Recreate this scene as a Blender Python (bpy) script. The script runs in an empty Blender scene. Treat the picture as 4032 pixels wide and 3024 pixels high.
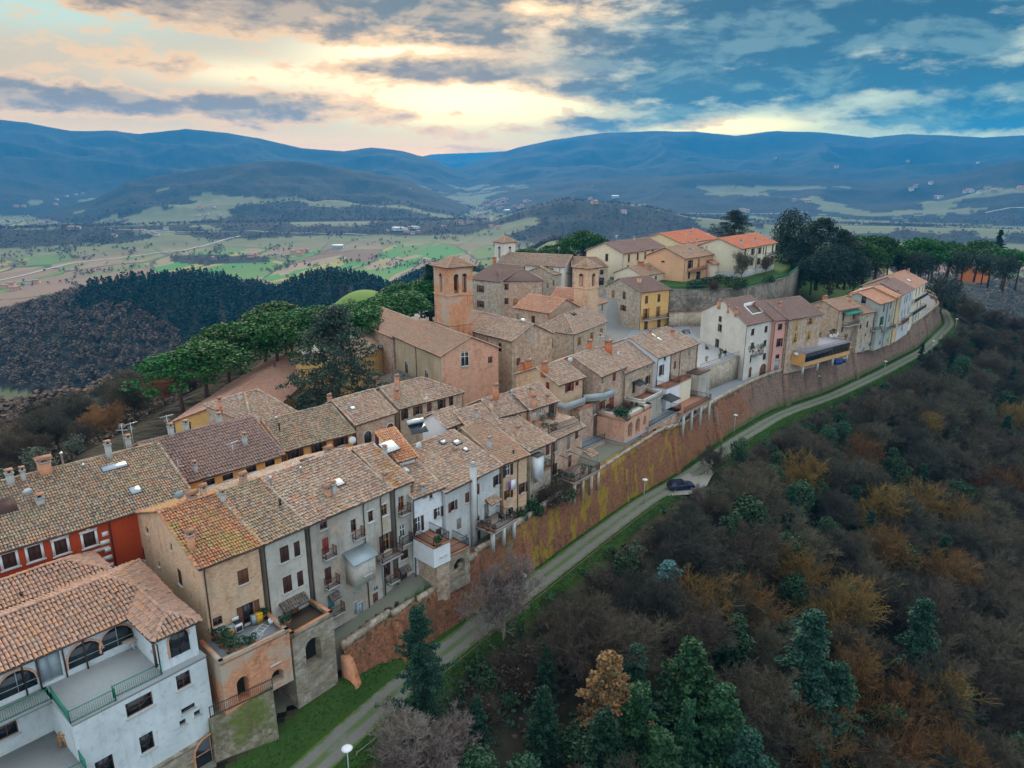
import bpy, bmesh, math, random
import numpy as np
from mathutils import Vector, Matrix
C = bpy.context.scene
COL = C.collection
R = math.radians
random.seed(7); RNG = np.random.default_rng(7)

# ------------------------------------------------------------------ camera
PITCH, CAMH, FPX = 16.0, 50.0, 2794.0 / 4032.0
cam_d = bpy.data.cameras.new('camera'); cam_d.sensor_fit = 'HORIZONTAL'; cam_d.sensor_width = 36.0
cam_d.lens = 36.0 * FPX; cam_d.clip_start = 1.0; cam_d.clip_end = 60000.0
cam = bpy.data.objects.new('camera', cam_d); COL.objects.link(cam)
cam.location = (0, 0, CAMH); cam.rotation_euler = (R(90 - PITCH), 0, 0)
C.camera = cam

# ------------------------------------------------------------------ node helper
def nd(t, kind, ins=None, **at):
    x = t.nodes.new(kind)
    for k, v in at.items(): setattr(x, k, v)
    for k, v in (ins or {}).items():
        s = x.inputs[k]
        if isinstance(v, bpy.types.NodeSocket): t.links.new(v, s)
        elif hasattr(s, 'default_value'):
            if s.type == 'RGBA' and len(v) == 3: v = (*v, 1)
            s.default_value = v
    return x
def mth(t, op, a, b=0.0, c=0.0, clamp=False):
    return nd(t, 'ShaderNodeMath', {0: a, 1: b, 2: c}, operation=op, use_clamp=clamp).outputs[0]
def mix(t, f, a, b, bt='MIX'):
    x = nd(t, 'ShaderNodeMix', {0: f, 6: a, 7: b}, data_type='RGBA', blend_type=bt)
    return x.outputs[2]
def sst(t, v, lo, hi):
    return nd(t, 'ShaderNodeMapRange', {0: v, 1: lo, 2: hi}, interpolation_type='SMOOTHSTEP').outputs[0]
def ramp(t, v, stops, interp='LINEAR'):
    x = nd(t, 'ShaderNodeValToRGB', {0: v}); cr = x.color_ramp; cr.interpolation = interp
    while len(cr.elements) < len(stops): cr.elements.new(0.5)
    for e, (p, c) in zip(cr.elements, stops): e.position = p; e.color = (*c, 1)
    return x.outputs[0]

# ------------------------------------------------------------------ sky and light
SUN_EL, SUN_AZ, EXPOSURE = 24.0, -4.0, 0.45
SKYK = 0.1
HAZE_COL, HAZE_D = (.01, .42, .97, 1), 9.8e-5
w = bpy.data.worlds.new('World'); C.world = w; w.use_nodes = True
def build_sky(t):
    t.nodes.clear()
    g = nd(t, 'ShaderNodeTexCoord').outputs['Generated']
    d = nd(t, 'ShaderNodeVectorMath', {0: g}, operation='NORMALIZE').outputs[0]
    s = nd(t, 'ShaderNodeSeparateXYZ', {0: d})
    X, Y, Z = s.outputs
    sc = nd(t, 'ShaderNodeVectorMath', {0: d, 1: (1, 1, 3.0)}, operation='MULTIPLY').outputs[0]
    n1 = nd(t, 'ShaderNodeTexNoise', {'Vector': sc, 'Scale': 5.0, 'Detail': 9.0, 'Roughness': 0.6, 'Distortion': 0.25})
    n2 = nd(t, 'ShaderNodeTexNoise', {'Vector': sc, 'Scale': 17.0, 'Detail': 8.0, 'Roughness': 0.62})
    n3 = nd(t, 'ShaderNodeTexNoise', {'Vector': nd(t, 'ShaderNodeVectorMath', {0: sc, 1: (0.02, 0, -.035)}, operation='ADD').outputs[0], 'Scale': 9.0, 'Detail': 9.0, 'Roughness': 0.6, 'Distortion': .4})
    n4 = nd(t, 'ShaderNodeTexNoise', {'Vector': nd(t, 'ShaderNodeVectorMath', {0: sc, 1: (0.01, 0, .012)}, operation='ADD').outputs[0], 'Scale': 9.0, 'Detail': 9.0, 'Roughness': 0.6, 'Distortion': .4})
    wv = nd(t, 'ShaderNodeSeparateColor', {0: n1.outputs['Color']}).outputs
    az = mth(t, 'MULTIPLY', mth(t, 'ARCTAN2', X, Y), 57.2958)
    el = mth(t, 'MULTIPLY', mth(t, 'ARCSINE', Z), 57.2958)
    azw = mth(t, 'ADD', az, mth(t, 'MULTIPLY', mth(t, 'SUBTRACT', wv[0], 0.5), 9.0))
    elw = mth(t, 'ADD', el, mth(t, 'MULTIPLY', mth(t, 'SUBTRACT', wv[1], 0.5), 4.0))
    def blob(a, e, sa, se, wt, A=azw, E=elw):
        p = mth(t, 'POWER', mth(t, 'ABSOLUTE', mth(t, 'DIVIDE', mth(t, 'SUBTRACT', A, a), sa)), 2.0)
        q = mth(t, 'POWER', mth(t, 'ABSOLUTE', mth(t, 'DIVIDE', mth(t, 'SUBTRACT', E, e), se)), 2.0)
        return mth(t, 'MULTIPLY', mth(t, 'EXPONENT', mth(t, 'MULTIPLY', mth(t, 'ADD', p, q), -1.0)), wt)
    def total(L, **k):
        r = None
        for b in L:
            o = blob(*b, **k); r = o if r is None else mth(t, 'ADD', r, o)
        return r
    dens = total(CLOUDS)
    det = mth(t, 'ADD', mth(t, 'MULTIPLY', mth(t, 'SUBTRACT', n2.outputs[0], 0.5), 2.0),
              mth(t, 'MULTIPLY', mth(t, 'SUBTRACT', n1.outputs[0], 0.5), 1.7))
    dn = mth(t, 'ADD', dens, det)
    cover = sst(t, dn, 0.10, 0.38); core = sst(t, dn, 0.32, 0.95)
    right = sst(t, az, -6.0, 12.0)
    glow = total(GLOWS, A=az, E=el)
    glow = mth(t, 'MINIMUM', glow, 1.0)
    far = sst(t, mth(t, 'ABSOLUTE', az), 42.0, 90.0)
    clear = mix(t, sst(t, az, -36.0, 30.0), (0.50, 0.37, 0.265), (0.40, 0.48, 0.53))
    lowb = sst(t, el, 4.5, 1.5)
    clear = mix(t, mth(t, 'MULTIPLY', lowb, mth(t, 'SUBTRACT', 1.0, right)), clear, (0.90, 0.55, 0.26))
    blue = total([(-31, 10.2, 9, 1.5, 0.9), (30, 10, 10, 4, 0.5)], A=az, E=el)
    clear = mix(t, mth(t, 'MINIMUM', blue, 1.0), clear, (0.42, 0.55, 0.60))
    clear = mix(t, glow, clear, (1.35, 1.15, 0.88))
    edge = mix(t, right, (0.66, 0.42, 0.23), (0.34, 0.39, 0.42))
    edge = mix(t, mth(t, 'MULTIPLY', glow, 0.8), edge, (1.05, 0.66, 0.33))
    dark = mix(t, right, (0.18, 0.125, 0.085), (0.010, 0.045, 0.085))
    dark = mix(t, mth(t, 'MINIMUM', total([(-6, 12, 8, 3, 1.0)], A=az, E=el), 1.0), dark, (0.075, 0.085, 0.09))
    puff = sst(t, mth(t, 'ADD', mth(t, 'MULTIPLY', mth(t, 'SUBTRACT', n4.outputs[0], n3.outputs[0]), 2.6), mth(t, 'MULTIPLY', n2.outputs[0], .5)), .12, .62)
    dark = mix(t, mth(t, 'MULTIPLY', puff, .75), dark, mix(t, right, (.46, .32, .21), (.12, .195, .25)))
    cl = mix(t, core, edge, dark)
    sky = mix(t, cover, clear, cl)
    pl = mth(t, 'MINIMUM', mth(t, 'DIVIDE', 690.0, mth(t, 'MAXIMUM', Z, 0.03)), 14500.0)
    gain = mth(t, 'EXPONENT', mth(t, 'MULTIPLY', pl, HAZE_D))   # the haze box dims what shines through it
    warm = nd(t, 'ShaderNodeCombineXYZ', {0: mth(t, 'POWER', gain, .86), 1: mth(t, 'POWER', gain, .72), 2: mth(t, 'POWER', gain, -.30)}).outputs[0]
    sky = nd(t, 'ShaderNodeVectorMath', {0: sky, 1: warm}, operation='MULTIPLY').outputs[0]
    # the rest of the vault: bright, cool overcast behind and above the drone
    over = mix(t, sst(t, n1.outputs[0], 0.35, 0.7), OVER_A, OVER_B)
    up = mth(t, 'MAXIMUM', sst(t, el, 13.5, 34.0), far)
    sky = mix(t, up, sky, over)
    sky = mix(t, sst(t, el, 0.0, -6.0), sky, (0.10, 0.12, 0.12))
    nis = nd(t, 'ShaderNodeTexSky', sky_type='NISHITA', sun_disc=False, sun_elevation=R(SUN_EL), sun_rotation=R(SUN_AZ)).outputs[0]
    k = nd(t, 'ShaderNodeVectorMath', {0: sky, 1: (1 / SKYK,) * 3}, operation='MULTIPLY').outputs[0]
    full = mix(t, 0.96, nis, k)
    bg = nd(t, 'ShaderNodeBackground', {0: full, 1: SKYK})
    t.links.new(bg.outputs[0], nd(t, 'ShaderNodeOutputWorld').inputs[0])
OVER_A, OVER_B = (0.64, 0.78, 0.90), (1.06, 1.13, 1.16)
CLOUDS = [(13, 9.4, 11, 2.2, 1.15), (13, 6.2, 9.5, 1.1, 1.15), (22, 12, 10, 1.5, 1.4), (23.5, 6.6, 3.5, 1.0, 0.9), (-9, 12.4, 7, 1.2, 1.3),
          (-3.4, 10.4, 3.5, 1.2, 1.1), (-5, 7.7, 8, 0.9, 0.95), (-17, 5.0, 13, 1.0, 1.05), (-22, 11.6, 17, 1.3, 1.15), (-31, 5.0, 7, 1.0, 0.9), (-14, 9.9, 6, .8, .7), (2, 12.3, 5, .8, .6),
          (-5.5, 3.1, 4, 0.4, 0.8), (8.5, 4.2, 6, 0.8, 0.75), (31, 6.2, 7, 1.3, 0.9), (32, 3.8, 10, 1.0, 1.2), (29, 9.6, 8, 2.2, 1.0), (-4, 2.3, 5, 0.25, 0.5),
          (-24, 7.9, 12, 1.0, 0.4), (-4.5, 5.5, 8, 0.8, -0.9), (3, 11.8, 4, 0.7, -0.5), (16, 3.9, 5, 0.35, -0.9), (-12, 9.2, 8, 0.6, -0.3), (-15, 2.9, 18, 0.5, -0.5)]
GLOWS = [(-3.5, 5.6, 9, 1.6, 1.0), (3.5, 11.8, 6, 1.4, 0.8), (-9, 8.8, 6, 1.2, 0.7), (16.5, 3.8, 4.5, 0.6, 0.9), (-18, 7.2, 7, 0.9, 0.45), (22, 6.9, 5, 0.7, 0.4)]
build_sky(w.node_tree)
sl = bpy.data.lights.new('sun', 'SUN'); sl.energy = 3.0; sl.angle = R(35); sl.color = (1.0, 0.86, 0.68)
so = bpy.data.objects.new('sun', sl); COL.objects.link(so)
so.rotation_euler = Vector((math.sin(R(SUN_AZ)) * math.cos(R(SUN_EL)), math.cos(R(SUN_AZ)) * math.cos(R(SUN_EL)), math.sin(R(SUN_EL)))).to_track_quat('Z', 'Y').to_euler()
vs = C.view_settings; vs.view_transform = 'Standard'; vs.look = 'None'; vs.exposure = EXPOSURE; vs.gamma = 1.0
C.cycles.max_bounces = 5; C.cycles.diffuse_bounces = 2; C.cycles.volume_bounces = 0; C.cycles.transparent_max_bounces = 4

# ------------------------------------------------------------------ photograph rays -> points at a real height
ZM = dict(A=(0, 1800, .738), B=(700, 1600, .5425), C=(0, 1400, .5425), D=(1500, 1400, .4521), E=(1400, 900, .4521), F=(2200, 850, .4521),
          G=(2700, 950, .4973), H=(1900, 1250, .4069), I=(700, 2250, .4666), J=(500, 1100, .4973), K=(2300, 1600, .858), L=(1300, 2000, .633),
          M=(0, 450, .7233), N=(1500, 450, .678), O=(2700, 450, .602), Q=(0, 0, 1.8228))
_ct, _st = math.cos(R(PITCH)), math.sin(R(PITCH))
def ray(s, x, y):
    a = ZM[s]; x = (a[0] + x * a[2] - 2016) / 2794.0; y = -(a[1] + y * a[2] - 1512) / 2794.0
    return Vector((x, _ct + y * _st, -_st + y * _ct))
def at(s, x, y, z):
    d = ray(s, x, y); k = (z - CAMH) / d.z
    return Vector((d.x * k, d.y * k, z))
def onplane(s, x, y, p, nrm):
    d = ray(s, x, y); o = Vector((0, 0, CAMH)); k = (p - o).dot(nrm) / d.dot(nrm)
    return o + d * k

# ------------------------------------------------------------------ mesh builder
class MB:
    def __init__(s): s.V = []; s.F = []; s.M = []; s.n = 0; s.NV = []; s.NF = []
    def add(s, vs, fs, mi=0):
        b = s.n; s.V.extend([tuple(v) for v in vs]); s.n += len(vs)
        for f in fs: s.F.append(tuple(b + i for i in f)); s.M.append(mi)
    def poly(s, pts, mi=0): s.add(pts, [range(len(pts))], mi)
    def box(s, c, d, mi=0, rz=0.0, tilt=0.0):
        hx, hy, hz = d[0] / 2, d[1] / 2, d[2] / 2
        m = Matrix.Rotation(rz, 3, 'Z') @ Matrix.Rotation(tilt, 3, 'X')
        vs = [m @ Vector((a * hx, b * hy, e * hz)) + Vector(c) for a in (-1, 1) for b in (-1, 1) for e in (-1, 1)]
        s.add(vs, [(0, 1, 3, 2), (4, 6, 7, 5), (0, 4, 5, 1), (2, 3, 7, 6), (0, 2, 6, 4), (1, 5, 7, 3)], mi)
    def prism(s, pts, z0, z1, mi=0, top=None):
        n = len(pts)
        a = [(p[0], p[1], z0 if not hasattr(z0, '__len__') else z0[i]) for i, p in enumerate(pts)]
        b = [(p[0], p[1], z1 if not hasattr(z1, '__len__') else z1[i]) for i, p in enumerate(pts)]
        s.add(a + b, [(i, (i + 1) % n, n + (i + 1) % n, n + i) for i in range(n)], mi)
        s.poly(b, mi if top is None else top); s.poly(a[::-1], mi)
    def slab(s, pts, th, mi=0):   # a tilted polygon with thickness below it
        n = len(pts); b = [(p[0], p[1], p[2] - th) for p in pts]
        s.add(list(pts) + b, [tuple(range(n)), tuple(range(2 * n - 1, n - 1, -1))] + [(i, n + i, n + (i + 1) % n, (i + 1) % n) for i in range(n)], mi)
    def tube(s, path, r, k=6, mi=0, cap=True):
        path = [Vector(p) for p in path]; n = len(path)
        rr = r if hasattr(r, '__len__') else [r] * n
        vs = []
        for i, p in enumerate(path):
            d = (path[min(i + 1, n - 1)] - path[max(i - 1, 0)]).normalized()
            u = d.cross(Vector((0, 0, 1)) if abs(d.z) < 0.95 else Vector((1, 0, 0))).normalized(); v = d.cross(u)
            vs += [p + (u * math.cos(2 * math.pi * j / k) + v * math.sin(2 * math.pi * j / k)) * rr[i] for j in range(k)]
        fs = [(i * k + j, i * k + (j + 1) % k, (i + 1) * k + (j + 1) % k, (i + 1) * k + j) for i in range(n - 1) for j in range(k)]
        if cap: fs += [tuple(range(k - 1, -1, -1)), tuple(range((n - 1) * k, n * k))]
        s.add(vs, fs, mi)
    def lathe(s, prof, k=10, c=(0, 0, 0), mi=0):
        vs = [(c[0] + r * math.cos(2 * math.pi * j / k), c[1] + r * math.sin(2 * math.pi * j / k), c[2] + z) for r, z in prof for j in range(k)]
        n = len(prof)
        s.add(vs, [(i * k + j, i * k + (j + 1) % k, (i + 1) * k + (j + 1) % k, (i + 1) * k + j) for i in range(n - 1) for j in range(k)], mi)
    def inst(s, tv, tf, mats, offs, mi=0):   # numpy: many copies of one small template of quads or triangles
        tv = np.asarray(tv, float); tf = np.asarray(tf, int); N = len(offs)
        if N == 0: return
        v = np.einsum('nij,kj->nki', mats, tv) + np.asarray(offs)[:, None, :]
        s.NV.append(v.reshape(-1, 3)); s.NF.append(((np.arange(N) * len(tv))[:, None, None] + tf[None]).reshape(-1, tf.shape[1]))
        s.NF[-1] = (s.NF[-1], mi)
    def mesh(s, name, mats, smooth=False):
        me = bpy.data.meshes.new(name)
        V = [np.array(s.V, float).reshape(-1, 3)] if s.V else []
        loops = []; starts = []; mi = []; pos = 0; base = len(s.V)
        for f, m in zip(s.F, s.M): loops.extend(f); starts.append(pos); pos += len(f); mi.append(m)
        loops = [np.array(loops, np.int64)]; starts = [np.array(starts, np.int64)]; mi = [np.array(mi, np.int64)]
        for v, (f, m) in zip(s.NV, s.NF):
            V.append(v); q = f.shape[1]; loops.append((f + base).ravel()); starts.append(pos + np.arange(len(f)) * q)
            mi.append(np.full(len(f), m)); pos += f.size; base += len(v)
        V = np.concatenate(V) if V else np.zeros((0, 3)); loops = np.concatenate(loops); starts = np.concatenate(starts); mi = np.concatenate(mi)
        me.vertices.add(len(V)); me.vertices.foreach_set('co', V.ravel().astype(np.float32))
        me.loops.add(len(loops)); me.loops.foreach_set('vertex_index', loops.astype(np.int32))
        me.polygons.add(len(starts)); me.polygons.foreach_set('loop_start', starts.astype(np.int32))
        me.polygons.foreach_set('material_index', mi.astype(np.int32))
        if smooth: me.polygons.foreach_set('use_smooth', np.ones(len(starts), bool))
        for m in mats: me.materials.append(m)
        me.update(calc_edges=True)
        return me
    def build(s, name, mats, parent=None, loc=(0, 0, 0), rz=0.0, smooth=False):
        return link(name, s.mesh(name, mats if isinstance(mats, (list, tuple)) else [mats], smooth), parent, loc, rz)
def link(name, me, parent=None, loc=(0, 0, 0), rz=0.0):
    o = bpy.data.objects.new(name, me); COL.objects.link(o); o.location = loc; o.rotation_euler = (0, 0, rz)
    if parent: o.parent = parent
    return o
def tag(o, label=None, cat=None, group=None, kind=None):
    if label: o['label'] = label
    if cat: o['category'] = cat
    if group: o['group'] = group
    if kind: o['kind'] = kind
    return o
def empty(name, loc, rz, label, cat, group=None):
    return tag(link(name, None, None, loc, rz), label, cat, group)
def copy_tree(o, parent=None):
    c = o.copy(); COL.objects.link(c)
    if parent: c.parent = parent
    for ch in list(o.children): copy_tree(ch, c)
    return c
def rots(n, tiltmax=math.pi, rng=RNG):
    a = rng.uniform(0, 2 * math.pi, n); b = rng.uniform(-tiltmax, tiltmax, n); c = rng.uniform(0, 2 * math.pi, n)
    def rz(x):
        m = np.zeros((n, 3, 3)); m[:, 0, 0] = np.cos(x); m[:, 0, 1] = -np.sin(x); m[:, 1, 0] = np.sin(x); m[:, 1, 1] = np.cos(x); m[:, 2, 2] = 1; return m
    rx = np.zeros((n, 3, 3)); rx[:, 0, 0] = 1; rx[:, 1, 1] = np.cos(b); rx[:, 1, 2] = -np.sin(b); rx[:, 2, 1] = np.sin(b); rx[:, 2, 2] = np.cos(b)
    return rz(a) @ rx @ rz(c)

# ------------------------------------------------------------------ materials
def newmat(name):
    m = bpy.data.materials.new(name); m.use_nodes = True; t = m.node_tree; t.nodes.clear()
    return m, t
def fin(t, col, rough=0.85, bump=None, dist=0.05, spec=0.25, metal=0.0, strength=0.6):
    b = nd(t, 'ShaderNodeBsdfPrincipled', {'Base Color': col, 'Roughness': rough, 'Specular IOR Level': spec, 'Metallic': metal})
    if bump is not None:
        t.links.new(nd(t, 'ShaderNodeBump', {'Height': bump, 'Distance': dist, 'Strength': strength}).outputs[0], b.inputs['Normal'])
    t.links.new(b.outputs[0], nd(t, 'ShaderNodeOutputMaterial').inputs[0])
def noise(t, v, sc, det=4.0, rough=0.55, out=0):
    return nd(t, 'ShaderNodeTexNoise', {'Vector': v, 'Scale': sc, 'Detail': det, 'Roughness': rough}).outputs[out]
def coords(t, vary=True):
    o = nd(t, 'ShaderNodeTexCoord').outputs['Object']
    if not vary: return o
    r = nd(t, 'ShaderNodeObjectInfo').outputs['Random']
    k = mth(t, 'MULTIPLY', r, 97.0)
    return nd(t, 'ShaderNodeVectorMath', {0: o, 1: nd(t, 'ShaderNodeCombineXYZ', {0: k, 1: k, 2: 0.0}).outputs[0]}, operation='ADD').outputs[0]
def scalev(t, v, s): return nd(t, 'ShaderNodeVectorMath', {0: v, 1: s}, operation='MULTIPLY').outputs[0]
def wallvec(t, v):   # metres along the wall, metres up
    s = nd(t, 'ShaderNodeSeparateXYZ', {0: v}).outputs
    return nd(t, 'ShaderNodeCombineXYZ', {0: mth(t, 'ADD', s[0], s[1]), 1: s[2], 2: 0.0}).outputs[0]
LIGHT = 1.38
def sat(c, k=1.28, g=1.0):
    m = sum(c) / 3; return tuple(min(.82, max(.004, (m + (x - m) * k) * g)) for x in c)
def m_plain(name, col, rough=0.7, metal=0.0, var=0.12, spec=0.3):
    m, t = newmat(name); v = coords(t)
    f = noise(t, v, 3.0)
    fin(t, mix(t, f, tuple(c * (1 - var) for c in col), tuple(min(1, c * (1 + var)) for c in col)), rough, None, spec=spec, metal=metal)
    return m
def m_plaster(name, col, col2, stain=0.5, bare=0.0, barecol=(0.33, 0.2, 0.13)):
    m, t = newmat(name); v = coords(t); g_ = 1.2 if max(col) < .56 and min(col) > .2 else 1.0; col, col2, barecol = sat(col, 1.12, g_), sat(col2, 1.12, g_), sat(barecol, 1.25, 1.2)
    big = noise(t, v, 0.22, 5, 0.6); fine = noise(t, v, 2.6, 5, 0.65)
    streak = noise(t, scalev(t, v, (1.6, 1.6, 0.16)), 1.0, 5, 0.6)
    c = mix(t, sst(t, big, 0.38, 0.66), col, col2)
    c = mix(t, mth(t, 'MULTIPLY', sst(t, fine, 0.5, 0.7), 0.5), c, tuple(x * 0.72 for x in col2))
    c = mix(t, mth(t, 'MULTIPLY', sst(t, streak, 0.5, 0.78), stain), c, tuple(x * 0.42 for x in col2))
    if bare > 0:
        bm = sst(t, mth(t, 'ADD', noise(t, v, 0.5, 6, 0.6), (bare - 0.5) * 0.5), 0.53, 0.57)
        br = nd(t, 'ShaderNodeTexBrick', {'Vector': wallvec(t, v), 'Color1': barecol, 'Color2': tuple(x * 1.35 for x in barecol), 'Mortar': (0.42, 0.36, 0.29), 'Scale': 1.0, 'Mortar Size': 0.015, 'Brick Width': 0.3, 'Row Height': 0.1}).outputs[0]
        c = mix(t, bm, c, br)
    fin(t, c, 0.9, mth(t, 'ADD', fine, mth(t, 'MULTIPLY', big, 0.6)), 0.04)
    return m
def m_stone(name, c1, c2, c3, mortar, w=0.38, h=0.17, patch=None, pamt=0.5):
    m, t = newmat(name); v = coords(t); c1, c2, c3, mortar = [sat(x, 1.3, LIGHT) for x in (c1, c2, c3, mortar)]; patch = patch and sat(patch, 1.3, LIGHT)
    wv = wallvec(t, v)
    warp = nd(t, 'ShaderNodeVectorMath', {0: wv, 1: scalev(t, noise(t, v, 2.0, 3, 0.5, 1), (0.25, 0.2, 0))}, operation='ADD').outputs[0]
    vo = nd(t, 'ShaderNodeTexVoronoi', {'Vector': scalev(t, warp, (1 / w, 1 / h, 1)), 'Scale': 1.0}, feature='F1', voronoi_dimensions='2D')
    r = nd(t, 'ShaderNodeSeparateColor', {0: vo.outputs['Color']}).outputs[0]
    c = ramp(t, r, [(0, c1), (0.45, c2), (0.8, c3), (1.0, tuple(x * 0.62 for x in c2))])
    c = mix(t, mth(t, 'MULTIPLY', sst(t, vo.outputs['Distance'], 0.45, 0.75), 0.7), c, mortar)
    big = noise(t, v, 0.28, 6, 0.6); mo = noise(t, v, 1.3, 5, .7)
    c = mix(t, mth(t, 'MULTIPLY', sst(t, mo, .5, .62), .55), c, tuple(x * .5 for x in c2)); c = mix(t, mth(t, 'MULTIPLY', sst(t, mo, .46, .36), .5), c, tuple(min(1, x * 1.25 + .03) for x in c3))
    if patch: c = mix(t, mth(t, 'MULTIPLY', sst(t, big, 0.46, 0.62), pamt), c, patch)
    streak = noise(t, scalev(t, v, (0.9, 0.9, 0.14)), 1.0, 5, 0.6)
    c = mix(t, mth(t, 'MULTIPLY', sst(t, streak, 0.5, 0.75), 0.45), c, tuple(x * 0.4 for x in c2))
    c = mix(t, mth(t, 'MULTIPLY', noise(t, v, 7.0, 3, 0.6), 0.3), c, tuple(x * 0.6 for x in c2))
    fin(t, c, 0.92, mth(t, 'SUBTRACT', 1.0, vo.outputs['Distance']), 0.06)
    return m
def m_brick(name, c1, c2, mortar, patch=None, pamt=0.5, w=0.3, h=0.09, dark=0.35):
    m, t = newmat(name); v = coords(t); c1, c2, mortar = [sat(x, 1.25, LIGHT) for x in (c1, c2, mortar)]; patch = patch and sat(patch, 1.25, LIGHT)
    br = nd(t, 'ShaderNodeTexBrick', {'Vector': wallvec(t, v), 'Color1': c1, 'Color2': c2, 'Mortar': mortar, 'Scale': 1.0, 'Mortar Size': 0.012, 'Mortar Smooth': 0.3, 'Bias': 0.0, 'Brick Width': w, 'Row Height': h})
    c = br.outputs[0]
    big = noise(t, v, 0.25, 6, 0.62); sp = noise(t, scalev(t, v, (1, 1, 2.2)), 2.2, 5, 0.65)
    mo = noise(t, v, 1.1, 5, .7); c = mix(t, mth(t, 'MULTIPLY', sst(t, mo, .5, .64), .5), c, tuple(x * .52 for x in c1))
    c = mix(t, mth(t, 'MULTIPLY', sst(t, sp, 0.45, 0.66), 0.6), c, tuple(min(1, x * 1.3 + 0.04) for x in c2))
    if patch: c = mix(t, mth(t, 'MULTIPLY', sst(t, big, 0.44, 0.6), pamt), c, patch)
    streak = noise(t, scalev(t, v, (0.9, 0.9, 0.13)), 1.0, 5, 0.6)
    c = mix(t, mth(t, 'MULTIPLY', sst(t, streak, 0.5, 0.78), dark), c, tuple(x * 0.35 for x in c1))
    fin(t, c, 0.92, mth(t, 'ADD', br.outputs['Fac'], sp), 0.03)
    return m
def m_tiles(name, stops, moss=0.3, mosscol=(0.30, 0.30, 0.10), rust=0.0, pale=0.25):
    m, t = newmat(name); v = coords(t)
    rnd = nd(t, 'ShaderNodeNewGeometry').outputs['Random Per Island']
    n = len(stops); me_ = [sum(s[i] for s in stops) / n for i in range(3)]; stops = [sat([(c_ * .68 + m_ * .32) * g_ for c_, m_, g_ in zip(x, me_, (1.38, 1.32, 1.33))], 1.2) for x in stops]
    c = ramp(t, rnd, [(i / n, s) for i, s in enumerate(stops)], 'CONSTANT')
    patch = noise(t, v, 0.35, 4, 0.6); fine = noise(t, v, 5.0, 4, 0.65)
    c = mix(t, mth(t, 'MULTIPLY', sst(t, fine, 0.45, 0.7), 0.5), c, (0.19, 0.155, 0.13))
    c = mix(t, mth(t, 'MULTIPLY', sst(t, noise(t, v, 9.0, 3, 0.6), 0.55, 0.7), pale), c, (0.62, 0.57, 0.50))
    c = mix(t, mth(t, 'MULTIPLY', mth(t, 'MULTIPLY', sst(t, patch, 0.45, 0.62), sst(t, fine, 0.38, 0.62)), moss), c, mosscol)
    if rust > 0: c = mix(t, mth(t, 'MULTIPLY', sst(t, noise(t, v, 0.6, 5, 0.65), 0.5, 0.62), rust), c, (0.45, 0.20, 0.05))
    fin(t, c, 0.9, fine, 0.02)
    return m
def m_leaf(name, a, b, c_, rough=0.7, big=0.5):
    m, t = newmat(name)
    rnd = nd(t, 'ShaderNodeNewGeometry').outputs['Random Per Island']
    o = nd(t, 'ShaderNodeTexCoord').outputs['Object']
    c = ramp(t, mth(t, 'ADD', mth(t, 'MULTIPLY', rnd, 0.6), mth(t, 'MULTIPLY', noise(t, o, big, 3), 0.45)), [(0.15, a), (0.55, b), (0.9, c_)])
    ri = nd(t, 'ShaderNodeObjectInfo').outputs['Random']
    c = nd(t, 'ShaderNodeHueSaturation', {'Hue': mth(t, 'ADD', 0.48, mth(t, 'MULTIPLY', ri, 0.04)), 'Value': mth(t, 'ADD', 0.75, mth(t, 'MULTIPLY', ri, 0.5)), 'Color': c}).outputs[0]
    fin(t, c, rough, None, spec=0.2)
    return m
M = {}
M['plaster_grey'] = m_plaster('plaster_grey', (.50, .46, .40), (.38, .35, .30), .45, .18, (.36, .26, .18))
M['plaster_worn'] = m_plaster('plaster_worn', (.46, .42, .36), (.33, .29, .24), .75, .42, (.38, .29, .21))
M['plaster_white'] = m_plaster('plaster_white', (.84, .84, .84), (.74, .74, .73), .12)
M['plaster_pale'] = m_plaster('plaster_pale', (.62, .62, .60), (.50, .49, .46), .35, .1, (.4, .3, .22))
M['white_cool'] = m_plaster('white_cool', (.73, .77, .77), (.58, .61, .61), .4, .02)
M['off_white'] = m_plaster('off_white', (.78, .72, .63), (.66, .60, .52), .2)
M['cream'] = m_plaster('cream', (.80, .66, .44), (.72, .58, .38), .15)
M['cream_pale'] = m_plaster('cream_pale', (.82, .72, .54), (.74, .64, .48), .15)
M['peach'] = m_plaster('peach', (.80, .47, .28), (.70, .42, .26), .15)
M['pink'] = m_plaster('pink', (.74, .40, .33), (.66, .36, .30), .2)
M['pink_pale'] = m_plaster('pink_pale', (.78, .60, .50), (.70, .54, .45), .15)
M['orange_red'] = m_plaster('orange_red', (.47, .085, .04), (.39, .07, .035), .2)
M['yellow'] = m_plaster('yellow', (.78, .50, .22), (.68, .42, .18), .2)
M['orange'] = m_plaster('orange', (.74, .40, .16), (.64, .34, .14), .15)
M['green_grey'] = m_plaster('green_grey', (.36, .37, .32), (.28, .28, .25), .35)
M['stone_tan'] = m_stone('stone_tan', (.46, .35, .26), (.37, .27, .20), (.44, .37, .31), (.40, .35, .29), patch=(.36, .24, .17), pamt=.35)
M['stone_grey'] = m_stone('stone_grey', (.42, .36, .29), (.34, .28, .22), (.44, .40, .34), (.40, .36, .30), patch=(.32, .21, .15), pamt=.4)
M['stone_pink'] = m_stone('stone_pink', (.46, .34, .26), (.38, .26, .20), (.44, .36, .30), (.42, .36, .30), patch=(.36, .2, .14), pamt=.4)
M['stone_rough'] = m_stone('stone_rough', (.34, .30, .24), (.24, .20, .16), (.38, .35, .30), (.30, .26, .20), .5, .28, patch=(.16, .13, .09), pamt=.6)
M['brick_tan'] = m_brick('brick_tan', (.46, .26, .165), (.52, .35, .235), (.48, .40, .31), patch=(.47, .37, .28), pamt=.45)
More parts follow.
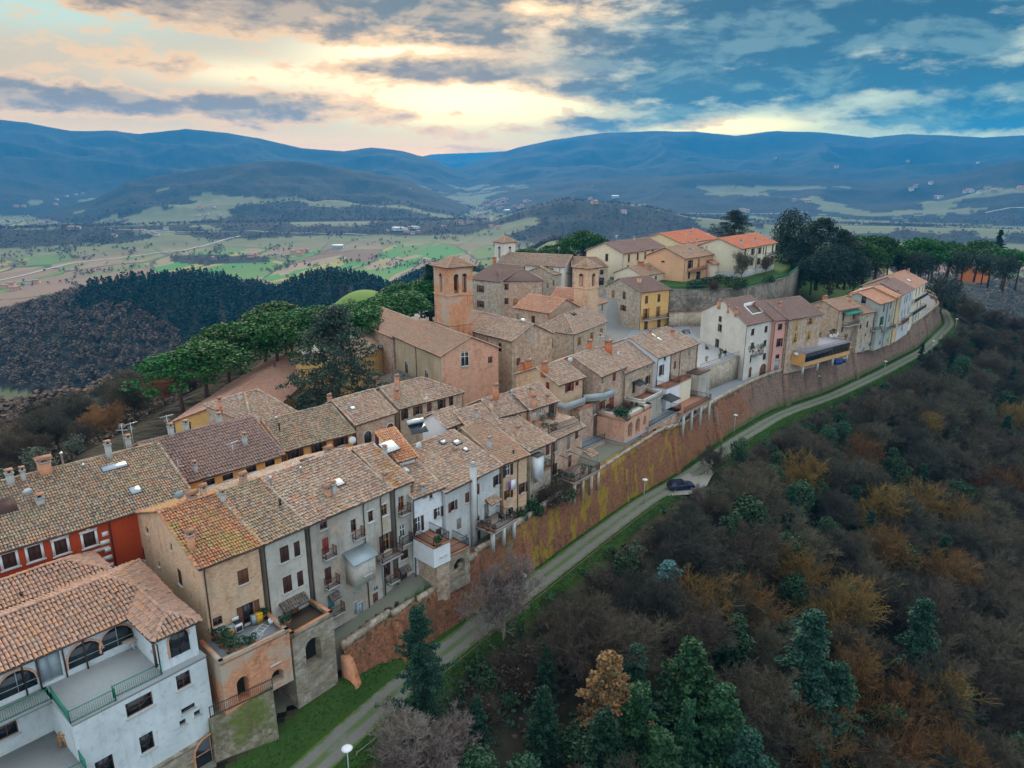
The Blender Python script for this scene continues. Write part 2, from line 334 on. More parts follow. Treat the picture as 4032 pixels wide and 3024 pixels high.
M['brick_red'] = m_brick('brick_red', (.42, .155, .085), (.48, .21, .12), (.44, .33, .25), patch=(.44, .27, .19), pamt=.45)
M['brick_pink'] = m_brick('brick_pink', (.46, .23, .17), (.52, .29, .21), (.48, .38, .30), patch=(.48, .34, .24), pamt=.4)
M['brick_tower'] = m_brick('brick_tower', (.42, .17, .095), (.47, .24, .14), (.42, .32, .24), patch=(.42, .35, .29), pamt=.75, dark=.55)
M['nave_wall'] = m_plaster('nave_wall', (.50, .40, .28), (.42, .31, .21), .5, .3, (.40, .25, .16))
M['brick_patch'] = m_brick('brick_patch', (.40, .15, .08), (.47, .23, .14), (.42, .34, .27), patch=(.38, .34, .28), pamt=.85)
M['concrete'] = m_plain('concrete', (.42, .41, .38), .9, var=.2)
M['concrete_pale'] = m_plain('concrete_pale', (.55, .52, .47), .9, var=.15)
M['paving'] = m_plain('paving', (.30, .31, .32), .9, var=.2)
M['terracotta'] = m_plain('terracotta', (.42, .19, .11), .85, var=.2)
M['wood_dark'] = m_plain('wood_dark', (.075, .032, .022), .6)
M['wood_mid'] = m_plain('wood_mid', (.16, .065, .035), .6)
M['wood_red'] = m_plain('wood_red', (.26, .045, .03), .6)
M['wood_orange'] = m_plain('wood_orange', (.42, .19, .05), .6)
M['wood_yellow'] = m_plain('wood_yellow', (.56, .31, .07), .6)
M['wood_pale'] = m_plain('wood_pale', (.28, .24, .20), .8)
M['wood_green'] = m_plain('wood_green', (.03, .10, .075), .6)
M['green_pale'] = m_plain('green_pale', (.32, .56, .45), .6)
M['teal'] = m_plain('teal', (.10, .32, .34), .6)
M['timber'] = m_plain('timber', (.20, .15, .10), .9, var=.3)
M['white_paint'] = m_plain('white_paint', (.78, .78, .76), .5, var=.04)
M['glass'] = m_plain('glass', (.018, .024, .03), .12, var=.3, spec=.6)
M['dark'] = m_plain('dark', (.02, .018, .016), .9)
M['iron'] = m_plain('iron', (.035, .033, .033), .5, spec=.4)
M['iron_rust'] = m_plain('iron_rust', (.18, .07, .045), .7)
M['rail_green'] = m_plain('rail_green', (.025, .22, .15), .5)
M['pipe'] = m_plain('pipe', (.075, .045, .038), .5)
M['metal'] = m_plain('metal', (.60, .61, .62), .35, .6)
M['zinc'] = m_plain('zinc', (.38, .44, .46), .5, .3)
M['tile_under'] = m_plain('tile_under', (.12, .085, .065), .95, var=.3)
G_ = [(.36, .27, .20), (.28, .21, .165), (.42, .31, .22), (.22, .175, .145), (.47, .38, .29), (.38, .23, .155), (.33, .28, .24), (.16, .135, .12), (.42, .205, .12), (.40, .36, .31)]
M['t_grey'] = m_tiles('tiles_grey', G_, .25, (.26, .26, .13))
M['t_mossy'] = m_tiles('tiles_mossy', [(.28, .21, .15), (.20, .165, .13), (.31, .25, .17), (.40, .19, .11), (.14, .12, .10), (.35, .30, .23), (.25, .2, .16), (.36, .24, .15), (.12, .105, .09), (.33, .27, .2)], .28, (.28, .30, .10), pale=.3)
M['t_redmoss'] = m_tiles('tiles_red_mossy', [(.40, .17, .09), (.33, .14, .08), (.46, .22, .12), (.26, .13, .08), (.36, .25, .15), (.20, .12, .09)], .75, (.34, .36, .10))
M['t_orange'] = m_tiles('tiles_orange', [(.52, .23, .11), (.44, .22, .13), (.58, .33, .19), (.36, .2, .13), (.42, .3, .22), (.50, .18, .08)], .2)
M['t_rust'] = m_tiles('tiles_rust', G_, .15, rust=.75)
M['t_red'] = m_tiles('tiles_red', [(.48, .19, .12), (.44, .17, .10), (.50, .22, .15), (.40, .16, .10)], .08, pale=.1)
M['t_brown'] = m_tiles('tiles_brown', [(.225, .155, .135), (.20, .14, .12), (.25, .18, .155), (.17, .125, .11), (.24, .15, .12)], .12, pale=.12)
M['t_pink'] = m_tiles('tiles_pink', [(.40, .24, .18), (.36, .21, .16), (.43, .27, .2), (.33, .2, .15)], .1, pale=.12)
M['t_church'] = m_tiles('tiles_church', [(.34, .22, .16), (.38, .26, .18), (.28, .19, .14), (.42, .22, .14), (.31, .26, .2), (.24, .17, .13)], .25, (.3, .28, .13))
M['t_redmix'] = m_tiles('tiles_red_mixed', [(.46, .19, .12), (.38, .25, .18), (.50, .30, .20), (.34, .17, .12), (.44, .36, .28), (.54, .22, .13)], .15)
M['t_dark'] = m_tiles('tiles_dark', [(.12, .10, .09), (.16, .135, .12), (.09, .08, .075), (.20, .16, .13)], .4, (.2, .2, .1))

M['t_coppi'] = m_tiles('tiles_coppi', [(.37, .225, .16), (.31, .20, .15), (.40, .26, .19), (.25, .165, .13), (.35, .25, .20), (.42, .23, .14)], .1, pale=.35)
M['grey_floor'] = m_plain('grey_floor', (.36, .36, .35), .9, var=.12)
M['soil'] = m_plain('soil', (.10, .065, .04), .95, var=.4)
M['balcony_grey'] = m_plain('balcony_grey', (.42, .44, .43), .85)
M['deck_grey'] = m_plain('deck_grey', (.30, .29, .31), .9)
M['terrace_tan'] = m_plain('terrace_tan', (.36, .27, .22), .9)
M['road_pale'] = m_plain('road_pale', (.46, .42, .34), .9); M['road_grey'] = m_plain('road_grey', (.30, .30, .29), .9)
M['tile_far'] = m_plain('tile_far', (.36, .20, .14), .9, var=.25); M['roof_grey'] = m_plain('roof_grey', (.55, .57, .58), .6); M['roof_white'] = m_plain('roof_white', (.72, .72, .70), .6)
M['paint_navy'] = m_plain('paint_navy', (.012, .022, .075), .18, .2, .05, .6); M['paint_silver'] = m_plain('paint_silver', (.5, .52, .54), .25, .5, .05, .6); M['paint_white'] = m_plain('paint_white', (.75, .76, .77), .25, 0, .05, .6); M['paint_teal'] = m_plain('paint_teal', (.02, .06, .09), .2, .2, .05, .6)
M['skin'] = m_plain('skin', (.50, .30, .22), .6); M['skin_dark'] = m_plain('skin_dark', (.22, .11, .08), .6); M['cloth_navy'] = m_plain('cloth_navy', (.015, .02, .04), .9); M['cloth_green'] = m_plain('cloth_green', (.10, .14, .09), .9); M['cloth_grey'] = m_plain('cloth_grey', (.06, .06, .065), .9)
M['pot_clay'] = m_plain('pot_clay', (.45, .19, .10), .8)
M['bin_yellow'] = m_plain('bin_yellow', (.75, .38, .02), .5); M['bin_blue'] = m_plain('bin_blue', (.02, .06, .22), .5)
M['wood_table'] = m_plain('wood_table', (.50, .36, .28), .7)
M['purple'] = m_plain('purple', (.25, .10, .32), .9)
# ------------------------------------------------------------------ roof tiles
def tile_template(k=4):
    v = []; f = []
    for j in range(k + 1):
        a = math.pi * j / k
        v.append((math.cos(a) * 0.5, -0.55, math.sin(a) * 0.5)); v.append((math.cos(a) * 0.42, 0.62, math.sin(a) * 0.42 - 0.06))
    for j in range(k): f.append((2 * j, 2 * j + 2, 2 * j + 3, 2 * j + 1))
    return v, f
TV, TF = tile_template()
def inside(px, py, poly):
    r = np.zeros(len(px), bool); n = len(poly); j = n - 1
    for i in range(n):
        xi, yi = poly[i]; xj, yj = poly[j]
        if yi != yj: r ^= ((yi > py) != (yj > py)) & (px < (xj - xi) * (py - yi) / (yj - yi) + xi)
        j = i
    return r
def tile_slope(mb, pts, w=0.26, row=0.42, holes=()):
    pts = [Vector(p) for p in pts]
    u = (pts[1] - pts[0]).normalized(); nrm = None
    for p in pts[2:]:
        c = u.cross(p - pts[0])
        if c.length > 1e-4: nrm = c.normalized(); break
    if nrm.z < 0: nrm = -nrm
    v = nrm.cross(u)
    q = [((p - pts[0]).dot(u), (p - pts[0]).dot(v)) for p in pts]
    if sum(b for a, b in q) < 0: v = -v; u = -u; q = [(-a, -b) for a, b in q]
    x0, x1 = min(a for a, b in q), max(a for a, b in q); y1 = max(b for a, b in q)
    nx = max(1, int((x1 - x0) / w)); ny = max(1, int(y1 / row)); ww = (x1 - x0) / nx; rr = y1 / ny
    gx, gy = np.meshgrid(x0 + (np.arange(nx) + .5) * ww, (np.arange(ny) + .42) * rr)
    gx = gx.ravel(); gy = gy.ravel()
    k = inside(gx, gy, q)
    for h in holes:
        hq = [((Vector(p) - pts[0]).dot(u), (Vector(p) - pts[0]).dot(v)) for p in h]
        k &= ~inside(gx, gy, hq)
    gx, gy = gx[k], gy[k]; n = len(gx)
    if n == 0: return
    gx = gx + RNG.normal(0, ww * .05, n) + 0.04 * np.sin(gy * 1.3 + x0); gy = gy + RNG.normal(0, rr * .05, n)
    sag = 0.05 * np.sin(gx * 0.5 + gy * 0.3)
    a = RNG.normal(0, 0.05, n); up = RNG.normal(0.03, 0.012, n)
    U, Vv, Nn = np.array(u), np.array(v), np.array(nrm)
    m = np.zeros((n, 3, 3))
    ca, sa = np.cos(a)[:, None], np.sin(a)[:, None]
    m[:, :, 0] = (ca * U + sa * Vv) * ww * 0.92
    m[:, :, 1] = (-sa * U + ca * Vv) * rr - Nn * 0.05
    m[:, :, 2] = Nn * ww * RNG.uniform(.75, .95, n)[:, None]
    off = np.array(pts[0]) + gx[:, None] * U + gy[:, None] * Vv + (up + sag)[:, None] * Nn
    mb.inst(TV, TF, m, off, 0)
def ridge_tiles(mb, a, b, w=0.34):
    a, b = Vector(a), Vector(b); d = b - a; L = d.length; n = max(1, int(L / .42)); d.normalize()
    s = d.cross(Vector((0, 0, 1))).normalized(); up = s.cross(d)
    m = np.zeros((n, 3, 3)); m[:, :, 0] = np.array(s) * w; m[:, :, 1] = np.array(d) * L / n; m[:, :, 2] = np.array(up) * w * .8
    off = np.array(a) + ((np.arange(n) + .5) * L / n)[:, None] * np.array(d) + np.array(up) * 0.06 + RNG.normal(0, .012, (n, 3))
    mb.inst(TV, TF, m, off, 0)

# ------------------------------------------------------------------ windows, doors, shutters (shared meshes)
CACHE = {}
def panel(mb, x0, x1, z0, z1, y, th, mi):   # a shutter leaf or door leaf with a raised rail round a recessed field
    mb.box(((x0 + x1) / 2, y, (z0 + z1) / 2), (x1 - x0, th, z1 - z0), mi)
    b = min(.09, (x1 - x0) * .2)
    for zz in (z0 + b / 2, z1 - b / 2, (z0 + z1) / 2): mb.box(((x0 + x1) / 2, y - th * .6, zz), (x1 - x0, .03, b), mi)
def arch_pts(w, h, k=8):
    r = w / 2
    return [(-r, 0), (r, 0)] + [(r * math.cos(math.pi * i / k), h - r + r * math.sin(math.pi * i / k)) for i in range(k + 1)]
def win_mesh(kind, w, h, fr, surround):
    key = ('w', kind, round(w, 1), round(h, 1), fr, surround)
    if key in CACHE: return CACHE[key]
    mb = MB(); mats = [M[fr], M['glass'], M[surround]]
    if kind in ('arch', 'archdoor'):
        p = arch_pts(w, h)
        mb.add([(x, -.03, z) for x, z in p] + [(x, .0, z) for x, z in p], [tuple(range(len(p)))[::-1]] + [(i, (i + 1) % len(p), len(p) + (i + 1) % len(p), len(p) + i) for i in range(len(p))], 0 if kind == 'archdoor' else 1)
        o = arch_pts(w + .3, h + .15)
        for i in range(2, len(p)):
            a, b = (p[i], p[(i + 1) % len(p)]), (o[i], o[(i + 1) % len(o)])
            mb.add([(a[0][0], -.06, a[0][1]), (a[1][0], -.06, a[1][1]), (b[1][0], -.06, b[1][1]), (b[0][0], -.06, b[0][1]),
                    (b[0][0], 0, b[0][1]), (b[1][0], 0, b[1][1])], [(0, 1, 2, 3), (3, 2, 5, 4)], 2)
        if kind == 'archdoor': panel(mb, -w * .45, -.02, .05, h - w * .5, -.06, .04, 0); panel(mb, .02, w * .45, .05, h - w * .5, -.06, .04, 0)
        else:
            mb.box((0, -.05, h * .5), (.05, .04, h), 0); mb.box((0, -.05, h - w * .5), (w, .04, .05), 0)
    elif kind == 'hole':
        mb.box((0, .16, h / 2), (w, .02, h), 1)
        mb.box((0, -.02, -.04), (w + .2, .16, .08), 2)
    elif kind == 'door':
        mb.box((0, .12, h / 2), (w, .03, h), 0); panel(mb, -w / 2 + .04, -.01, .03, h - .04, .09, .03, 0); panel(mb, .01, w / 2 - .04, .03, h - .04, .09, .03, 0)
        mb.box((0, -.01, h + .06), (w + .24, .1, .12), 2)
    else:
        y = .12
        mb.box((0, y + .03, h / 2), (w, .02, h), 1)
        for x in (-w / 2 + .035, w / 2 - .035, 0): mb.box((x, y, h / 2), (.07, .06, h), 0)
        for z in (.035, h - .035, h * .62): mb.box((0, y, z), (w, .05, .07), 0)
        mb.box((0, -.04, -.05), (w + .24, .22, .09), 2)
        if kind == 'trim':
            for x in (-w / 2 - .1, w / 2 + .1): mb.box((x, -.02, h / 2), (.2, .1, h + .02), 2)
            mb.box((0, -.03, h + .1), (w + .44, .12, .2), 2); mb.box((0, -.05, h + .22), (w + .56, .18, .06), 2)
            mb.lathe([(.0, -.04), (.16, -.04), (.16, .04), (.0, .04)], 8, (0, -.06, h + .33), 2)
            mb.box((0, -.05, -.12), (w + .56, .2, .1), 2)
        elif surround == 'white_paint' or kind == 'lintel': mb.box((0, -.005, h + .08), (w + .3, .07, .14), 2)
    CACHE[key] = mb.mesh(kind + '_window', mats)
    return CACHE[key]
def shutter_mesh(w, h, col):
    key = ('s', round(w, 2), round(h, 1), col)
    if key not in CACHE:
        mb = MB(); panel(mb, 0, w, 0, h, 0, .045, 0)
        for i in range(int(h / .16)): mb.box((w / 2, -.03, .1 + i * .16), (w * .78, .02, .05), 0, tilt=.5)
        CACHE[key] = mb.mesh('shutter', [M[col]])
    return CACHE[key]

def facade(mb, P, s0, s1, z0, z1, holes, inw, mi=0, dep=.2):
    ss = sorted({s0, s1, *[max(s0, min(s1, h[i])) for h in holes for i in (0, 1)]}); zz = sorted({z0, z1, *[max(z0, min(z1, h[i])) for h in holes for i in (2, 3)]})
    for a, b in zip(ss, ss[1:]):
        run = None
        for c, d in zip(zz, zz[1:]):
            if b - a < 1e-4 or d - c < 1e-4: continue
            m, k = (a + b) / 2, (c + d) / 2
            if any(h[0] < m < h[1] and h[2] < k < h[3] for h in holes): continue
            mb.poly([P(a, c), P(b, c), P(b, d), P(a, d)], mi)
    for h in holes:
        a, b = max(s0, h[0]), min(s1, h[1]); c, d = max(z0, h[2]), min(z1, h[3])
        if b <= a or d <= c: continue
        q = [P(a, c), P(b, c), P(b, d), P(a, d)]
        for i in range(4):
            e, g = Vector(q[i]), Vector(q[(i + 1) % 4]); mb.poly([e, g, g + inw * dep, e + inw * dep], mi)

class House:
    def __init__(s, name, label, A, B, ze, z0, depth, zr, wall, roof, rp=.5, zb=None, kind='gable', hl=0., hr=0., skew=90., cat='house', ov=.3, group=None, tw=.23, back=None, L=None):
        A, B = Vector(A).to_2d(), Vector(B).to_2d()
        s.h = math.atan2(B.y - A.y, B.x - A.x); s.L = L or (B - A).length; s.A = A
        s.ze, s.z0, s.d, s.zr, s.zb = ze, z0, depth, zr, ze if zb is None else zb
        s.rp = depth * rp; s.kind = kind; s.hl, s.hr, s.sk, s.ov = hl, hr, R(skew), ov
        s.wallm, s.roofm, s.tw = wall, roof, tw
        s.e = empty(name, (A.x, A.y, z0), s.h, label, cat, group)
        s.wins = []; s.rholes = []; s.roof = None; s.extra = []
    def loc(s, x, y, z=0): return Vector((x + y * math.cos(s.sk), y * math.sin(s.sk), z - s.z0))
    def world(s, x, y, z):
        p = s.loc(x, y, z); c, n = math.cos(s.h), math.sin(s.h)
        return Vector((s.A.x + p.x * c - p.y * n, s.A.y + p.x * n + p.y * c, z))
    def unworld(s, p):
        dx, dy = p.x - s.A.x, p.y - s.A.y; c, n = math.cos(s.h), math.sin(s.h)
        lx, ly = dx * c + dy * n, -dx * n + dy * c; y = ly / math.sin(s.sk)
        return lx - y * math.cos(s.sk), y, p.z
    def hz(s, y): return s.ze + (s.zr - s.ze) * y / s.rp if y <= s.rp else s.zr + (s.zb - s.zr) * (y - s.rp) / max(1e-6, s.d - s.rp)
    def side(s, sd):
        o = s.ov
        if sd == 'F': a, b = s.world(0, o, 0), s.world(1, o, 0)
        elif sd == 'L': a, b = s.world(o, 0, 0), s.world(o, 1, 0)
        elif sd == 'R': a, b = s.world(s.L - o, 0, 0), s.world(s.L - o, 1, 0)
        t = (b - a).normalized(); return a, Vector((t.y, -t.x, 0))
    def hit(s, sd, z, x, y):
        p, n = s.side(sd); q = onplane(z, x, y, p, n); lx, ly, lz = s.unworld(q)
        return (lx if sd == 'F' else ly), lz
    def slope_hit(s, z, x, y):
        a, b, c = s.world(0, 0, s.ze), s.world(s.L, 0, s.ze), s.world(0, s.rp, s.zr)
        q = onplane(z, x, y, a, (b - a).cross(c - a).normalized()); return s.unworld(q)
    def w(s, sd, z, pts, kind='shut', w=.9, h=1.35, col='wood_dark', fr=None, sur='concrete_pale'):
        for x, y in (pts if isinstance(pts, list) else [pts]):
            a, c = s.hit(sd, z, x, y); s.wins.append((sd, a, c - h / 2, kind, w, h, col, fr or col, sur))
        return s
    def wm(s, sd, pts, kind='shut', w=.9, h=1.35, col='wood_dark', fr=None, sur='concrete_pale'):   # by metres: along, bottom height
        for a, z in pts: s.wins.append((sd, a, z, kind, w, h, col, fr or col, sur))
        return s
    def place(s, sd, a, z, out=0.0):
        o = s.ov
        if sd == 'F': return s.loc(a, o - out, z), 0.0
        if sd == 'L': return s.loc(o - out, a, z), s.sk - math.pi
        return s.loc(s.L - o + out, a, z), s.sk
    def finish(s, gutter=True, floors=None):
        o = s.ov; mb = MB(); L, d = s.L, s.d; top = lambda y: s.hz(y) - .06
        H = {k: [] for k in 'FLRB'}
        for (sd, a, zb, kind, w, h, col, fr, sur) in s.wins:
            if kind in ('arch', 'archdoor'): continue
            lim = top(o) if sd == 'F' else min(top(o), top(d - o))
            if zb + h < lim - .02: H[sd].append((a - w / 2, a + w / 2, zb, zb + h))
        i = lambda v: Vector(v)
        facade(mb, lambda a, z: s.loc(a, o, z), o, L - o, s.z0, top(o), H['F'], s.loc(0, 1, s.z0))
        facade(mb, lambda a, z: s.loc(L - a, d - o, z), o, L - o, s.z0, top(d - o), H['B'], -s.loc(0, 1, s.z0))
        zm = min(top(o), top(d - o))
        for sd, x, inw in (('L', o, Vector((1, 0, 0))), ('R', L - o, Vector((-1, 0, 0)))):
            facade(mb, lambda a, z: s.loc(x, a, z), o, d - o, s.z0, zm, H[sd], inw)
            if not ((sd == 'L' and s.hl) or (sd == 'R' and s.hr)) and s.kind != 'flat':
                pts = [s.loc(x, o, zm), s.loc(x, d - o, zm)]
                if top(d - o) > zm + .01: pts.append(s.loc(x, d - o, top(d - o)))
                if o < s.rp < d - o: pts.append(s.loc(x, s.rp, s.zr - .06))
                if top(o) > zm + .01: pts.append(s.loc(x, o, top(o)))
                mb.poly(pts)
        s.wall = mb.build('wall', M[s.wallm], s.e)
        # roof
        rb = MB(); kw = dict(w=s.tw, row=s.tw * 1.6, holes=[[s.loc(*p) for p in h] for h in s.rholes])
        if s.kind == 'flat':
            rb.slab([s.loc(0, 0, s.ze), s.loc(L, 0, s.ze), s.loc(L, d, s.ze), s.loc(0, d, s.ze)], .25, 0)
            s.roof = rb.build('roof', [M[s.roofm]], s.e)
        else:
            a, b, c, e = s.loc(0, 0, s.ze), s.loc(L, 0, s.ze), s.loc(L, d, s.zb), s.loc(0, d, s.zb)
            r0, r1 = s.loc(s.hl, s.rp, s.zr), s.loc(L - s.hr, s.rp, s.zr)
            sl = [[a, b, r1, r0]]
            if s.rp < d - .05: sl.append([c, e, r0, r1])
            if s.hl: sl.append([e, a, r0])
            if s.hr: sl.append([b, c, r1])
            for p in sl: rb.slab(p, .1, 1); tile_slope(rb, p, **kw)
            if s.rp < d - .05: ridge_tiles(rb, r0, r1)
            if s.hl: ridge_tiles(rb, a, r0); ridge_tiles(rb, e, r0)
            else: ridge_tiles(rb, a, r0, .28)
            if s.hr: ridge_tiles(rb, b, r1); ridge_tiles(rb, c, r1)
            else: ridge_tiles(rb, b, r1, .28)
            s.roof = rb.build('roof', [M[s.roofm], M['tile_under']], s.e)
            if gutter:
                g = MB(); up = Vector((0, 0, -.05))
                g.tube([s.loc(.02, -.07, s.ze - .02), s.loc(L - .02, -.07, s.ze - .02)], .075, 5)
                for x in ((L - .35,) if gutter is True else gutter): g.tube([s.loc(x, -.05, s.ze - .05), s.loc(x, o - .08, s.ze - .5), s.loc(x, o - .08, s.z0 + .1)], .055, 5)
                g.build('gutter', M['pipe'], s.e)
        for (sd, a, zb, kind, w, h, col, fr, sur) in s.wins:
            cut = any(abs(q_[0] - (a - w / 2)) < 1e-6 and abs(q_[2] - zb) < 1e-6 for q_ in H[sd]); p, rz = s.place(sd, a, zb, 0 if cut or kind in ('arch', 'archdoor') else .16)
            if kind == 'door' or kind == 'archdoor': link('door', win_mesh(kind, w, h, col, sur), s.e, p, rz); continue
            base = {'shut': 'plain', 'open': 'plain', 'half': 'plain'}.get(kind, kind)
            if kind == 'shut' and sur == 'trim': base, sur = 'trim', 'white_paint'
            wo = link('window', win_mesh(base, w, h, fr if kind in ('plain', 'trim', 'lintel', 'open', 'half') else col, sur), s.e, p, rz)
            if kind in ('shut', 'open', 'half', 'trim') and h > .6:
                sm = shutter_mesh(w / 2 - .02, h, col)
                for q in (-1, 1):
                    if kind in ('shut', 'trim'): x = -w / 2 + .01 if q < 0 else .01; yy = .05
                    else: x = -w / 2 - (w / 2 - .02) - .02 if q < 0 else w / 2 + .02; yy = -.05
                    if kind == 'half' and q > 0: x, yy = .01, .05
                    link('shutter', sm, wo, (x, yy, 0))
        return s
    # ---------------------------------------------------------- pieces that belong to the house
    def chim(s, z, x, y, kind='brick', h=1.1, w=.55):
        lx, ly, lz = s.slope_hit(z, x, y); return s.chim_at(lx, ly, kind, h, w)
    def chim_at(s, lx, ly, kind='brick', h=1.1, w=.55):
        if kind in ('brick', 'grey', 'tan'): h, w = h * .85, w * .8
        key = ('c', kind, h, w)
        if key not in CACHE:
            mb = MB(); m = {'brick': 'brick_red', 'grey': 'concrete', 'orange': 'brick_orange', 'tan': 'brick_tan', 'metal': 'metal', 'pipe': 'iron'}[kind]
            if kind in ('metal', 'pipe'):
                mb.lathe([(.09, -.4), (.09, h), (.16, h), (.16, h + .06), (.05, h + .2), (0, h + .2)], 8)
                CACHE[key] = mb.mesh('chimney', [M[m]])
            else:
                mb.box((0, 0, h / 2 - .35), (w, w, h + .7), 0); mb.box((0, 0, h + .04), (w + .14, w + .14, .08), 2)
                for a in (-1, 1):
                    for b in (-1, 1): mb.box((a * w * .36, b * w * .36, h + .2), (w * .24, w * .24, .28), 0)
                mb.box((0, 0, h + .2), (w * .4, w * .4, .26), 3)
                if kind == 'grey': mb.box((0, 0, h + .38), (w + .12, w + .12, .08), 1)
                else:
                    q = w * .72
                    mb.add([(-q, -q, h + .33), (q, -q, h + .33), (q, q, h + .33), (-q, q, h + .33), (-q, 0, h + .62), (q, 0, h + .62)], [(0, 1, 5, 4), (2, 3, 4, 5), (1, 2, 5), (3, 0, 4), (3, 2, 1, 0)], 1)
                CACHE[key] = mb.mesh('chimney', [M[m], M['tile_cap'], M['concrete'], M['dark']])
        return link('chimney', CACHE[key], s.roof, s.loc(lx, ly, s.hz(ly)))
    def dish(s, z, x, y, col='white_paint', h=.7):
        lx, ly, lz = s.slope_hit(z, x, y)
        key = ('dish', col)
        if key not in CACHE:
            mb = MB(); mb.tube([(0, 0, -.1), (0, 0, .8)], .025, 5, 0)
            k = 12; vs = [(0, -.02, .9)] + [(.4 * math.cos(2 * math.pi * j / k), -.16, .9 + .4 * math.sin(2 * math.pi * j / k)) for j in range(k)] + [(.4 * math.cos(2 * math.pi * j / k), -.13, .9 + .4 * math.sin(2 * math.pi * j / k)) for j in range(k)] + [(0, .02, .9)]
            mb.add(vs, [(0, 1 + (j + 1) % k, 1 + j) for j in range(k)] + [(25, 13 + j, 13 + (j + 1) % k) for j in range(k)] + [(1 + j, 1 + (j + 1) % k, 13 + (j + 1) % k, 13 + j) for j in range(k)], 1)
            mb.tube([(0, -.1, .55), (0, -.5, .8)], .02, 4, 0)
            CACHE[key] = mb.mesh('satellite_dish', [M['metal'], M[col]])
        return link('satellite_dish', CACHE[key], s.roof, s.loc(lx, ly, s.hz(ly)), random.uniform(-.7, .5))
    def ant(s, z, x, y):
        lx, ly, lz = s.slope_hit(z, x, y)
        if 'ant' not in CACHE:
            mb = MB(); mb.tube([(0, 0, -.2), (0, 0, 2.5)], .028, 5)
            for zz, L_, k, r in ((2.4, 1.5, 9, 0), (1.9, 1.1, 6, 1.2)):
                c, n = math.cos(r), math.sin(r)
                mb.tube([(-L_ / 2 * c, -L_ / 2 * n, zz), (L_ / 2 * c, L_ / 2 * n, zz)], .018, 4)
                for i in range(k):
                    t = (i / (k - 1) - .5) * L_; q = .35 - .012 * i
                    mb.tube([(t * c + q * n, t * n - q * c, zz), (t * c - q * n, t * n + q * c, zz)], .011, 3)
            CACHE['ant'] = mb.mesh('television_antenna', [M['metal']])
        return link('television_antenna', CACHE['ant'], s.roof, s.loc(lx, ly, s.hz(ly)), random.uniform(0, 3))
    def skyl(s, z, x, y, w=.9, h=1.1, mat='skyglass'):
        lx, ly, lz = s.slope_hit(z, x, y); a = math.atan2(s.zr - s.ze, s.rp)
        key = ('sky', w, h, mat)
        if key not in CACHE:
            mb = MB(); mb.box((0, 0, .1), (w + .16, h + .16, .16), 0); mb.box((0, 0, .19), (w, h, .03), 1); CACHE[key] = mb.mesh('skylight', [M['pipe'], M[mat]])
        o = link('skylight', CACHE[key], s.roof, s.loc(lx, ly, s.hz(ly))); o.rotation_euler = (a, 0, 0); return o
    def balc(s, sd, z, x, y, w=2.0, dep=.9, rail='iron', slab='concrete', hh=.95, name='balcony'):
        a, c = s.hit(sd, z, x, y); return s.balc_at(sd, a, c, w, dep, rail, slab, hh, name)
    def balc_at(s, sd, a, c, w=2.0, dep=.9, rail='iron', slab='concrete', hh=.95, name='balcony'):
        p, rz = s.place(sd, a, c); mb = MB(); mb.box((0, -dep / 2, -.09), (w, dep, .18), 0)
        for q in (-1, 1): mb.box((q * w * .35, -dep * .4, -.28), (.14, dep * .8, .22), 0)
        b = mb.build(name, M[slab], s.e, p, rz)
        railing([(-w / 2 + .04, -.03), (-w / 2 + .04, -dep + .05), (w / 2 - .04, -dep + .05), (w / 2 - .04, -.03)], 0, b, rail, hh)
        return b
    def awning(s, sd, z, x, y, w=2.2, dep=1.1, mat='t_dark'):
        a, c = s.hit(sd, z, x, y); p, rz = s.place(sd, a, c); mb = MB()
        q = [(-w / 2, -dep, -.35), (w / 2, -dep, -.35), (w / 2, 0, .15), (-w / 2, 0, .15)]
        mb.slab([Vector(v) for v in q], .08, 1)
        if mat.startswith('t_'): tile_slope(mb, q, .22, .35)
        return mb.build('canopy', [M[mat], M['tile_under']], s.e, p, rz)
    def pipe(s, sd, z, x, y0, y1, mat='pipe', r=.06):
        a, c0 = s.hit(sd, z, x, y0); a1, c1 = s.hit(sd, z, x, y1); p, rz = s.place(sd, a, c1); mb = MB()
        mb.tube([(0, -.1, 0), (0, -.1, c0 - c1)], r, 5); return mb.build('drainpipe', M[mat], s.e, p, rz)
def railing(path, z, parent, mat='iron', h=.95, step=.13, name='railing', solid=False):
    mb = MB(); path = [Vector((p[0], p[1], z)) for p in path]
    for a, b in zip(path, path[1:]):
        d = b - a; L = d.length; n = max(1, int(L / step)); u = d.normalized(); rz = math.atan2(u.y, u.x); c = (a + b) / 2
        for zz in (h, .1): mb.box((c.x, c.y, z + zz), (L, .05, .05), 0, rz)
        for i in range(n + 1):
            p = a + d * (i / n); mb.box((p.x, p.y, z + h / 2), (.02, .02, h), 0)
        for p in (a, b): mb.box((p.x, p.y, z + h / 2 + .03), (.06, .06, h + .06), 0)
    return mb.build(name, M[mat], parent)
M['brick_orange'] = m_plain('brick_orange', (.58, .17, .06), .85, var=.25)
M['tile_cap'] = m_plain('tile_cap', (.38, .19, .115), .9, var=.35)
M['skyglass'] = m_plain('skyglass', (.35, .42, .46), .15, var=.1, spec=.7)
M['skywhite'] = m_plain('skywhite', (.8, .78, .72), .4, var=.05)
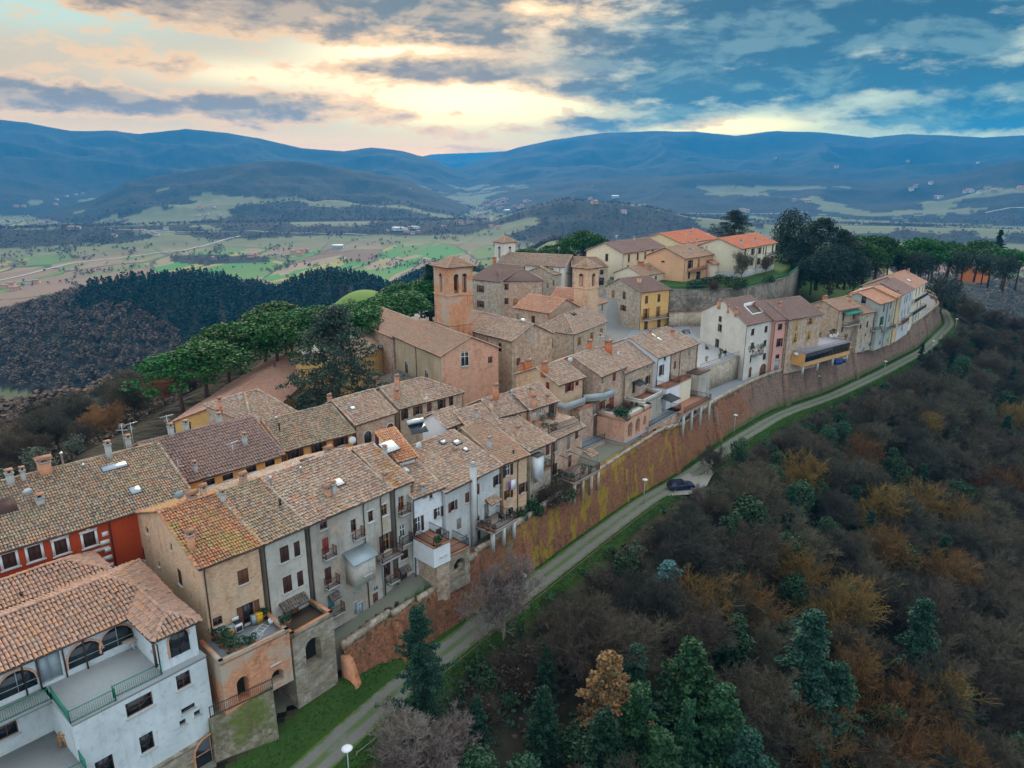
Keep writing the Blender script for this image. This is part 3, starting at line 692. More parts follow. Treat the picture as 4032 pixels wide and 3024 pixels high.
# ------------------------------------------------------------------ ground: one sheet to the far mountains
def resample(P, step):
    P = np.asarray(P, float); d = np.r_[0, np.cumsum(np.hypot(*np.diff(P, axis=0).T))]; n = int(d[-1] / step) + 1
    q = np.linspace(0, d[-1], n)
    r = np.c_[np.interp(q, d, P[:, 0]), np.interp(q, d, P[:, 1])]
    for _ in range(3): r[1:-1] = (r[:-2] + 2 * r[1:-1] + r[2:]) / 4
    return r
_LP = [((677, 1657), 3), ((800, 1535), 3.2), ((967, 1405), 3.5), ((1115, 1292), 3.5), ((1260, 1182), 3.2), ((1400, 1077), 2.5), ((1500, 1018), 1.5), ((1595, 945), .6), ((1680, 897), 0), ((1800, 855), 0), ((1900, 808), 0), ((2000, 755), 0), ((2052, 700), 0)]
LANE = np.array([(-31, 24), (-23.5, 37)] + [tuple(at('Q', *p, z))[:2] for p, z in _LP] + [(173.5, 282), (176, 310), (165, 345)], float)
LANE = resample(LANE, 3.0)
def LZ(y): return np.interp(y, [40, 49, 56, 63, 72, 86, 100, 110, 125, 140], [2.8, 3, 3.2, 3.5, 3.5, 3.2, 2.5, 1.5, .6, 0])
def wtop(y): return np.interp(y, [48, 56, 60, 64, 69, 80, 107, 113, 118, 180, 260], [7.5, 7.6, 7.9, 8.6, 9.9, 10.2, 10.4, 9.0, 8.0, 7.8, 6.4])
def normals(P):
    t = np.gradient(P, axis=0); t /= np.hypot(t[:, 0], t[:, 1])[:, None]; return np.c_[-t[:, 1], t[:, 0]]
def offset(P, o): return P + normals(P) * (np.asarray(o)[:, None] if hasattr(o, '__len__') else o)
def sdist(x, y, P):     # signed distance to a polyline, left of it positive; also arclength
    best = np.full(x.shape, 1e18); sg = np.zeros(x.shape); arc = np.zeros(x.shape); acc = 0.0
    for a, b in zip(P, P[1:]):
        d = b - a; L = math.hypot(*d); d = d / L
        rx, ry = x - a[0], y - a[1]; t = np.clip(rx * d[0] + ry * d[1], 0, L)
        px, py = rx - t * d[0], ry - t * d[1]; q = px * px + py * py
        k = q < best; best = np.where(k, q, best); sg = np.where(k, np.sign(d[0] * ry - d[1] * rx), sg); arc = np.where(k, acc + t, arc); acc += L
    return np.sqrt(best) * np.where(sg == 0, 1, sg), arc
def sm(x, a, b):
    t = np.clip((x - a) / (b - a), 0, 1); return t * t * (3 - 2 * t)
_P = np.random.default_rng(3).random((256, 256))
def vnoise(x, y):
    xi, yi = np.floor(x).astype(int), np.floor(y).astype(int); fx, fy = x - xi, y - yi; fx, fy = fx * fx * (3 - 2 * fx), fy * fy * (3 - 2 * fy)
    g = lambda a, b: _P[a & 255, b & 255]
    return (g(xi, yi) * (1 - fx) + g(xi + 1, yi) * fx) * (1 - fy) + (g(xi, yi + 1) * (1 - fx) + g(xi + 1, yi + 1) * fx) * fy
def fbm(x, y, o=5):
    r = 0; a = .5; s = 1.0
    for i in range(o): r = r + a * vnoise(x * s + 17 * i, y * s + 31 * i); a *= .5; s *= 2.03
    return r
EDGE = resample([(-70, 20), (-58, 55), (-58, 75), (-60, 95), (-58, 120), (-48, 150), (-40, 180), (-22, 215), (10, 262), (60, 310), (130, 345), (230, 370), (330, 380)], 12)
LANEC = resample(LANE, 9.0)
def qaz(u): return np.arctan2((u - 1106) / 1533.0, 1.06)
def qel(v, u=1106.0):
    x = (u - 1106) / 1533.0; y = -(v - 829.5) / 1533.0; return (-_st + y * _ct) / np.sqrt(x * x + (_ct + y * _st) ** 2)
MOUNT = [  # foot distance, ridge distance, falloff behind, skyline of that ridge (photo px converted to azimuth and slope)
    (4200, 7500, 3000, [(-500, 250), (0, 258), (60, 262), (150, 278), (230, 280), (300, 288), (400, 275), (480, 285), (560, 298), (650, 318), (740, 325), (800, 318), (870, 325), (930, 341), (1000, 372), (1080, 410), (1200, 470)]),
    (9500, 13500, 1500, [(600, 400), (840, 352), (930, 332), (1000, 330), (1110, 325), (1250, 345), (1400, 380)]),
    (4300, 8600, 3000, [(860, 420), (960, 372), (1060, 337), (1120, 318), (1200, 300), (1300, 287), (1420, 282), (1500, 283), (1590, 293), (1680, 281), (1780, 283), (1880, 297), (1960, 288), (2050, 290), (2130, 296), (2212, 290), (2700, 300)]),
    (2500, 4300, 1200, [(0, 475), (180, 430), (260, 392), (400, 367), (560, 347), (640, 346), (700, 356), (800, 373), (870, 387), (930, 412), (1000, 445), (1060, 480)]),
    (3000, 5200, 1300, [(980, 470), (1100, 412), (1250, 388), (1400, 382), (1600, 372), (1750, 382), (1900, 394), (2050, 380), (2212, 345), (2700, 320)]),
    (1700, 2600, 700, [(1060, 480), (1130, 455), (1220, 432), (1330, 440), (1420, 452), (1500, 470), (1600, 480), (1700, 487)])]
HILLS = [(-27, 900, 14, 260, -62), (-14, 850, 8, 230, -58), (-12, 450, 9, 140, -13), (-4.5, 480, 6, 150, -2), (-4, 1050, 7, 260, -80), (4, 1200, 6, 260, -46), (12, 1500, 5, 300, -78),
         (-30, 350, 12, 130, -62), (22, 1250, 9, 260, -84), (33, 1100, 8, 300, -74), (-20, 2300, 5, 160, -118)]
LAWN = np.array([(18, 180), (33, 187.5), (46.5, 187.5), (62.3, 189.5), (82.5, 213), (95, 236), (112, 270)], float)
def ground(x, y):
    x = np.asarray(x, float); y = np.asarray(y, float)
    D = np.hypot(x, y); az = np.arctan2(x, y)
    zf = np.full(x.shape, -150.0) + 5 * (fbm(x / 400, y / 400, 3) - .5)
    for a, d, sa, sd, zt in HILLS:
        g = np.exp(-((np.degrees(az) - a) / sa) ** 2 - ((D - d) / sd) ** 2)
        zf = np.maximum(zf, -150 + (zt + 150) * g * (1 + .25 * (fbm(x / 130, y / 130, 3) - .5)))
    for fd, rd, bk, sky in MOUNT:
        s = np.array(sky, float); el = np.interp(az, qaz(s[:, 0]), qel(s[:, 1], s[:, 0]))
        t = (D - fd) / (rd - fd); tt = np.clip(t, 0, 1); top = CAMH + rd * el + 150
        k = rd / 7000.0
        nse = (np.abs(fbm(x / (900 * k), y / (900 * k), 6) - .47) * 2.2) * 4 * tt * (1.02 - tt) * 0.62
        g = tt ** 1.25 * (1 - nse) * np.where(t > 1, np.exp(-((t - 1) * (rd - fd) / bk) ** 2), 1)
        zf = np.maximum(zf, -150 + top * g + 10 * (fbm(x / 120, y / 120, 3) - .5) * tt * np.clip(1.02 - tt, 0, 1))
    near = D < 1400
    zn = np.full(x.shape, -150.0)
    if near.any():
        X, Y = x[near], y[near]
        s, arc = sdist(X, Y, LANEC); q, _ = sdist(X, Y, EDGE)
        cl = sm(Y, 57, 64) * sm(Y, 122, 100); t = s - 4.2 + 1.2 * cl
        n1 = fbm(X / 25, Y / 25, 4) - .5
        w12 = sm(Y, 120, 145)
        wt = wtop(Y) - .22
        top = np.maximum(12.7 - 1.6 * sm(Y, 180, 260), wt)
        zin = wt + (top - wt) * sm(t, 9 + 4 * w12, 14 + 8 * w12)
        bs, _ = sdist(X, Y, LAWN); bump = sm(bs, .2, 3.0) * sm(X, 16, 34)
        zin = zin + 2.0 * sm(t, 24, 44) * (1 - bump) * sm(Y, 100, 150) * (1 - np.exp(-(np.maximum(0, np.hypot(X - 42, Y - 165) - 22) / 8) ** 2))
        zin = zin + (22.6 - zin) * bump
        qq = np.maximum(0, q)
        zin = zin - (qq * .36 + 2.2 * n1 * np.minimum(1, qq / 10)) + .14 * np.maximum(0, qq - 130) + .1 * np.maximum(0, qq - 300)
        r = np.maximum(0, -s - 1.7)
        zr = -.10 * np.minimum(r, 2.0) - .42 * np.maximum(0, r - 2.0) + .22 * np.maximum(0, r - 70) + 2.4 * n1 * np.minimum(1, r / 12) + .08 * np.maximum(0, r - 400)
        lz = LZ(Y)
        step = np.where(t > .6 + .7 * (1 - cl) + 4.5 * sm(Y, 59, 56), zin, np.where(s < -1.7, zr + lz, lz + 1.3 * sm(s, 1.9, 3.4) * sm(Y, 64, 56) + .35 * sm(s, 1.6, 2.6)))
        back = sm(Y, 330, 420)     # the ridge ends behind the park
        zn[near] = np.maximum(step - back * 95, -150)
    return np.maximum(zf, zn)
def g1(x, y): return float(ground(np.array([x]), np.array([y]))[0])

def forest_mask(x, y, z):
    D = np.hypot(x, y); az = np.degrees(np.arctan2(x, y))
    n = fbm(x / 260 + 5, y / 260, 4); m = fbm(x / 700 + 9, y / 700 + 3, 3)
    f = np.where(z > -118, 1.0, np.where(n + .35 * (m - .5) > .62, 1.0, 0.0))
    hill_meadow = (fbm(x / 330 + 41, y / 330 + 7, 4) > .575) & (D > 1500) & (z < 15)
    f = np.where(hill_meadow, 0.0, f)
    for a, d, sa, sd in ((-8.5, 440, 10.0, 160), (-2.0, 980, 4.2, 110), (2.6, 1150, 2.6, 80), (-6.2, 880, 2.6, 70), (-33, 300, 4, 40), (-24, 250, 3, 28), (9.5, 1500, 2.2, 90), (14, 1900, 3, 110)):
        f = np.where(((az - a) / sa) ** 2 + ((D - d) / sd) ** 2 + .8 * (fbm(x / 60, y / 60, 3) - .5) < 1, 0.0, f)
    return f
def build_ground():
    azs = np.unique(np.r_[np.linspace(-80, -41, 60), np.linspace(-41, 41, 760), np.linspace(41, 80, 60)])
    ds = np.r_[np.linspace(8, 24, 6)[:-1], 24 * np.exp(np.linspace(0, math.log(16000 / 24), 620))]
    A, Dd = np.meshgrid(np.radians(azs), ds); x, y = np.sin(A) * Dd, np.cos(A) * Dd
    z = ground(x.ravel(), y.ravel()); x, y = x.ravel(), y.ravel()
    D = np.hypot(x, y); fo = forest_mask(x, y, z)
    s, _ = sdist(x, y, LANEC); q, _ = sdist(x, y, EDGE)
    nearm = D < 420
    town = nearm & (s > 3.2 + 2.2 * sm(y, 70, 60)) & (q < -9 + 7 * sm(y, 95, 130))
    bank = nearm & (s > -9) & (s < 4.6); bk = sm(s + 2.4 * (fbm(x / 3, y / 3, 3) - .5), -4.4, -2.9) * bank
    ls, _ = sdist(x, y, LAWN); park = ((ls > 0) & (x > 30)) | ((y > 218) & (s > 16) & (x > 60))
    fo = np.where(town, 0, fo * (1 - bk))
    me = bpy.data.meshes.new('ground'); na, nr = len(azs), len(ds)
    me.vertices.add(len(x)); me.vertices.foreach_set('co', np.c_[x, y, z].ravel().astype(np.float32))
    i, j = np.meshgrid(np.arange(nr - 1), np.arange(na - 1), indexing='ij'); b = (i * na + j).ravel()
    f = np.c_[b, b + 1, b + na + 1, b + na]
    me.loops.add(f.size); me.loops.foreach_set('vertex_index', f.ravel().astype(np.int32)); me.polygons.add(len(f))
    me.polygons.foreach_set('loop_start', (np.arange(len(f)) * 4).astype(np.int32)); me.polygons.foreach_set('use_smooth', np.ones(len(f), bool))
    ca = me.color_attributes.new('cover', 'FLOAT_COLOR', 'POINT')
    grass = np.where(park & town, 1.0, bk)
    grass = np.maximum(grass, ((np.degrees(np.arctan2(x, y)) + 8.5) / 10.0) ** 2 + ((D - 440) / 160) ** 2 < 1.05)
    ca.data.foreach_set('color', np.c_[fo, grass, (town & ~park) * (1 - .5 * sm(y, 120, 105) * sm(s, 12, 9)), np.ones(len(x))].ravel().astype(np.float32))
    me.update(calc_edges=True)
    m, t = newmat('land')
    o = nd(t, 'ShaderNodeTexCoord').outputs['Object']
    cv = nd(t, 'ShaderNodeSeparateColor', {0: nd(t, 'ShaderNodeVertexColor', layer_name='cover').outputs[0]}).outputs
    rot = nd(t, 'ShaderNodeMapping', {0: o, 2: (0, 0, .5), 3: (1 / 150, 1 / 420, 0)}).outputs[0]
    rot = nd(t, 'ShaderNodeVectorMath', {0: rot, 1: scalev(t, noise(t, o, .004, 2, .5, 1), (.5, .5, 0))}, operation='ADD').outputs[0]
    v1 = nd(t, 'ShaderNodeTexVoronoi', {'Vector': rot, 'Scale': 1.0}, voronoi_dimensions='2D', distance='CHEBYCHEV')
    v2 = nd(t, 'ShaderNodeTexVoronoi', {'Vector': scalev(t, rot, (3.2, 1.4, 1)), 'Scale': 1.0}, voronoi_dimensions='2D', distance='CHEBYCHEV')
    r1 = nd(t, 'ShaderNodeSeparateColor', {0: v1.outputs['Color']}).outputs; r2 = nd(t, 'ShaderNodeSeparateColor', {0: v2.outputs['Color']}).outputs
    pal = [(0, (.22, .12, .08)), (.15, (.28, .16, .10)), (.29, (.34, .22, .13)), (.41, (.16, .22, .05)), (.53, (.30, .18, .115)), (.64, (.10, .24, .04)), (.74, (.36, .26, .14)), (.83, (.05, .26, .035)), (.91, (.40, .34, .08))]
    fld = ramp(t, mth(t, 'FRACT', mth(t, 'ADD', r1[0], mth(t, 'MULTIPLY', r2[0], .33))), pal, 'CONSTANT')
    fld = mix(t, mth(t, 'MULTIPLY', noise(t, scalev(t, o, (.02, .02, .02)), 1.0, 6, .7), .55), fld, (.16, .13, .08))
    edge = nd(t, 'ShaderNodeTexVoronoi', {'Vector': rot, 'Scale': 1.0}, voronoi_dimensions='2D', feature='DISTANCE_TO_EDGE').outputs[0]
    fld = mix(t, mth(t, 'MULTIPLY', sst(t, mth(t, 'ADD', edge, mth(t, 'MULTIPLY', mth(t, 'SUBTRACT', noise(t, o, .02, 3), .5), .08)), .03, .012), .75), fld, (.05, .055, .03))
    meadow = mix(t, noise(t, o, .012, 5, .6), (.13, .15, .06), (.21, .19, .10))
    # forest floor / distant woodland canopy
    ftex = noise(t, o, .11, 3, .7); fbig = noise(t, o, .004, 5, .6)
    fst = mix(t, sst(t, fbig, .42, .66), (.07, .056, .036), (.05, .045, .03))
    fst = mix(t, sst(t, ftex, .42, .68), fst, (.014, .016, .013))
    fst = mix(t, mth(t, 'MULTIPLY', sst(t, noise(t, o, .03, 4, .7), .5, .66), .6), fst, (.022, .036, .024))
    zz = nd(t, 'ShaderNodeSeparateXYZ', {0: o}).outputs[2]
    fieldcol = mix(t, sst(t, zz, -142.0, -120.0), fld, meadow)
    gr = mix(t, noise(t, o, .35, 5, .65), (.024, .075, .012), (.075, .11, .028))
    pave = mix(t, noise(t, o, .5, 5, .65), (.24, .235, .225), (.33, .315, .29))
    farg = sst(t, nd(t, 'ShaderNodeSeparateXYZ', {0: o}).outputs[2], 0.0, -2.5)
    gr = mix(t, farg, gr, mix(t, noise(t, o, .05, 4), (.11, .20, .03), (.18, .25, .06)))
    c = mix(t, cv[0], fieldcol, fst); c = mix(t, cv[1], c, gr); c = mix(t, cv[2], c, pave)
    fin(t, c, .95, mth(t, 'MULTIPLY', ftex, cv[0]), 6.0, spec=.1, strength=.8)
    me.materials.append(m)
    tag(link('ground', me), kind='structure')
build_ground()

# ------------------------------------------------------------------ lane, street, town wall
def strip(name, P, o0, o1, z, mat, zfun=None):
    a, b = offset(P, o0), offset(P, o1); n = len(P); mb = MB()
    k = 5
    vs = [];
    for i in range(n):
        for j in range(k):
            p = a[i] * (1 - j / (k - 1)) + b[i] * (j / (k - 1)); vs.append((p[0], p[1], z if zfun is None else zfun(p[0], p[1])))
    mb.add(vs, [(i * k + j, i * k + j + 1, (i + 1) * k + j + 1, (i + 1) * k + j) for i in range(n - 1) for j in range(k - 1)])
    o = mb.build(name, mat); tag(o, kind='structure'); return o
def lane_mat():
    m, t = newmat('lane_gravel'); o = nd(t, 'ShaderNodeTexCoord').outputs['Object']
    uv = nd(t, 'ShaderNodeVertexColor', layer_name='across').outputs[0]; x = nd(t, 'ShaderNodeSeparateColor', {0: uv}).outputs[0]
    c = mix(t, noise(t, o, 1.2, 6, .7), (.17, .16, .135), (.28, .265, .225))
    mid = mth(t, 'MULTIPLY', sst(t, mth(t, 'ABSOLUTE', mth(t, 'SUBTRACT', x, .5)), .16, .05), sst(t, noise(t, o, .5, 5, .7), .3, .55))
    edge = sst(t, mth(t, 'ADD', mth(t, 'ABSOLUTE', mth(t, 'SUBTRACT', x, .5)), mth(t, 'MULTIPLY', mth(t, 'SUBTRACT', noise(t, o, 1.0, 5, .7), .5), .5)), .36, .46)
    g = mix(t, noise(t, o, 2.0, 4), (.055, .13, .02), (.16, .20, .06))
    c = mix(t, mth(t, 'MAXIMUM', mth(t, 'MULTIPLY', mid, .85), edge), c, g)
    fin(t, c, .95, noise(t, o, 6.0, 4, .7), .04); return m
def add_across(o, k):
    me = o.data; ca = me.color_attributes.new('across', 'FLOAT_COLOR', 'POINT'); n = len(me.vertices)
    v = (np.arange(n) % k) / (k - 1); ca.data.foreach_set('color', np.c_[v, v, v, np.ones(n)].ravel().astype(np.float32))
lane = strip('lane', LANE, -1.6, 1.55, .06, lane_mat(), lambda x, y: float(LZ(y)) + .06); add_across(lane, 5)
def passing_place():
    mb = MB(); p = [(22.5, 102.2), (28.2, 103.2), (32, 107.5), (35.2, 114.5), (34.2, 118.2), (27, 109.5)]
    mb.poly([(x, y, float(LZ(y)) + .05) for x, y in p]); tag(mb.build('lane_passing_place', M['gravel']), kind='structure')
M['gravel'] = m_plain('gravel', (.34, .31, .26), .95, var=.3)
passing_place()
NW = len(LANE)
def wall_mat():
    m, t = newmat('town_wall'); v = nd(t, 'ShaderNodeTexCoord').outputs['Object']
    br = nd(t, 'ShaderNodeTexBrick', {'Vector': scalev(t, wallvec(t, v), (.8, 1, 1)), 'Color1': (.34, .105, .045), 'Color2': (.44, .165, .07), 'Mortar': (.22, .14, .095), 'Scale': 1.0, 'Mortar Size': .02, 'Brick Width': .4, 'Row Height': .14})
    c = br.outputs[0]
    sp = noise(t, v, 2.6, 6, .7); big = noise(t, v, .10, 5, .62); mid = noise(t, v, .32, 6, .65)
    streak = noise(t, scalev(t, v, (.5, .5, .07)), 1.0, 5, .6)
    c = mix(t, mth(t, 'MULTIPLY', sst(t, sp, .42, .62), .8), c, (.15, .07, .04))
    sx = nd(t, 'ShaderNodeSeparateXYZ', {0: v}).outputs
    grey = sst(t, mth(t, 'ADD', sx[0], mth(t, 'MULTIPLY', mth(t, 'SUBTRACT', big, .5), 60)), 52, 72)
    st = mix(t, sst(t, sp, .4, .62), (.30, .20, .15), (.15, .105, .085))
    c = mix(t, mth(t, 'MULTIPLY', grey, .85), c, st)
    nearg = sst(t, mth(t, 'ADD', sx[0], mth(t, 'MULTIPLY', mth(t, 'SUBTRACT', mid, .5), 6)), -10.5, -13.0)
    c = mix(t, mth(t, 'MULTIPLY', nearg, mth(t, 'ADD', .35, mth(t, 'MULTIPLY', sst(t, sx[2], 2.6, 3.6), .6))), c, mix(t, sp, (.10, .085, .07), (.34, .30, .25)))
    c = mix(t, mth(t, 'MULTIPLY', sst(t, streak, .5, .68), .55), c, (.07, .05, .04))
    mossz = mth(t, 'MULTIPLY', sst(t, sx[0], 9, 17), sst(t, sx[0], 50, 36))
    moss = mth(t, 'MULTIPLY', mth(t, 'MULTIPLY', sst(t, mth(t, 'ADD', mth(t, 'MULTIPLY', streak, .3), mth(t, 'MULTIPLY', noise(t, scalev(t, v, (1, 1, .55)), .45, 7, .72), .7)), .495, .56), mossz), sst(t, noise(t, v, 1.2, 5, .7), .3, .5))
    c = mix(t, mth(t, 'MULTIPLY', moss, .85), c, mix(t, sp, (.26, .20, .015), (.50, .31, .025)))
    c = mix(t, mth(t, 'MULTIPLY', sst(t, mth(t, 'SUBTRACT', sx[2], mth(t, 'MULTIPLY', mid, 2.4)), .5, -.4), .7), c, (.08, .11, .03))
    fin(t, c, .95, mth(t, 'ADD', sp, mid), .12); return m
M['town_wall'] = wall_mat()
WI = [i for i in range(NW) if LANE[i][1] > 53 and not (i > NW - 8)]
WL = LANE[WI]; WNRM = normals(WL); NWL = len(WL)
def town_wall():
    e = empty('town_wall', (WL[0][0], WL[0][1], 0), 0, 'long battered brick town wall below the houses, mossy yellow and grey along its length', 'wall')
    mb = MB(); rows = []; k = 8; L0 = np.array([WL[0][0], WL[0][1]])
    for i in range(NWL):
        zt = float(wtop(WL[i][1])); zb_ = float(LZ(WL[i][1])) - .4; r = []
        for j in range(k + 1):
            f = j / k; cl_ = sm(WL[i][1], 57, 64) * sm(WL[i][1], 122, 100); o = 2.2 - .3 * cl_ + (2.0 - 1.1 * cl_) * f ** .9 + .22 * (fbm(np.array([i * .9 + j * .3]), np.array([j * .8]), 3)[0] - .5)
            p = WL[i] + WNRM[i] * o; r.append((p[0] - L0[0], p[1] - L0[1], zb_ + (zt - zb_) * f))
        p = WL[i] + WNRM[i] * (5.2 - 1.2 * cl_); r.append((p[0] - L0[0], p[1] - L0[1], zt)); rows.append(r)
    kk = k + 2
    mb.add([v for r in rows for v in r], [(i * kk + j, (i + 1) * kk + j, (i + 1) * kk + j + 1, i * kk + j + 1) for i in range(NWL - 1) for j in range(kk - 1)])
    body = mb.build('rampart', M['town_wall'], e); 
    pb = MB()
    for i in range(NWL - 1):
        c_ = float(sm(WL[i][1], 57, 64) * sm(WL[i][1], 122, 100)); a, b = WL[i] + WNRM[i] * (4.35 - 1.4 * c_) - L0, WL[i + 1] + WNRM[i + 1] * (4.35 - 1.4 * c_) - L0; d = b - a; zt = float(wtop(WL[i][1]))
        if WL[i][1] < 124 and WL[i][1] > 88: hh = .35
        else: hh = .75
        hh += .12 * math.sin(i * 1.9) if WL[i][1] < 88 else 0
        pb.box(((a + b)[0] / 2, (a + b)[1] / 2, zt + hh / 2), (math.hypot(*d) + .06, .42, hh), 0, math.atan2(d[1], d[0]))
    pb.build('parapet', M['parapet'], e)
    for x, y, hgt, w_ in ((-18.2, 52.0, 3.6, .8), (-11.3, 60.9, 4.0, .9), (2.0, 76, 5.5, 1.0), (30.5, 113.3, 6, 1.4), (19.0, 99.5, 5.2, .8), (62.5, 155.8, 7, 1.6), (138.5, 229.0, 6.2, 1.5), (91, 180.2, 6.6, 1.5), (41, 132.5, 7, 1.3)):
        i = int(np.argmin(np.hypot(WL[:, 0] - x, WL[:, 1] - y))); n = Vector((*WNRM[i], 0)); t = Vector((n.y, -n.x, 0)); c = Vector((*WL[i], 0)) - Vector((*L0, 0))
        cb_ = float(sm(WL[i][1], 57, 64) * sm(WL[i][1], 122, 100)); a, b, cc, d = c + n * 1.75, c + n * 2.7, c + n * (4.2 - cb_), c + n * (3.35 - cb_)
        m2 = MB(); q = []; lz0 = float(LZ(WL[i][1]))
        for s_ in (-w_ / 2, w_ / 2):
            q += [a + t * s_ + Vector((0, 0, lz0 - .3)), d + t * s_ + Vector((0, 0, lz0 + hgt)), cc + t * s_ + Vector((0, 0, lz0 + hgt + .35)), cc + t * s_ + Vector((0, 0, lz0 - .3))]
        m2.add(q, [(0, 1, 2, 3), (7, 6, 5, 4), (0, 4, 5, 1), (1, 5, 6, 2), (2, 6, 7, 3)])
        m2.build('buttress', M['brick_red'] if x < -15 else M['town_wall'], e)
M['moss_stone'] = m_stone('moss_stone', (.24, .21, .16), (.16, .135, .10), (.30, .27, .22), (.2, .175, .135), .5, .28, patch=(.09, .11, .03), pamt=.95)
M['parapet'] = m_stone('parapet_stone', (.40, .33, .26), (.28, .22, .17), (.44, .38, .31), (.30, .27, .22), .4, .22)
town_wall()
street = strip('street', LANE[[i for i in range(NW) if LANE[i][1] > 118 and i < NW - 8]], 4.6, 17.0, 7.78, M['paving'], lambda x, y: float(wtop(y)) - .19)

M['stone_dark'] = m_stone('stone_dark', (.20, .18, .15), (.13, .115, .095), (.25, .22, .19), (.17, .15, .12), .6, .35, patch=(.07, .065, .055), pamt=.8)
def square():
    mb = MB(); p = [(39.2, 141.2), (51.3, 154.2), (45.6, 172), (47, 186.8), (40, 187), (31, 180), (27, 168), (25, 155), (30, 146)]
    mb.poly([(x, y, 12.78) for x, y in p]); tag(mb.build('square_paving', M['paving']), kind='structure')
square()
def long_wall(name, label, pts, zb, zt, th, mat, cap=None, rail=None, cat='wall'):
    e = empty(name, (pts[0][0], pts[0][1], 0), 0, label, cat); P = [Vector((p[0] - pts[0][0], p[1] - pts[0][1], 0)) for p in pts]; mb = MB(); cb = MB()
    for i, (a, b) in enumerate(zip(P, P[1:])):
        d = b - a; rz = math.atan2(d.y, d.x); c = (a + b) / 2
        z0, z1 = (zb if not hasattr(zb, '__len__') else min(zb[i], zb[i + 1])), (zt if not hasattr(zt, '__len__') else (zt[i] + zt[i + 1]) / 2)
        mb.box((c.x, c.y, (z0 + z1) / 2), (d.length + th * .5, th, z1 - z0), 0, rz)
        if cap: cb.box((c.x, c.y, z1 + .06), (d.length + th * .5 + .04, th + .14, .12), 0, rz)
    mb.build('wall', M[mat], e)
    if cap: cb.build('coping', M[cap], e)
    if rail: railing([(p.x, p.y) for p in P], (zt if not hasattr(zt, '__len__') else zt[0]) + .1, e, rail, 1.0, .3)
    return e
long_wall('retaining_wall', 'pitted grey stone retaining wall carrying the railed edge of the little square', [(38.6, 140.6), (51.2, 153.4)], 7.4, 12.75, .6, 'stone_grey', 'concrete', 'iron')
long_wall('garden_wall', 'high dark stone wall holding up the lawn of the red-roofed house', [(33, 187.3), (46.5, 187.0), (62.3, 189.2), (82.6, 212.8), (95.2, 236)], 10.5, 22.3, .8, 'stone_dark', 'stone_dark', 'rail_green')
long_wall('square_back_wall', 'grey stone wall behind the little square, joining the yellow-fronted house to the high garden wall', [(41.5, 184.6), (46.6, 186), (54, 186.8)], 12, 16.5, .6, 'stone_grey', 'terracotta')
long_wall('street_parapet_step', 'low stone edge wall between square benches and the tall white house', [(25.5, 150.5), (30.4, 145.6), (38.2, 140.6)], 11, 13.4, .4, 'stone_grey', 'concrete') if False else None

def bastion():
    a, b, c, d = at('I', 285, 1290, 8.3), at('I', 800, 985, 9.0), at('I', 330, 1760, 3.0), at('I', 885, 1600, 3.3)
    n = Vector((-(b - a).y, (b - a).x, 0)).normalized() * 5.5
    e = empty('mossy_bastion', (a.x, a.y, 0), 0, 'rough stone bastion overgrown with moss and ivy, carrying the railed walkway beside the white house', 'wall')
    o = Vector((a.x, a.y, 0)); mb = MB(); P = [p - o for p in (a, b, c, d)]; z0 = Vector((0, 0, -3))
    lo = [P[2] + z0, P[3] + z0, P[3] + n * 1.2 + z0, P[2] + n * 1.2 + z0]; hi = [P[0], P[1], P[1] + n, P[0] + n]
    k = 6
    for i in range(4):
        for j in range(k):
            f0, f1 = j / k, (j + 1) / k; mb.poly([lo[i].lerp(hi[i], f0), lo[(i + 1) % 4].lerp(hi[(i + 1) % 4], f0), lo[(i + 1) % 4].lerp(hi[(i + 1) % 4], f1), lo[i].lerp(hi[i], f1)])
    mb.poly(hi); mb.build('wall', M['moss_stone'], e)
    railing([(hi[0].x, hi[0].y), (hi[1].x, hi[1].y)], 8.9, e, 'iron', 1.0, .16)
bastion()
# ------------------------------------------------------------------ houses: front row along the wall, near to far
HS = {}
def xy(p): return p[0], p[1]
def row(key, s, a, b, ze, **k):
    A = at(s, *a, ze) if len(a) == 2 else a; B = at(s, *b, ze) if len(b) == 2 else b
    h = House(A=A, B=B, ze=ze, **k); HS[key] = h; return h

# 1 brick gable house
h = row('1a', 'B', (150, 1190), (620, 1010), 20, name='brick_house', label='tan brick gable house with red and mossy roof above the terrace with the stove', z0=7.5, depth=14.6, zr=22.7, wall='brick_tan', roof='t_redmoss')
h.w('F', 'B', (475, 1235), w=.95, h=1.35, col='wood_mid', kind='shut').w('F', 'B', (290, 1560), 'plain', .8, .8, 'wood_mid').w('F', 'B', (515, 1500), 'open', 1.0, 1.9, 'wood_mid', fr='wood_dark')
h.w('L', 'A', (785, 390), 'plain', .7, .6, 'wood_mid').w('L', 'A', [(763, 510)], 'shut', .8, 1.3).w('L', 'A', (960, 640), 'shut', .8, 1.5).w('L', 'A', (913, 478), 'plain', .5, .7, 'wood_mid').w('L', 'A', (850, 570), 'plain', .4, .5, 'wood_mid')
h.finish(gutter=(.5,)); h.chim('B', 330, 690, 'grey', .9, .5); c = h.chim_at(.5, 2.2, 'brick', 1.5, .6); h.chim('C', 1475, 975, 'tan', .8, .6); h.chim('C', 1385, 985, 'brick', .4, .9); h.dish('C', 1300, 1015, 'zinc')
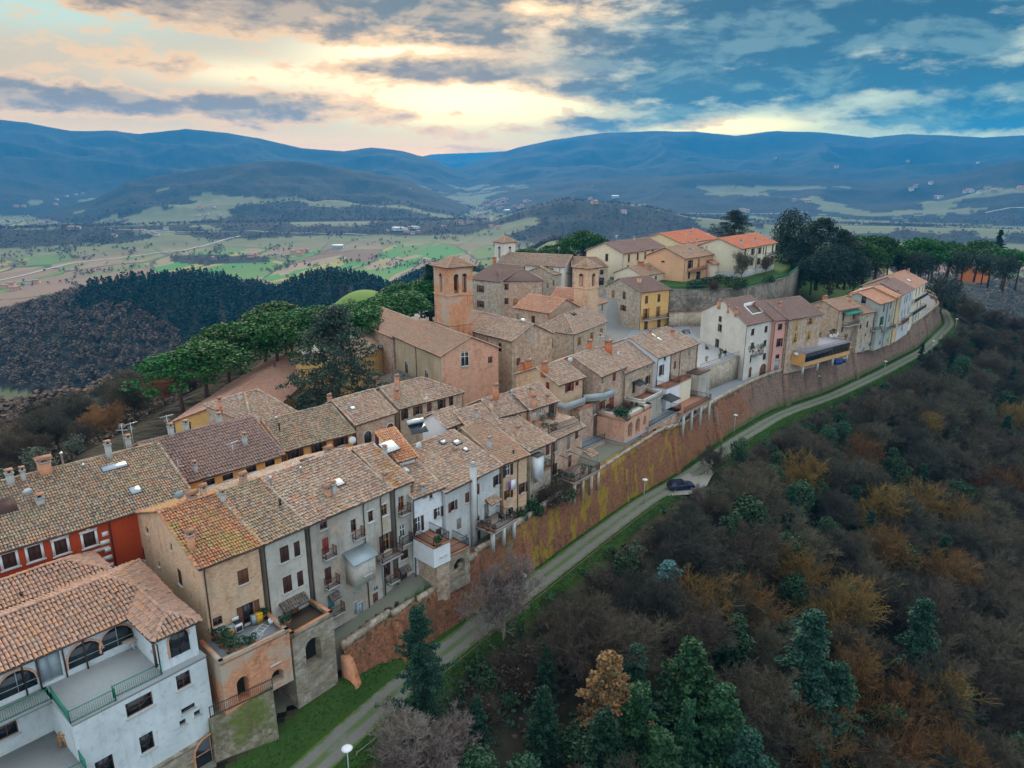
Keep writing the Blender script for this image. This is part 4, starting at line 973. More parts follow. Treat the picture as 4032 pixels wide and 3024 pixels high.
# 1b
h = row('1b', 'B', (620, 1010), (950, 870), 20, name='plaster_house', label='smooth grey plaster house with dark shutters and a tiled canopy over an arched door', z0=7.5, depth=14.6, zr=22.7, wall='plaster_grey', roof='t_mossy')
h.w('F', 'B', (775, 1072), w=.9, h=1.5).w('F', 'B', (866, 1034), w=.62, h=1.45).w('F', 'B', (797, 1290), w=.9, h=1.6).w('F', 'B', (890, 1250), w=.62, h=1.5).w('F', 'B', (822, 1510), 'archdoor', 1.6, 2.6, 'wood_mid', sur='plaster_worn')
h.finish(gutter=(.15,)); h.awning('F', 'B', 825, 1400, 2.6, 1.0, 't_dark'); h.chim('B', 745, 725, 'pipe', .6); h.chim('B', 678, 575, 'metal', .8)
# 1c
h = row('1c', 'B', (950, 870), (1565, 605), 20, name='worn_house', label='long weathered plaster house with red balconies, a small boxed-out room and brown streaks', z0=8, depth=14.6, zr=22.7, wall='plaster_worn', roof='t_grey')
h.w('F', 'B', (1058, 865), 'plain', .8, .7, 'wood_mid').w('F', 'B', (1073, 1012), w=.7, h=1.6, col='wood_red').w('F', 'B', (1092, 1230), w=.75, h=1.75).w('F', 'B', (1112, 1415), 'door', .7, 1.6, 'teal')
h.w('F', 'B', (1276, 865), 'plain', .65, 1.3, 'wood_mid').w('F', 'B', (1400, 798), 'plain', .6, 1.15, 'wood_mid', sur='white_paint').w('F', 'B', (1500, 752), 'plain', .7, 1.2, 'wood_orange', sur='white_paint')
h.w('F', 'B', (1513, 985), 'open', .9, 1.9, 'wood_dark', fr='wood_orange').w('F', 'B', (1525, 1180), 'half', .7, 1.5, 'wood_dark', fr='wood_mid').w('F', 'B', (1305, 1300), w=.8, h=1.0, col='green_pale', sur='plaster_worn')
h.w('F', 'B', (1325, 1480), 'door', .7, 1.6, 'zinc').w('F', 'B', (1437, 1395), 'door', .7, 1.4, 'wood_mid').w('F', 'B', (1288, 1470), 'door', .35, 1.4, 'zinc').w('F', 'B', (1440, 1320), 'plain', .6, .5, 'zinc')
h.finish(gutter=(.1, 6.4, 8.6)); h.balc('F', 'B', 1090, 1085, 1.3, .6, 'iron_rust'); h.balc('F', 'B', 1110, 1295, 1.4, .6, 'iron_rust'); h.balc('F', 'B', 1145, 1495, 1.5, .6, 'iron_rust'); h.balc('F', 'B', 1300, 945, 1.2, .6, 'iron_rust')
h.balc('F', 'B', 1520, 1085, 2.8, .9, 'iron_rust'); h.balc('F', 'B', 1545, 1255, 1.3, .8, 'iron_rust'); h.awning('F', 'B', 1125, 1360, 1.2, .6, 't_dark')
h.chim('B', 1135, 640, 'grey', 1.2, .45); h.chim('B', 1090, 640, 'brick', .6, .8); h.chim('B', 895, 490, 'metal', .6); h.skyl('B', 1165, 560, .9, .9, 'skywhite'); h.chim('B', 470, 500, 'brick', .7, .7); h.chim('B', 1090, 300, 'brick', .4, .8); h.dish('B', 1270, 300); h.pipe('F', 'B', 1480, 1100, 1400, 'zinc', .07); h.skyl('B', 950, 375, 1.6, .6, 'tile_under')
a, c = h.hit('F', 'B', 1290, 1140); p, rz = h.place('F', a, c - 1.0); mb = MB(); mb.box((0, -.75, .7), (2.5, 1.5, 2.6), 0); mb.slab([Vector(v) for v in ((-1.5, -1.75, 2.0), (1.5, -1.75, 2.0), (1.5, 0, 2.75), (-1.5, 0, 2.75))], .08, 1)
bay = mb.build('projecting_room', [M['plaster_grey'], M['zinc']], h.e, p, rz)
link('window', win_mesh('plain', .8, .9, 'wood_dark', 'concrete_pale'), bay, (0.2, -1.56, .3))
# 1d
h = row('1d', 'B', (1572, 602), (1712, 545), 20, name='narrow_plaster_house', label='narrow grey plaster house with orange lichen roof and balcony door beside the white house', z0=8.3, depth=13, zr=22.6, wall='plaster_grey', roof='t_rust')
h.w('F', 'B', (1622, 705), 'plain', .75, 1.6, 'wood_orange').w('F', 'B', (1632, 905), 'plain', .7, 1.4, 'white_paint').w('F', 'B', (1645, 1075), w=1.0, h=1.0).w('F', 'B', (1642, 1245), 'door', 1.0, 2.0, 'wood_dark')
h.finish(gutter=(.1, 2.5)); h.balc('F', 'B', 1635, 770, 1.3, .55, 'iron_rust'); h.balc('F', 'B', 1645, 985, 1.4, .6, 'iron'); h.awning('F', 'B', 1640, 1170, 1.4, .5, 't_dark'); h.chim('B', 1505, 535, 'brick', .4, .5); h.chim('B', 1505, 355, 'grey', .9, .45); h.skyl('B', 1535, 300, 1.8, 1.6, 'skywhite')
# raised orange roof behind 1d and 2
h = row('1e', 'B', (1600, 410), (1745, 370), 20.6, name='roof_dormer_house', label='low upper storey under a bright orange tile roof with a white roof hatch', z0=18, depth=5, zr=22.7, rp=.98, wall='plaster_white', roof='t_orange'); h.finish(gutter=False); h.dish('B', 1745, 335)
# 2 white narrow house
h = row('2', 'D', (285, 1258), (560, 1150), 18.3, name='white_house', label='bright white narrow house with a railed roof terrace jutting over the town wall', z0=8.4, depth=12, zr=20.9, rp=.62, wall='plaster_white', roof='t_grey')
h.w('F', 'D', (437, 1225), 'plain', .45, .5, 'wood_mid').w('F', 'D', (500, 1365), 'open', .65, 1.15, 'wood_dark', fr='white_paint').w('F', 'D', (325, 1470), 'open', .7, 1.7, 'wood_dark', fr='white_paint').w('F', 'D', (505, 1560), 'door', .8, 1.5, 'wood_dark')
h.finish(gutter=(.05,)); h.chim('D', 365, 1185, 'grey', .5, .7); h.skyl('D', 215, 1000, .5, .8, 'skywhite')
# 3 light grey house
h = row('3', 'D', (562, 1200), (1063, 955), 17.9, name='grey_house', label='light grey plaster house with a tall outside chimney and a tiled terrace on concrete posts', z0=9.6, depth=12.5, zr=20.6, rp=.62, wall='plaster_pale', roof='t_grey')
h.w('F', 'D', (625, 1310), 'open', .7, 1.1, 'wood_mid', fr='wood_dark').w('F', 'D', (752, 1235), w=.72, h=1.2, col='wood_mid').w('F', 'D', (680, 1465), w=.75, h=1.3, col='wood_pale').w('F', 'D', (842, 1165), w=.7, h=1.3, col='wood_mid').w('F', 'D', (1010, 1085), 'open', .7, 1.3, 'wood_dark').w('F', 'D', (920, 1355), 'door', .85, 2.0, 'wood_pale').w('F', 'D', (725, 1620), 'door', 1.1, 1.4, 'zinc').w('F', 'D', (850, 1580), 'hole', 1.0, 1.6)
h.finish(gutter=(5.4,)); h.awning('F', 'D', 950, 1240, 1.9, 1.0, 't_grey'); h.skyl('D', 660, 765, .9, .7); h.skyl('D', 735, 825, .5, .5, 'skywhite'); h.skyl('D', 540, 762, .7, .5); h.chim('D', 650, 900, 'tan', 1.0, .6)
a, c = h.hit('F', 'D', 788, 1090); p, rz = h.place('F', a, 9.6); mb = MB(); mb.box((0, -.28, 5.0), (.62, .5, 10.0), 0); mb.box((0, -.28, 10.06), (.75, .65, .12), 1); mb.box((0, -.28, 10.26), (.5, .4, .3), 1); mb.build('outside_chimney', [M['plaster_pale'], M['concrete']], h.e, p, rz)
h = HS['2']; q = [h.slope_hit('D', *p)[:2] for p in ((405, 985), (630, 885), (705, 990), (515, 1085))]; xa, xb, ya, yb_ = q[0][0], min(q[1][0], h.L - .2), min(q[2][1], q[3][1]), max(q[0][1], q[1][1])
mb = MB(); mb.slab([h.loc(xa, ya, h.hz(ya) + .36), h.loc(xb, ya, h.hz(ya) + .36), h.loc(xb, yb_, h.hz(ya) + .36), h.loc(xa, yb_, h.hz(ya) + .36)], .5) if False else None
# 4 orange brick house
h = row('4', 'D', (1065, 955), (1300, 870), 17.9, name='orange_brick_house', label='orange brick house with dark open shutters and white laundry under the top window', z0=9.6, depth=11, zr=20.5, rp=.7, wall='brick_tan', roof='t_church')
h.w('F', 'D', (1105, 1000), 'open', .8, 1.4, 'wood_dark', fr='white_paint').w('F', 'D', (1110, 1205), 'open', .7, 1.1, 'wood_dark', fr='wood_orange').w('F', 'D', (1238, 1150), 'open', .75, 1.3, 'wood_dark', fr='wood_mid').w('F', 'D', (1130, 1350), 'arch', .8, 1.0, 'wood_mid')
h.finish(gutter=(2.6,)); h.chim('D', 945, 810, 'grey', 1.3, .5); h.chim('D', 1155, 860, 'pipe', .4)
# 5 stone house
h = row('5', 'D', (1300, 840), (1522, 745), 17.7, name='stone_house', label='stone house with one red shutter and a small white box room beside an iron balcony', z0=9.6, depth=8, zr=19.9, rp=.9, wall='stone_grey', roof='t_grey')
h.w('F', 'D', (1452, 825), w=.75, h=1.3, col='wood_red').w('F', 'D', (1345, 1065), w=.75, h=1.5, col='wood_pale').w('F', 'D', (1397, 1215), 'door', 1.0, 1.6, 'wood_mid').w('F', 'D', (1316, 1225), 'plain', .35, .5).w('F', 'D', (1225, 1330), 'plain', .6, .5, 'wood_mid')
h.finish(gutter=(4.6,)); h.chim('D', 1190, 700, 'tan', 1.0, .6); h.balc('F', 'D', 1405, 970, 1.5, .8, 'iron', 'terracotta')
a, c = h.hit('F', 'D', 1335, 950); p, rz = h.place('F', a, c); mb = MB(); mb.box((0, -.5, 0), (1.3, 1.0, 2.9), 0); mb.box((0, -.55, 1.5), (1.5, 1.2, .12), 1); mb.build('box_room', [M['plaster_white'], M['tile_under']], h.e, p, rz)
# 6 stone house with strip roof and plant terrace behind
h = row('6', 'D', (1520, 738), (1782, 620), 17.2, name='stone_terrace_house', label='pinkish stone house with a narrow strip of tiles before a roof terrace of pots', z0=9.6, depth=8.5, zr=18.1, rp=.26, zb=18.0, wall='stone_pink', roof='t_grey')
h.w('F', 'D', (1522, 800), w=.7, h=1.1, col='wood_pale').w('F', 'D', (1632, 765), w=.75, h=1.8, col='wood_pale').w('F', 'D', (1705, 690), w=.75, h=1.2, col='wood_mid').w('F', 'D', (1520, 985), w=.8, h=1.6).w('F', 'D', (1645, 920), 'door', .8, 1.8, 'wood_mid')
h.kind = 'gable'; h.finish(gutter=(.1,))
# 7 brick house with concrete balcony
h = row('7', 'H', (738, 662), (1003, 580), 20.3, name='balcony_house', label='brick gable house with a long pale concrete balcony and orange chimneys', z0=9.5, depth=9.4, zr=22.3, wall='brick_tan', roof='t_grey')
h.w('L', 'H', (630, 660), w=.75, h=1.1, col='wood_red').w('F', 'H', (840, 670), 'open', 1.0, 1.5, 'wood_red').w('F', 'H', (915, 640), 'plain', .8, .7, 'wood_red').w('F', 'H', (930, 870), 'door', .9, 2.0, 'wood_dark')
h.finish(gutter=(6.2,)); h.chim('H', 598, 530, 'orange', 1.2, .75); h.chim_at(1.0, 7.2, 'orange', 1.3, .85); h.chim_at(1.0, 8.3, 'orange', 1.2, .75); h.dish('H', 845, 455)
# 8
h = row('8', 'H', (1155, 580), (1402, 478), 20.3, name='tall_stone_house', label='tall stone house with a red arched garage door over the planted terrace', z0=9.5, depth=11.5, zr=22.9, wall='stone_pink', roof='t_grey')
h.w('F', 'H', (1275, 578), w=1.0, h=1.3, col='wood_red').w('F', 'H', (1160, 612), w=.6, h=1.0, col='wood_pale').w('F', 'H', (1248, 820), 'archdoor', 1.5, 2.9, 'wood_red', sur='brick_red').w('F', 'H', (1155, 850), 'open', .8, 1.3, 'wood_red').w('F', 'H', (1088, 890), 'shut', .7, 1.6, 'wood_pale')
h.finish(gutter=(8.0,)); h.chim('H', 1215, 335, 'orange', 1.6, .95); h.chim('H', 1035, 290, 'orange', 1.2, .75); h.dish('H', 1305, 400); h.ant('H', 1150, 290)
# 9
h = row('9', 'H', (1385, 545), (1702, 415), 19.4, name='awning_house', label='stone house with a black awning and a walled terrace holding a dark shed box', z0=9, depth=11, zr=22.2, wall='stone_tan', roof='t_grey')
h.w('F', 'H', (1597, 605), 'open', .8, 1.5, 'wood_dark').w('F', 'H', (1540, 625), w=.6, h=1.3).w('F', 'H', (1465, 680), 'hole', 1.0, 2.0).w('F', 'H', (1597, 480), 'plain', .4, .4)
h.finish(gutter=(.2,)); h.chim('H', 1675, 360, 'pipe', .6)
a, c = h.hit('F', 'H', 1480, 625); p, rz = h.place('F', a, c); mb = MB(); mb.slab([Vector(v) for v in ((-1.3, -1.5, -.2), (1.3, -1.5, -.2), (1.3, 0, .3), (-1.3, 0, .3))], .07); mb.build('awning', M['iron'], h.e, p, rz)
# 10
h = row('10', 'H', (1705, 398), (1842, 352), 20.2, name='white_stack_house', label='narrow white house with a brown railed balcony between two stone houses', z0=9, depth=12.5, zr=23.0, wall='plaster_white', roof='t_grey')
h.w('F', 'H', (1730, 510), 'open', .8, 1.9, 'wood_mid', fr='wood_dark').w('F', 'H', (1765, 400), 'plain', .8, .6, 'wood_mid').w('F', 'H', (1800, 690), 'door', .8, 2.0, 'wood_mid').w('F', 'H', (1765, 705), 'plain', .6, 1.1, 'wood_mid').w('F', 'H', (1838, 670), 'plain', .6, 1.1, 'wood_mid')
h.finish(gutter=(.15,)); h.skyl('H', 1655, 180, .6, 1.0, 'skywhite'); h.skyl('H', 1710, 215, .6, 1.0, 'skywhite'); h.chim('H', 1620, 175, 'brick', .6, .5)
# 11
h = row('11', 'H', (1842, 352), (2112, 248), 20.2, name='corner_stone_house', label='stone house ending the row beside the little square, one dark shutter on its front', z0=8, depth=12, zr=23.0, hr=2.6, wall='stone_tan', roof='t_grey')
h.w('F', 'H', (2000, 340), w=.75, h=1.3, col='wood_pale').w('F', 'H', (1862, 460), w=.8, h=1.5, col='wood_mid').w('F', 'H', (1870, 352), 'plain', .4, .4).w('F', 'H', (1910, 610), 'door', .7, 1.9, 'wood_dark')
h.finish(gutter=(3.4, 10.4)); h.chim('H', 1835, 172, 'brick', .7, .7)
# ---- beyond the square
h = row('12', 'F', (1640, 960), (1888, 905), 20, name='tall_white_house', label='tall cream-white four storey house facing the square, with a flower-filled balcony and garage door', z0=7.6, depth=19.4, zr=24.0, rp=.52, skew=66, wall='off_white', roof='t_brown')
h.w('L', 'F', (1407, 897), 'shut', 1.0, 1.2).w('L', 'F', [(1410, 978)], 'half', 1.0, 1.7).w('L', 'F', (1385, 1115), 'half', 1.0, 2.2).w('F', 'F', [(1695, 1010), (1810, 985), (1800, 1108), (1795, 1222)], 'half', .8, 1.45).w('F', 'F', (1690, 1130), 'half', .8, 1.4).w('F', 'F', (1672, 1245), w=.6, h=1.6).w('F', 'F', (1665, 1360), 'archdoor', 1.0, 2.4, 'wood_mid').w('F', 'F', (1775, 1340), 'archdoor', 2.6, 2.9, 'wood_mid', sur='cream')
h.rholes = [[(5.2, 3.2, 0), (9.6, 3.2, 0), (9.6, 6.6, 0), (5.2, 6.6, 0)]]; h.rholes = [[(x, y, h.hz(y)) for x, y, z in q] for q in h.rholes]
h.finish(gutter=(.2, 11.5)); h.balc('F', 'F', 1715, 1205, 3.0, 1.0, 'iron'); h.chim('F', 1545, 850, 'brick', .9, .7); h.chim('F', 1475, 820, 'brick', .7, .5); h.chim('F', 1395, 785, 'brick', 1.1, .7); h.chim('F', 1560, 850, 'metal', .8)
for q in (h,):
    mb = MB()
    for (x0, y0, x1, y1) in ((5.2, 3.2, 9.6, 3.2), (9.6, 3.2, 9.6, 6.6), (5.2, 6.6, 9.6, 6.6), (5.2, 3.2, 5.2, 6.6)):
        a_, b_ = h.loc(x0, y0, h.hz(y0)), h.loc(x1, y1, h.hz(y1)); dn, u_ = Vector((0, 0, .12)), Vector((0, 0, .45))
        if y0 == y1 == 6.6: dn = Vector((0, 0, 0)); u_ = Vector((0, 0, 1.1))
        dd = (b_ - a_).normalized(); nn = Vector((-dd.y, dd.x, 0)) * .15
        mb.add([a_ - dn, b_ - dn, b_ + u_ * .6, a_ + u_ * .6, a_ - dn + nn, b_ - dn + nn, b_ + u_ * .6 + nn, a_ + u_ * .6 + nn], [(0, 1, 2, 3), (5, 4, 7, 6), (3, 2, 6, 7), (0, 3, 7, 4), (1, 5, 6, 2)])
    mb.build('roof_terrace', M['plaster_white'], h.e)
h = row('13', 'F', (1890, 917), (1997, 905), 20, name='pink_house', label='narrow pink house squeezed between the tall white house and the stone house', z0=7.4, depth=13, zr=23.4, wall='pink', roof='t_brown')
h.w('F', 'F', (1935, 965), 'half', .9, 1.4).w('F', 'F', (1922, 1103), 'open', .9, 1.9).w('F', 'F', (1905, 1225), 'plain', 1.2, 1.0, 'wood_mid').w('F', 'F', (1897, 1300), 'door', 1.6, 2.4, 'zinc').w('F', 'F', (1975, 945), 'plain', .3, .5); h.finish(gutter=(.1,))
h = row('14', 'G', (820, 625), (1092, 580), 20, name='yellow_shutter_house', label='stone house with ochre yellow shutters behind the glazed veranda', z0=7.4, depth=13.5, zr=23.4, wall='stone_tan', roof='t_brown')
h.w('F', 'G', [(877, 670)], 'shut', 1.1, 2.4, 'wood_yellow').w('F', 'G', (985, 635), 'open', 1.2, 1.5, 'wood_yellow').w('F', 'G', (873, 765), 'half', 1.2, 2.2, 'wood_yellow').w('F', 'G', (980, 745), 'half', 1.1, 2.0, 'wood_yellow'); h.finish(gutter=(.1,)); h.chim('G', 745, 515, 'brick', .6, .9); h.chim('G', 1050, 545, 'brick', .5, .7)
h = row('16', 'G', (1062, 530), (1222, 550), 19, name='covered_balcony_house', label='stone house whose front balcony is shaded by a green awning', z0=6.8, depth=12.5, zr=20.8, kind='gable', L=None, wall='stone_tan', roof='t_church', A=None) if False else None
A16 = at('G', 1220, 552, 18.6); B16 = at('G', 1392, 517, 18.6)
h = House('covered_balcony_house', 'stone house whose front balcony is shaded by a green awning', A16, B16, 18.6, 6.8, 9.5, 20.6, 'stone_tan', 't_church'); HS['16'] = h
h.w('F', 'G', (1340, 585), 'open', .9, 2.0).w('F', 'G', (1250, 600), 'hole', 1.0, 2.0).w('F', 'G', (1238, 700), w=.9, h=1.4, col='wood_mid').w('F', 'G', (1330, 675), 'shut', .9, 1.4, 'wood_mid').w('F', 'G', (1310, 760), 'door', 1.5, 1.6, 'zinc'); h.finish(gutter=(.1,)); h.balc('F', 'G', 1310, 650, 9.0, 1.6, 'iron', 'concrete_pale'); h.chim('G', 1105, 445, 'orange', .8, .9)
a, c = h.hit('F', 'G', 1300, 548); p, rz = h.place('F', a, c); mb = MB(); mb.slab([Vector(v) for v in ((-3.8, -1.7, -.5), (3.8, -1.7, -.5), (3.8, 0, .1), (-3.8, 0, .1))], .06); mb.build('awning', M['rail_green'], h.e, p, rz)
h = row('17', 'G', (1385, 582), (1542, 552), 17, name='low_stone_house', label='lower stone house with a small black balcony and a pale blue ground floor door', z0=6.8, depth=11, zr=19.2, wall='stone_grey', roof='t_church')
h.w('F', 'G', (1385, 670), w=.8, h=1.6).w('F', 'G', (1438, 660), 'plain', .8, 1.7).w('F', 'G', (1490, 650), 'door', .9, 2.0, 'wood_dark').w('F', 'G', (1440, 595), 'plain', .4, .5).w('F', 'G', (1410, 840), 'door', 1.4, 2.6, 'zinc').w('F', 'G', (1460, 815), 'plain', .9, 1.0).w('F', 'G', (1422, 742), 'plain', .6, .9); h.finish(gutter=(7.4,)); h.balc('F', 'G', 1487, 700, 3.4, 1.1, 'iron')
h = row('18', 'G', (1545, 502), (1697, 456), 19, name='green_shutter_house', label='grey-green plaster house with dark green shutters under a red-brown roof', z0=6.6, depth=12, zr=21.4, wall='green_grey', roof='t_redmix')
h.w('F', 'G', [(1570, 530), (1625, 505), (1655, 495)], 'shut', .9, 2.0, 'wood_green').w('F', 'G', [(1550, 630)], 'open', 1.2, 2.3, 'wood_green').w('F', 'G', (1610, 610), 'door', .9, 2.0, 'teal').w('F', 'G', (1605, 755), 'door', 2.2, 2.8, 'green_pale').w('F', 'G', (1540, 780), 'door', 1.8, 2.8, 'zinc').w('L', 'G', (1410, 465), 'hole', 1.2, 1.8); h.finish(gutter=(6.0, 12.0)); h.balc('F', 'G', 1585, 690, 6.5, 1.4, 'iron'); h.chim('G', 1300, 460, 'brick', .6, .8); h.chim('G', 1680, 420, 'brick', .9, .6); h.dish('G', 1380, 400)
h = row('19', 'G', (1668, 450), (1737, 415), 19.6, name='narrow_yellow_house', label='narrow yellow house with brown balconies between the grey-green and the pale green-shuttered house', z0=6.4, depth=12, zr=22.0, wall='yellow', roof='t_redmix')
h.w('F', 'G', (1690, 500), w=.9, h=1.9, col='wood_pale').w('F', 'G', (1715, 560), 'plain', .9, 1.7).w('F', 'G', (1665, 735), 'door', 1.2, 2.5, 'wood_mid'); h.finish(gutter=False); h.balc('F', 'G', 1690, 645, 5.0, 1.3, 'iron_rust', 'terracotta'); h.skyl('G', 1620, 372, 1.6, 1.0, 'skywhite')
h = row('20', 'G', (1722, 428), (1817, 378), 19.6, name='pale_house', label='pale plaster house with rows of green shutters near the end of the street', z0=6.4, depth=12, zr=22.4, wall='plaster_pale', roof='t_brown')
h.w('F', 'G', [(1735, 465), (1752, 455), (1776, 440), (1735, 555), (1712, 570), (1762, 545)], 'shut', .9, 1.9, 'wood_green').w('F', 'G', [(1715, 675), (1765, 620)], 'door', 2.0, 2.6, 'zinc'); h.finish(gutter=False); h.balc('F', 'G', 1718, 625, 3.2, 1.3, 'iron_rust', 'terracotta')
h = row('21', 'G', (1792, 388), (1915, 322), 19.4, name='end_house', label='cream house with a pinkish roof and two long dark balconies, last of the street', z0=6.3, depth=14, zr=22.6, wall='cream_pale', roof='t_pink', ov=.5)
h.w('F', 'G', [(1825, 405), (1850, 392), (1878, 372), (1835, 500), (1860, 482)], 'shut', 1.1, 2.2, 'wood_mid').w('F', 'G', [(1800, 610), (1822, 595), (1845, 580)], 'door', 2.2, 2.7, 'zinc'); h.finish(gutter=False); h.balc_at('F', 11.0, 15.6, 20, 1.5, 'iron', 'concrete_pale'); h.balc_at('F', 11.0, 11.8, 20, 1.5, 'iron', 'concrete'); h.chim('G', 1760, 250, 'brick', 1.0, .8); h.skyl('G', 1765, 312, 2.0, 1.0, 'skywhite')

# ------------------------------------------------------------------ second row
B_ = at('A', 590, 335, 20.4); dd = Vector((math.cos(R(46)), math.sin(R(46)), 0))
B_ = B_ + dd * 7.5
h = House('orange_house', 'deep orange stucco house with white window surrounds and white corner quoins', B_ - dd * 31.5, B_, 20.4, 10, 16, 23.7, 'orange_red', 't_mossy', ov=.35); HS['S1'] = h
h.w('F', 'A', [(50, 550), (185, 510), (325, 477), (477, 437)], 'trim', .95, 1.35, 'wood_dark', sur='white_paint'); h.finish(gutter=(24.0 - .1,))
mb = MB(); L = h.L - 7.5
for i in range(12): mb.box((L - .35 - (.22 if i % 2 else .34) + .02, .31, .3 + i * .8), (.5 if i % 2 else .75, .12, .42), 0)
p, _ = h.place('F', L / 2, h.hit('F', 'A', 300, 570)[1]); mb.box((L / 2, .32, p.z), (L - .8, .1, .28), 0)
mb.build('quoins_and_band', M['white_paint'], h.e)
h.skyl('C', 982, 985, .9, .9, 'skyglass'); h.skyl('C', 830, 815, 2.2, .7, 'skyglass'); h.dish('C', 215, 1055, 'metal'); h.chim('C', 290, 1065, 'grey', .5, .8); h.skyl('C', 35, 1100, 1.4, 1.6, 'wood_dark'); h.chim('C', 795, 740, 'grey', 1.6, .6); h.chim('C', 465, 825, 'metal', 1.6); h.chim('C', 80, 925, 'grey', 1.1, .7); h.chim('C', 175, 905, 'grey', 1.1, .45); h.chim('C', 610, 830, 'metal', .5); h.chim('C', 330, 850, 'brick', 1.3, 1.2)
h = row('S2', 'C', (1220, 972), (2068, 722), 19.5, name='brown_roof_house', label='large house with an even grey-brown tile roof in the second row, antennas along its ridge', z0=10, depth=14, zr=22.7, wall='orange', roof='t_brown', tw=.3)
h.w('F', 'C', [(1520, 920), (1655, 880), (1825, 825), (1960, 780)], 'plain', 1.2, .7, 'wood_dark', sur='white_paint'); h.finish(gutter=(.1,)); h.chim('C', 1420, 850, 'grey', 1.1, .5); h.chim('C', 1780, 650, 'grey', 1.3, .55); h.chim('C', 1245, 580, 'grey', 1.2, .65); h.chim('C', 1350, 530, 'grey', 1.2, .65); h.chim('C', 935, 650, 'grey', 1.0, .6); h.chim('C', 1590, 470, 'grey', 1.2, .6); h.ant('C', 1225, 560); h.ant('C', 905, 655); h.ant('C', 970, 645); h.ant('C', 1700, 780); h.ant('C', 1310, 925); h.chim('C', 1380, 510, 'pipe', 1.0)
h = row('S3', 'B', (780, 332), (1290, 192), 19.5, name='yellow_wall_house', label='house with an orange-yellow wall under a worn tile roof, second row beside the grey-brown roof', z0=10, depth=11, zr=22.0, wall='orange', roof='t_mossy')
h.w('F', 'B', [(850, 340), (1020, 292), (1178, 245)], 'open', 1.0, 1.3, 'wood_dark'); h.finish(gutter=(.1, 9.2)); h.chim('B', 740, 185, 'pipe', 1.0); h.chim('B', 715, 105, 'metal', .4)
h = row('S4', 'J', (1810, 1160), (2140, 1056), 20, name='arched_door_house', label='stone house with two dark arched doorways, second row below the church', z0=11, depth=9.5, zr=22.4, wall='stone_pink', roof='t_grey')
h.w('F', 'B', [(1540, 165), (1378, 222)], 'arch', 1.2, 1.6, 'wood_dark'); h.finish(gutter=(.1, 6.8)); h.skyl('J', 1785, 1025, .6, .5, 'skywhite'); h.chim('J', 1600, 900, 'brick', .8, .5)
h = row('S5', 'D', (160, 472), (728, 320), 20, name='long_stone_house', label='long stone house with a hipped end and brown shutters, in front of the church gable', z0=11.5, depth=9, zr=22.2, hr=4.2, wall='stone_grey', roof='t_grey')
h.w('F', 'D', (218, 510), 'half', .8, 1.4).w('F', 'D', (320, 478), 'open', .8, 1.2, 'wood_mid').w('F', 'D', (420, 450), 'shut', .9, 1.3, 'wood_mid').w('F', 'D', (527, 423), 'open', .7, 1.3).w('F', 'D', (612, 395), 'shut', .8, 1.4); h.finish(gutter=(.1, 11.6)); h.chim('D', 140, 385, 'brick', 1.2, .6); h.chim('D', 140, 255, 'brick', 1.2, .6); h.ant('D', 400, 480)
A_ = at('J', 985, 1150, 19.2); B_ = at('J', 1350, 1050, 19.2)
h = House('hipped_low_house', 'low house with broad faded tile slopes meeting in a hip, left of the yellow-walled house', A_, B_, 19.2, 11, 13, 21.6, 'stone_tan', 't_grey', hl=3, hr=2); HS['S6'] = h; h.finish(gutter=False); h.ant('J', 900, 1040); h.chim('J', 740, 1040, 'brick', 1.6, .5); h.chim('J', 720, 1090, 'grey', .8, .6)
h = House('long_barn', 'long low building with a two-tone brown roof running back beside the pine row', (-37.5, 99), (-36, 134), 15.6, 8, 13, 18.0, 'yellow', 't_pink'); HS['S7'] = h
h.wm('F', [(8, 11), (13, 11), (20, 11)], 'shut', .9, 1.4, 'wood_pale'); h.finish(); h.chim('J', 1172, 700, 'pipe', .6)
h = House('yellow_convent', 'tall plain yellow house with few windows standing behind the cedar', (-29.5, 117), (-23.6, 135.5), 19.4, 9, 9, 21.2, 'yellow', 't_church'); HS['S8'] = h
h.w('F', 'E', (272, 1233), 'plain', 1.1, 1.9, 'wood_dark').w('F', 'E', (315, 1065), 'shut', 1.0, 1.2, 'wood_pale').w('F', 'J', (1445, 880), 'shut', .7, 1.4, 'wood_pale'); h.finish(gutter=(9.5,))
# front upper stone block 3/4 behind (long ridge roof between rows)
h = row('S10', 'D', (800, 680), (1045, 600), 19.6, name='upper_row_house', label='house with a long tile roof and grey wall strip just above the narrow terrace', z0=12, depth=7.5, zr=21.6, wall='plaster_grey', roof='t_grey')
h.finish(); h.chim('D', 830, 545, 'grey', 1.0, .5); h.chim('D', 960, 470, 'tan', 1.2, .5)
h = row('S11', 'D', (1010, 548), (1300, 475), 20.0, name='terrace_wall_house', label='brick-walled house with one dark red shutter looking onto the red tiled roof terrace', z0=12, depth=7, zr=21.8, wall='brick_tan', roof='t_grey')
h.w('F', 'D', (1197, 553), w=.8, h=1.2, col='wood_red'); h.finish(); h.ant('D', 1140, 450)
h = row('S12', 'D', (1300, 480), (1550, 400), 20.2, name='pot_terrace_house', label='small house with a dark plank door and posters on its wall behind the pot-filled terrace', z0=12, depth=7.5, zr=22.2, wall='stone_pink', roof='t_grey')
h.w('F', 'D', (1487, 480), 'door', 1.3, 2.2, 'wood_dark').w('F', 'D', (1340, 500), 'door', .9, 1.3, 'white_paint').w('F', 'D', [(1385, 470), (1398, 485)], 'plain', .4, .7, 'white_paint'); h.finish(); h.chim('D', 1330, 450, 'brick', 1.5, .6); h.chim('D', 1000, 340, 'brick', 1.3, .7); h.chim('D', 1300, 370, 'brick', 1.2, .35); h.chim('D', 1450, 400, 'brick', .6, .4)
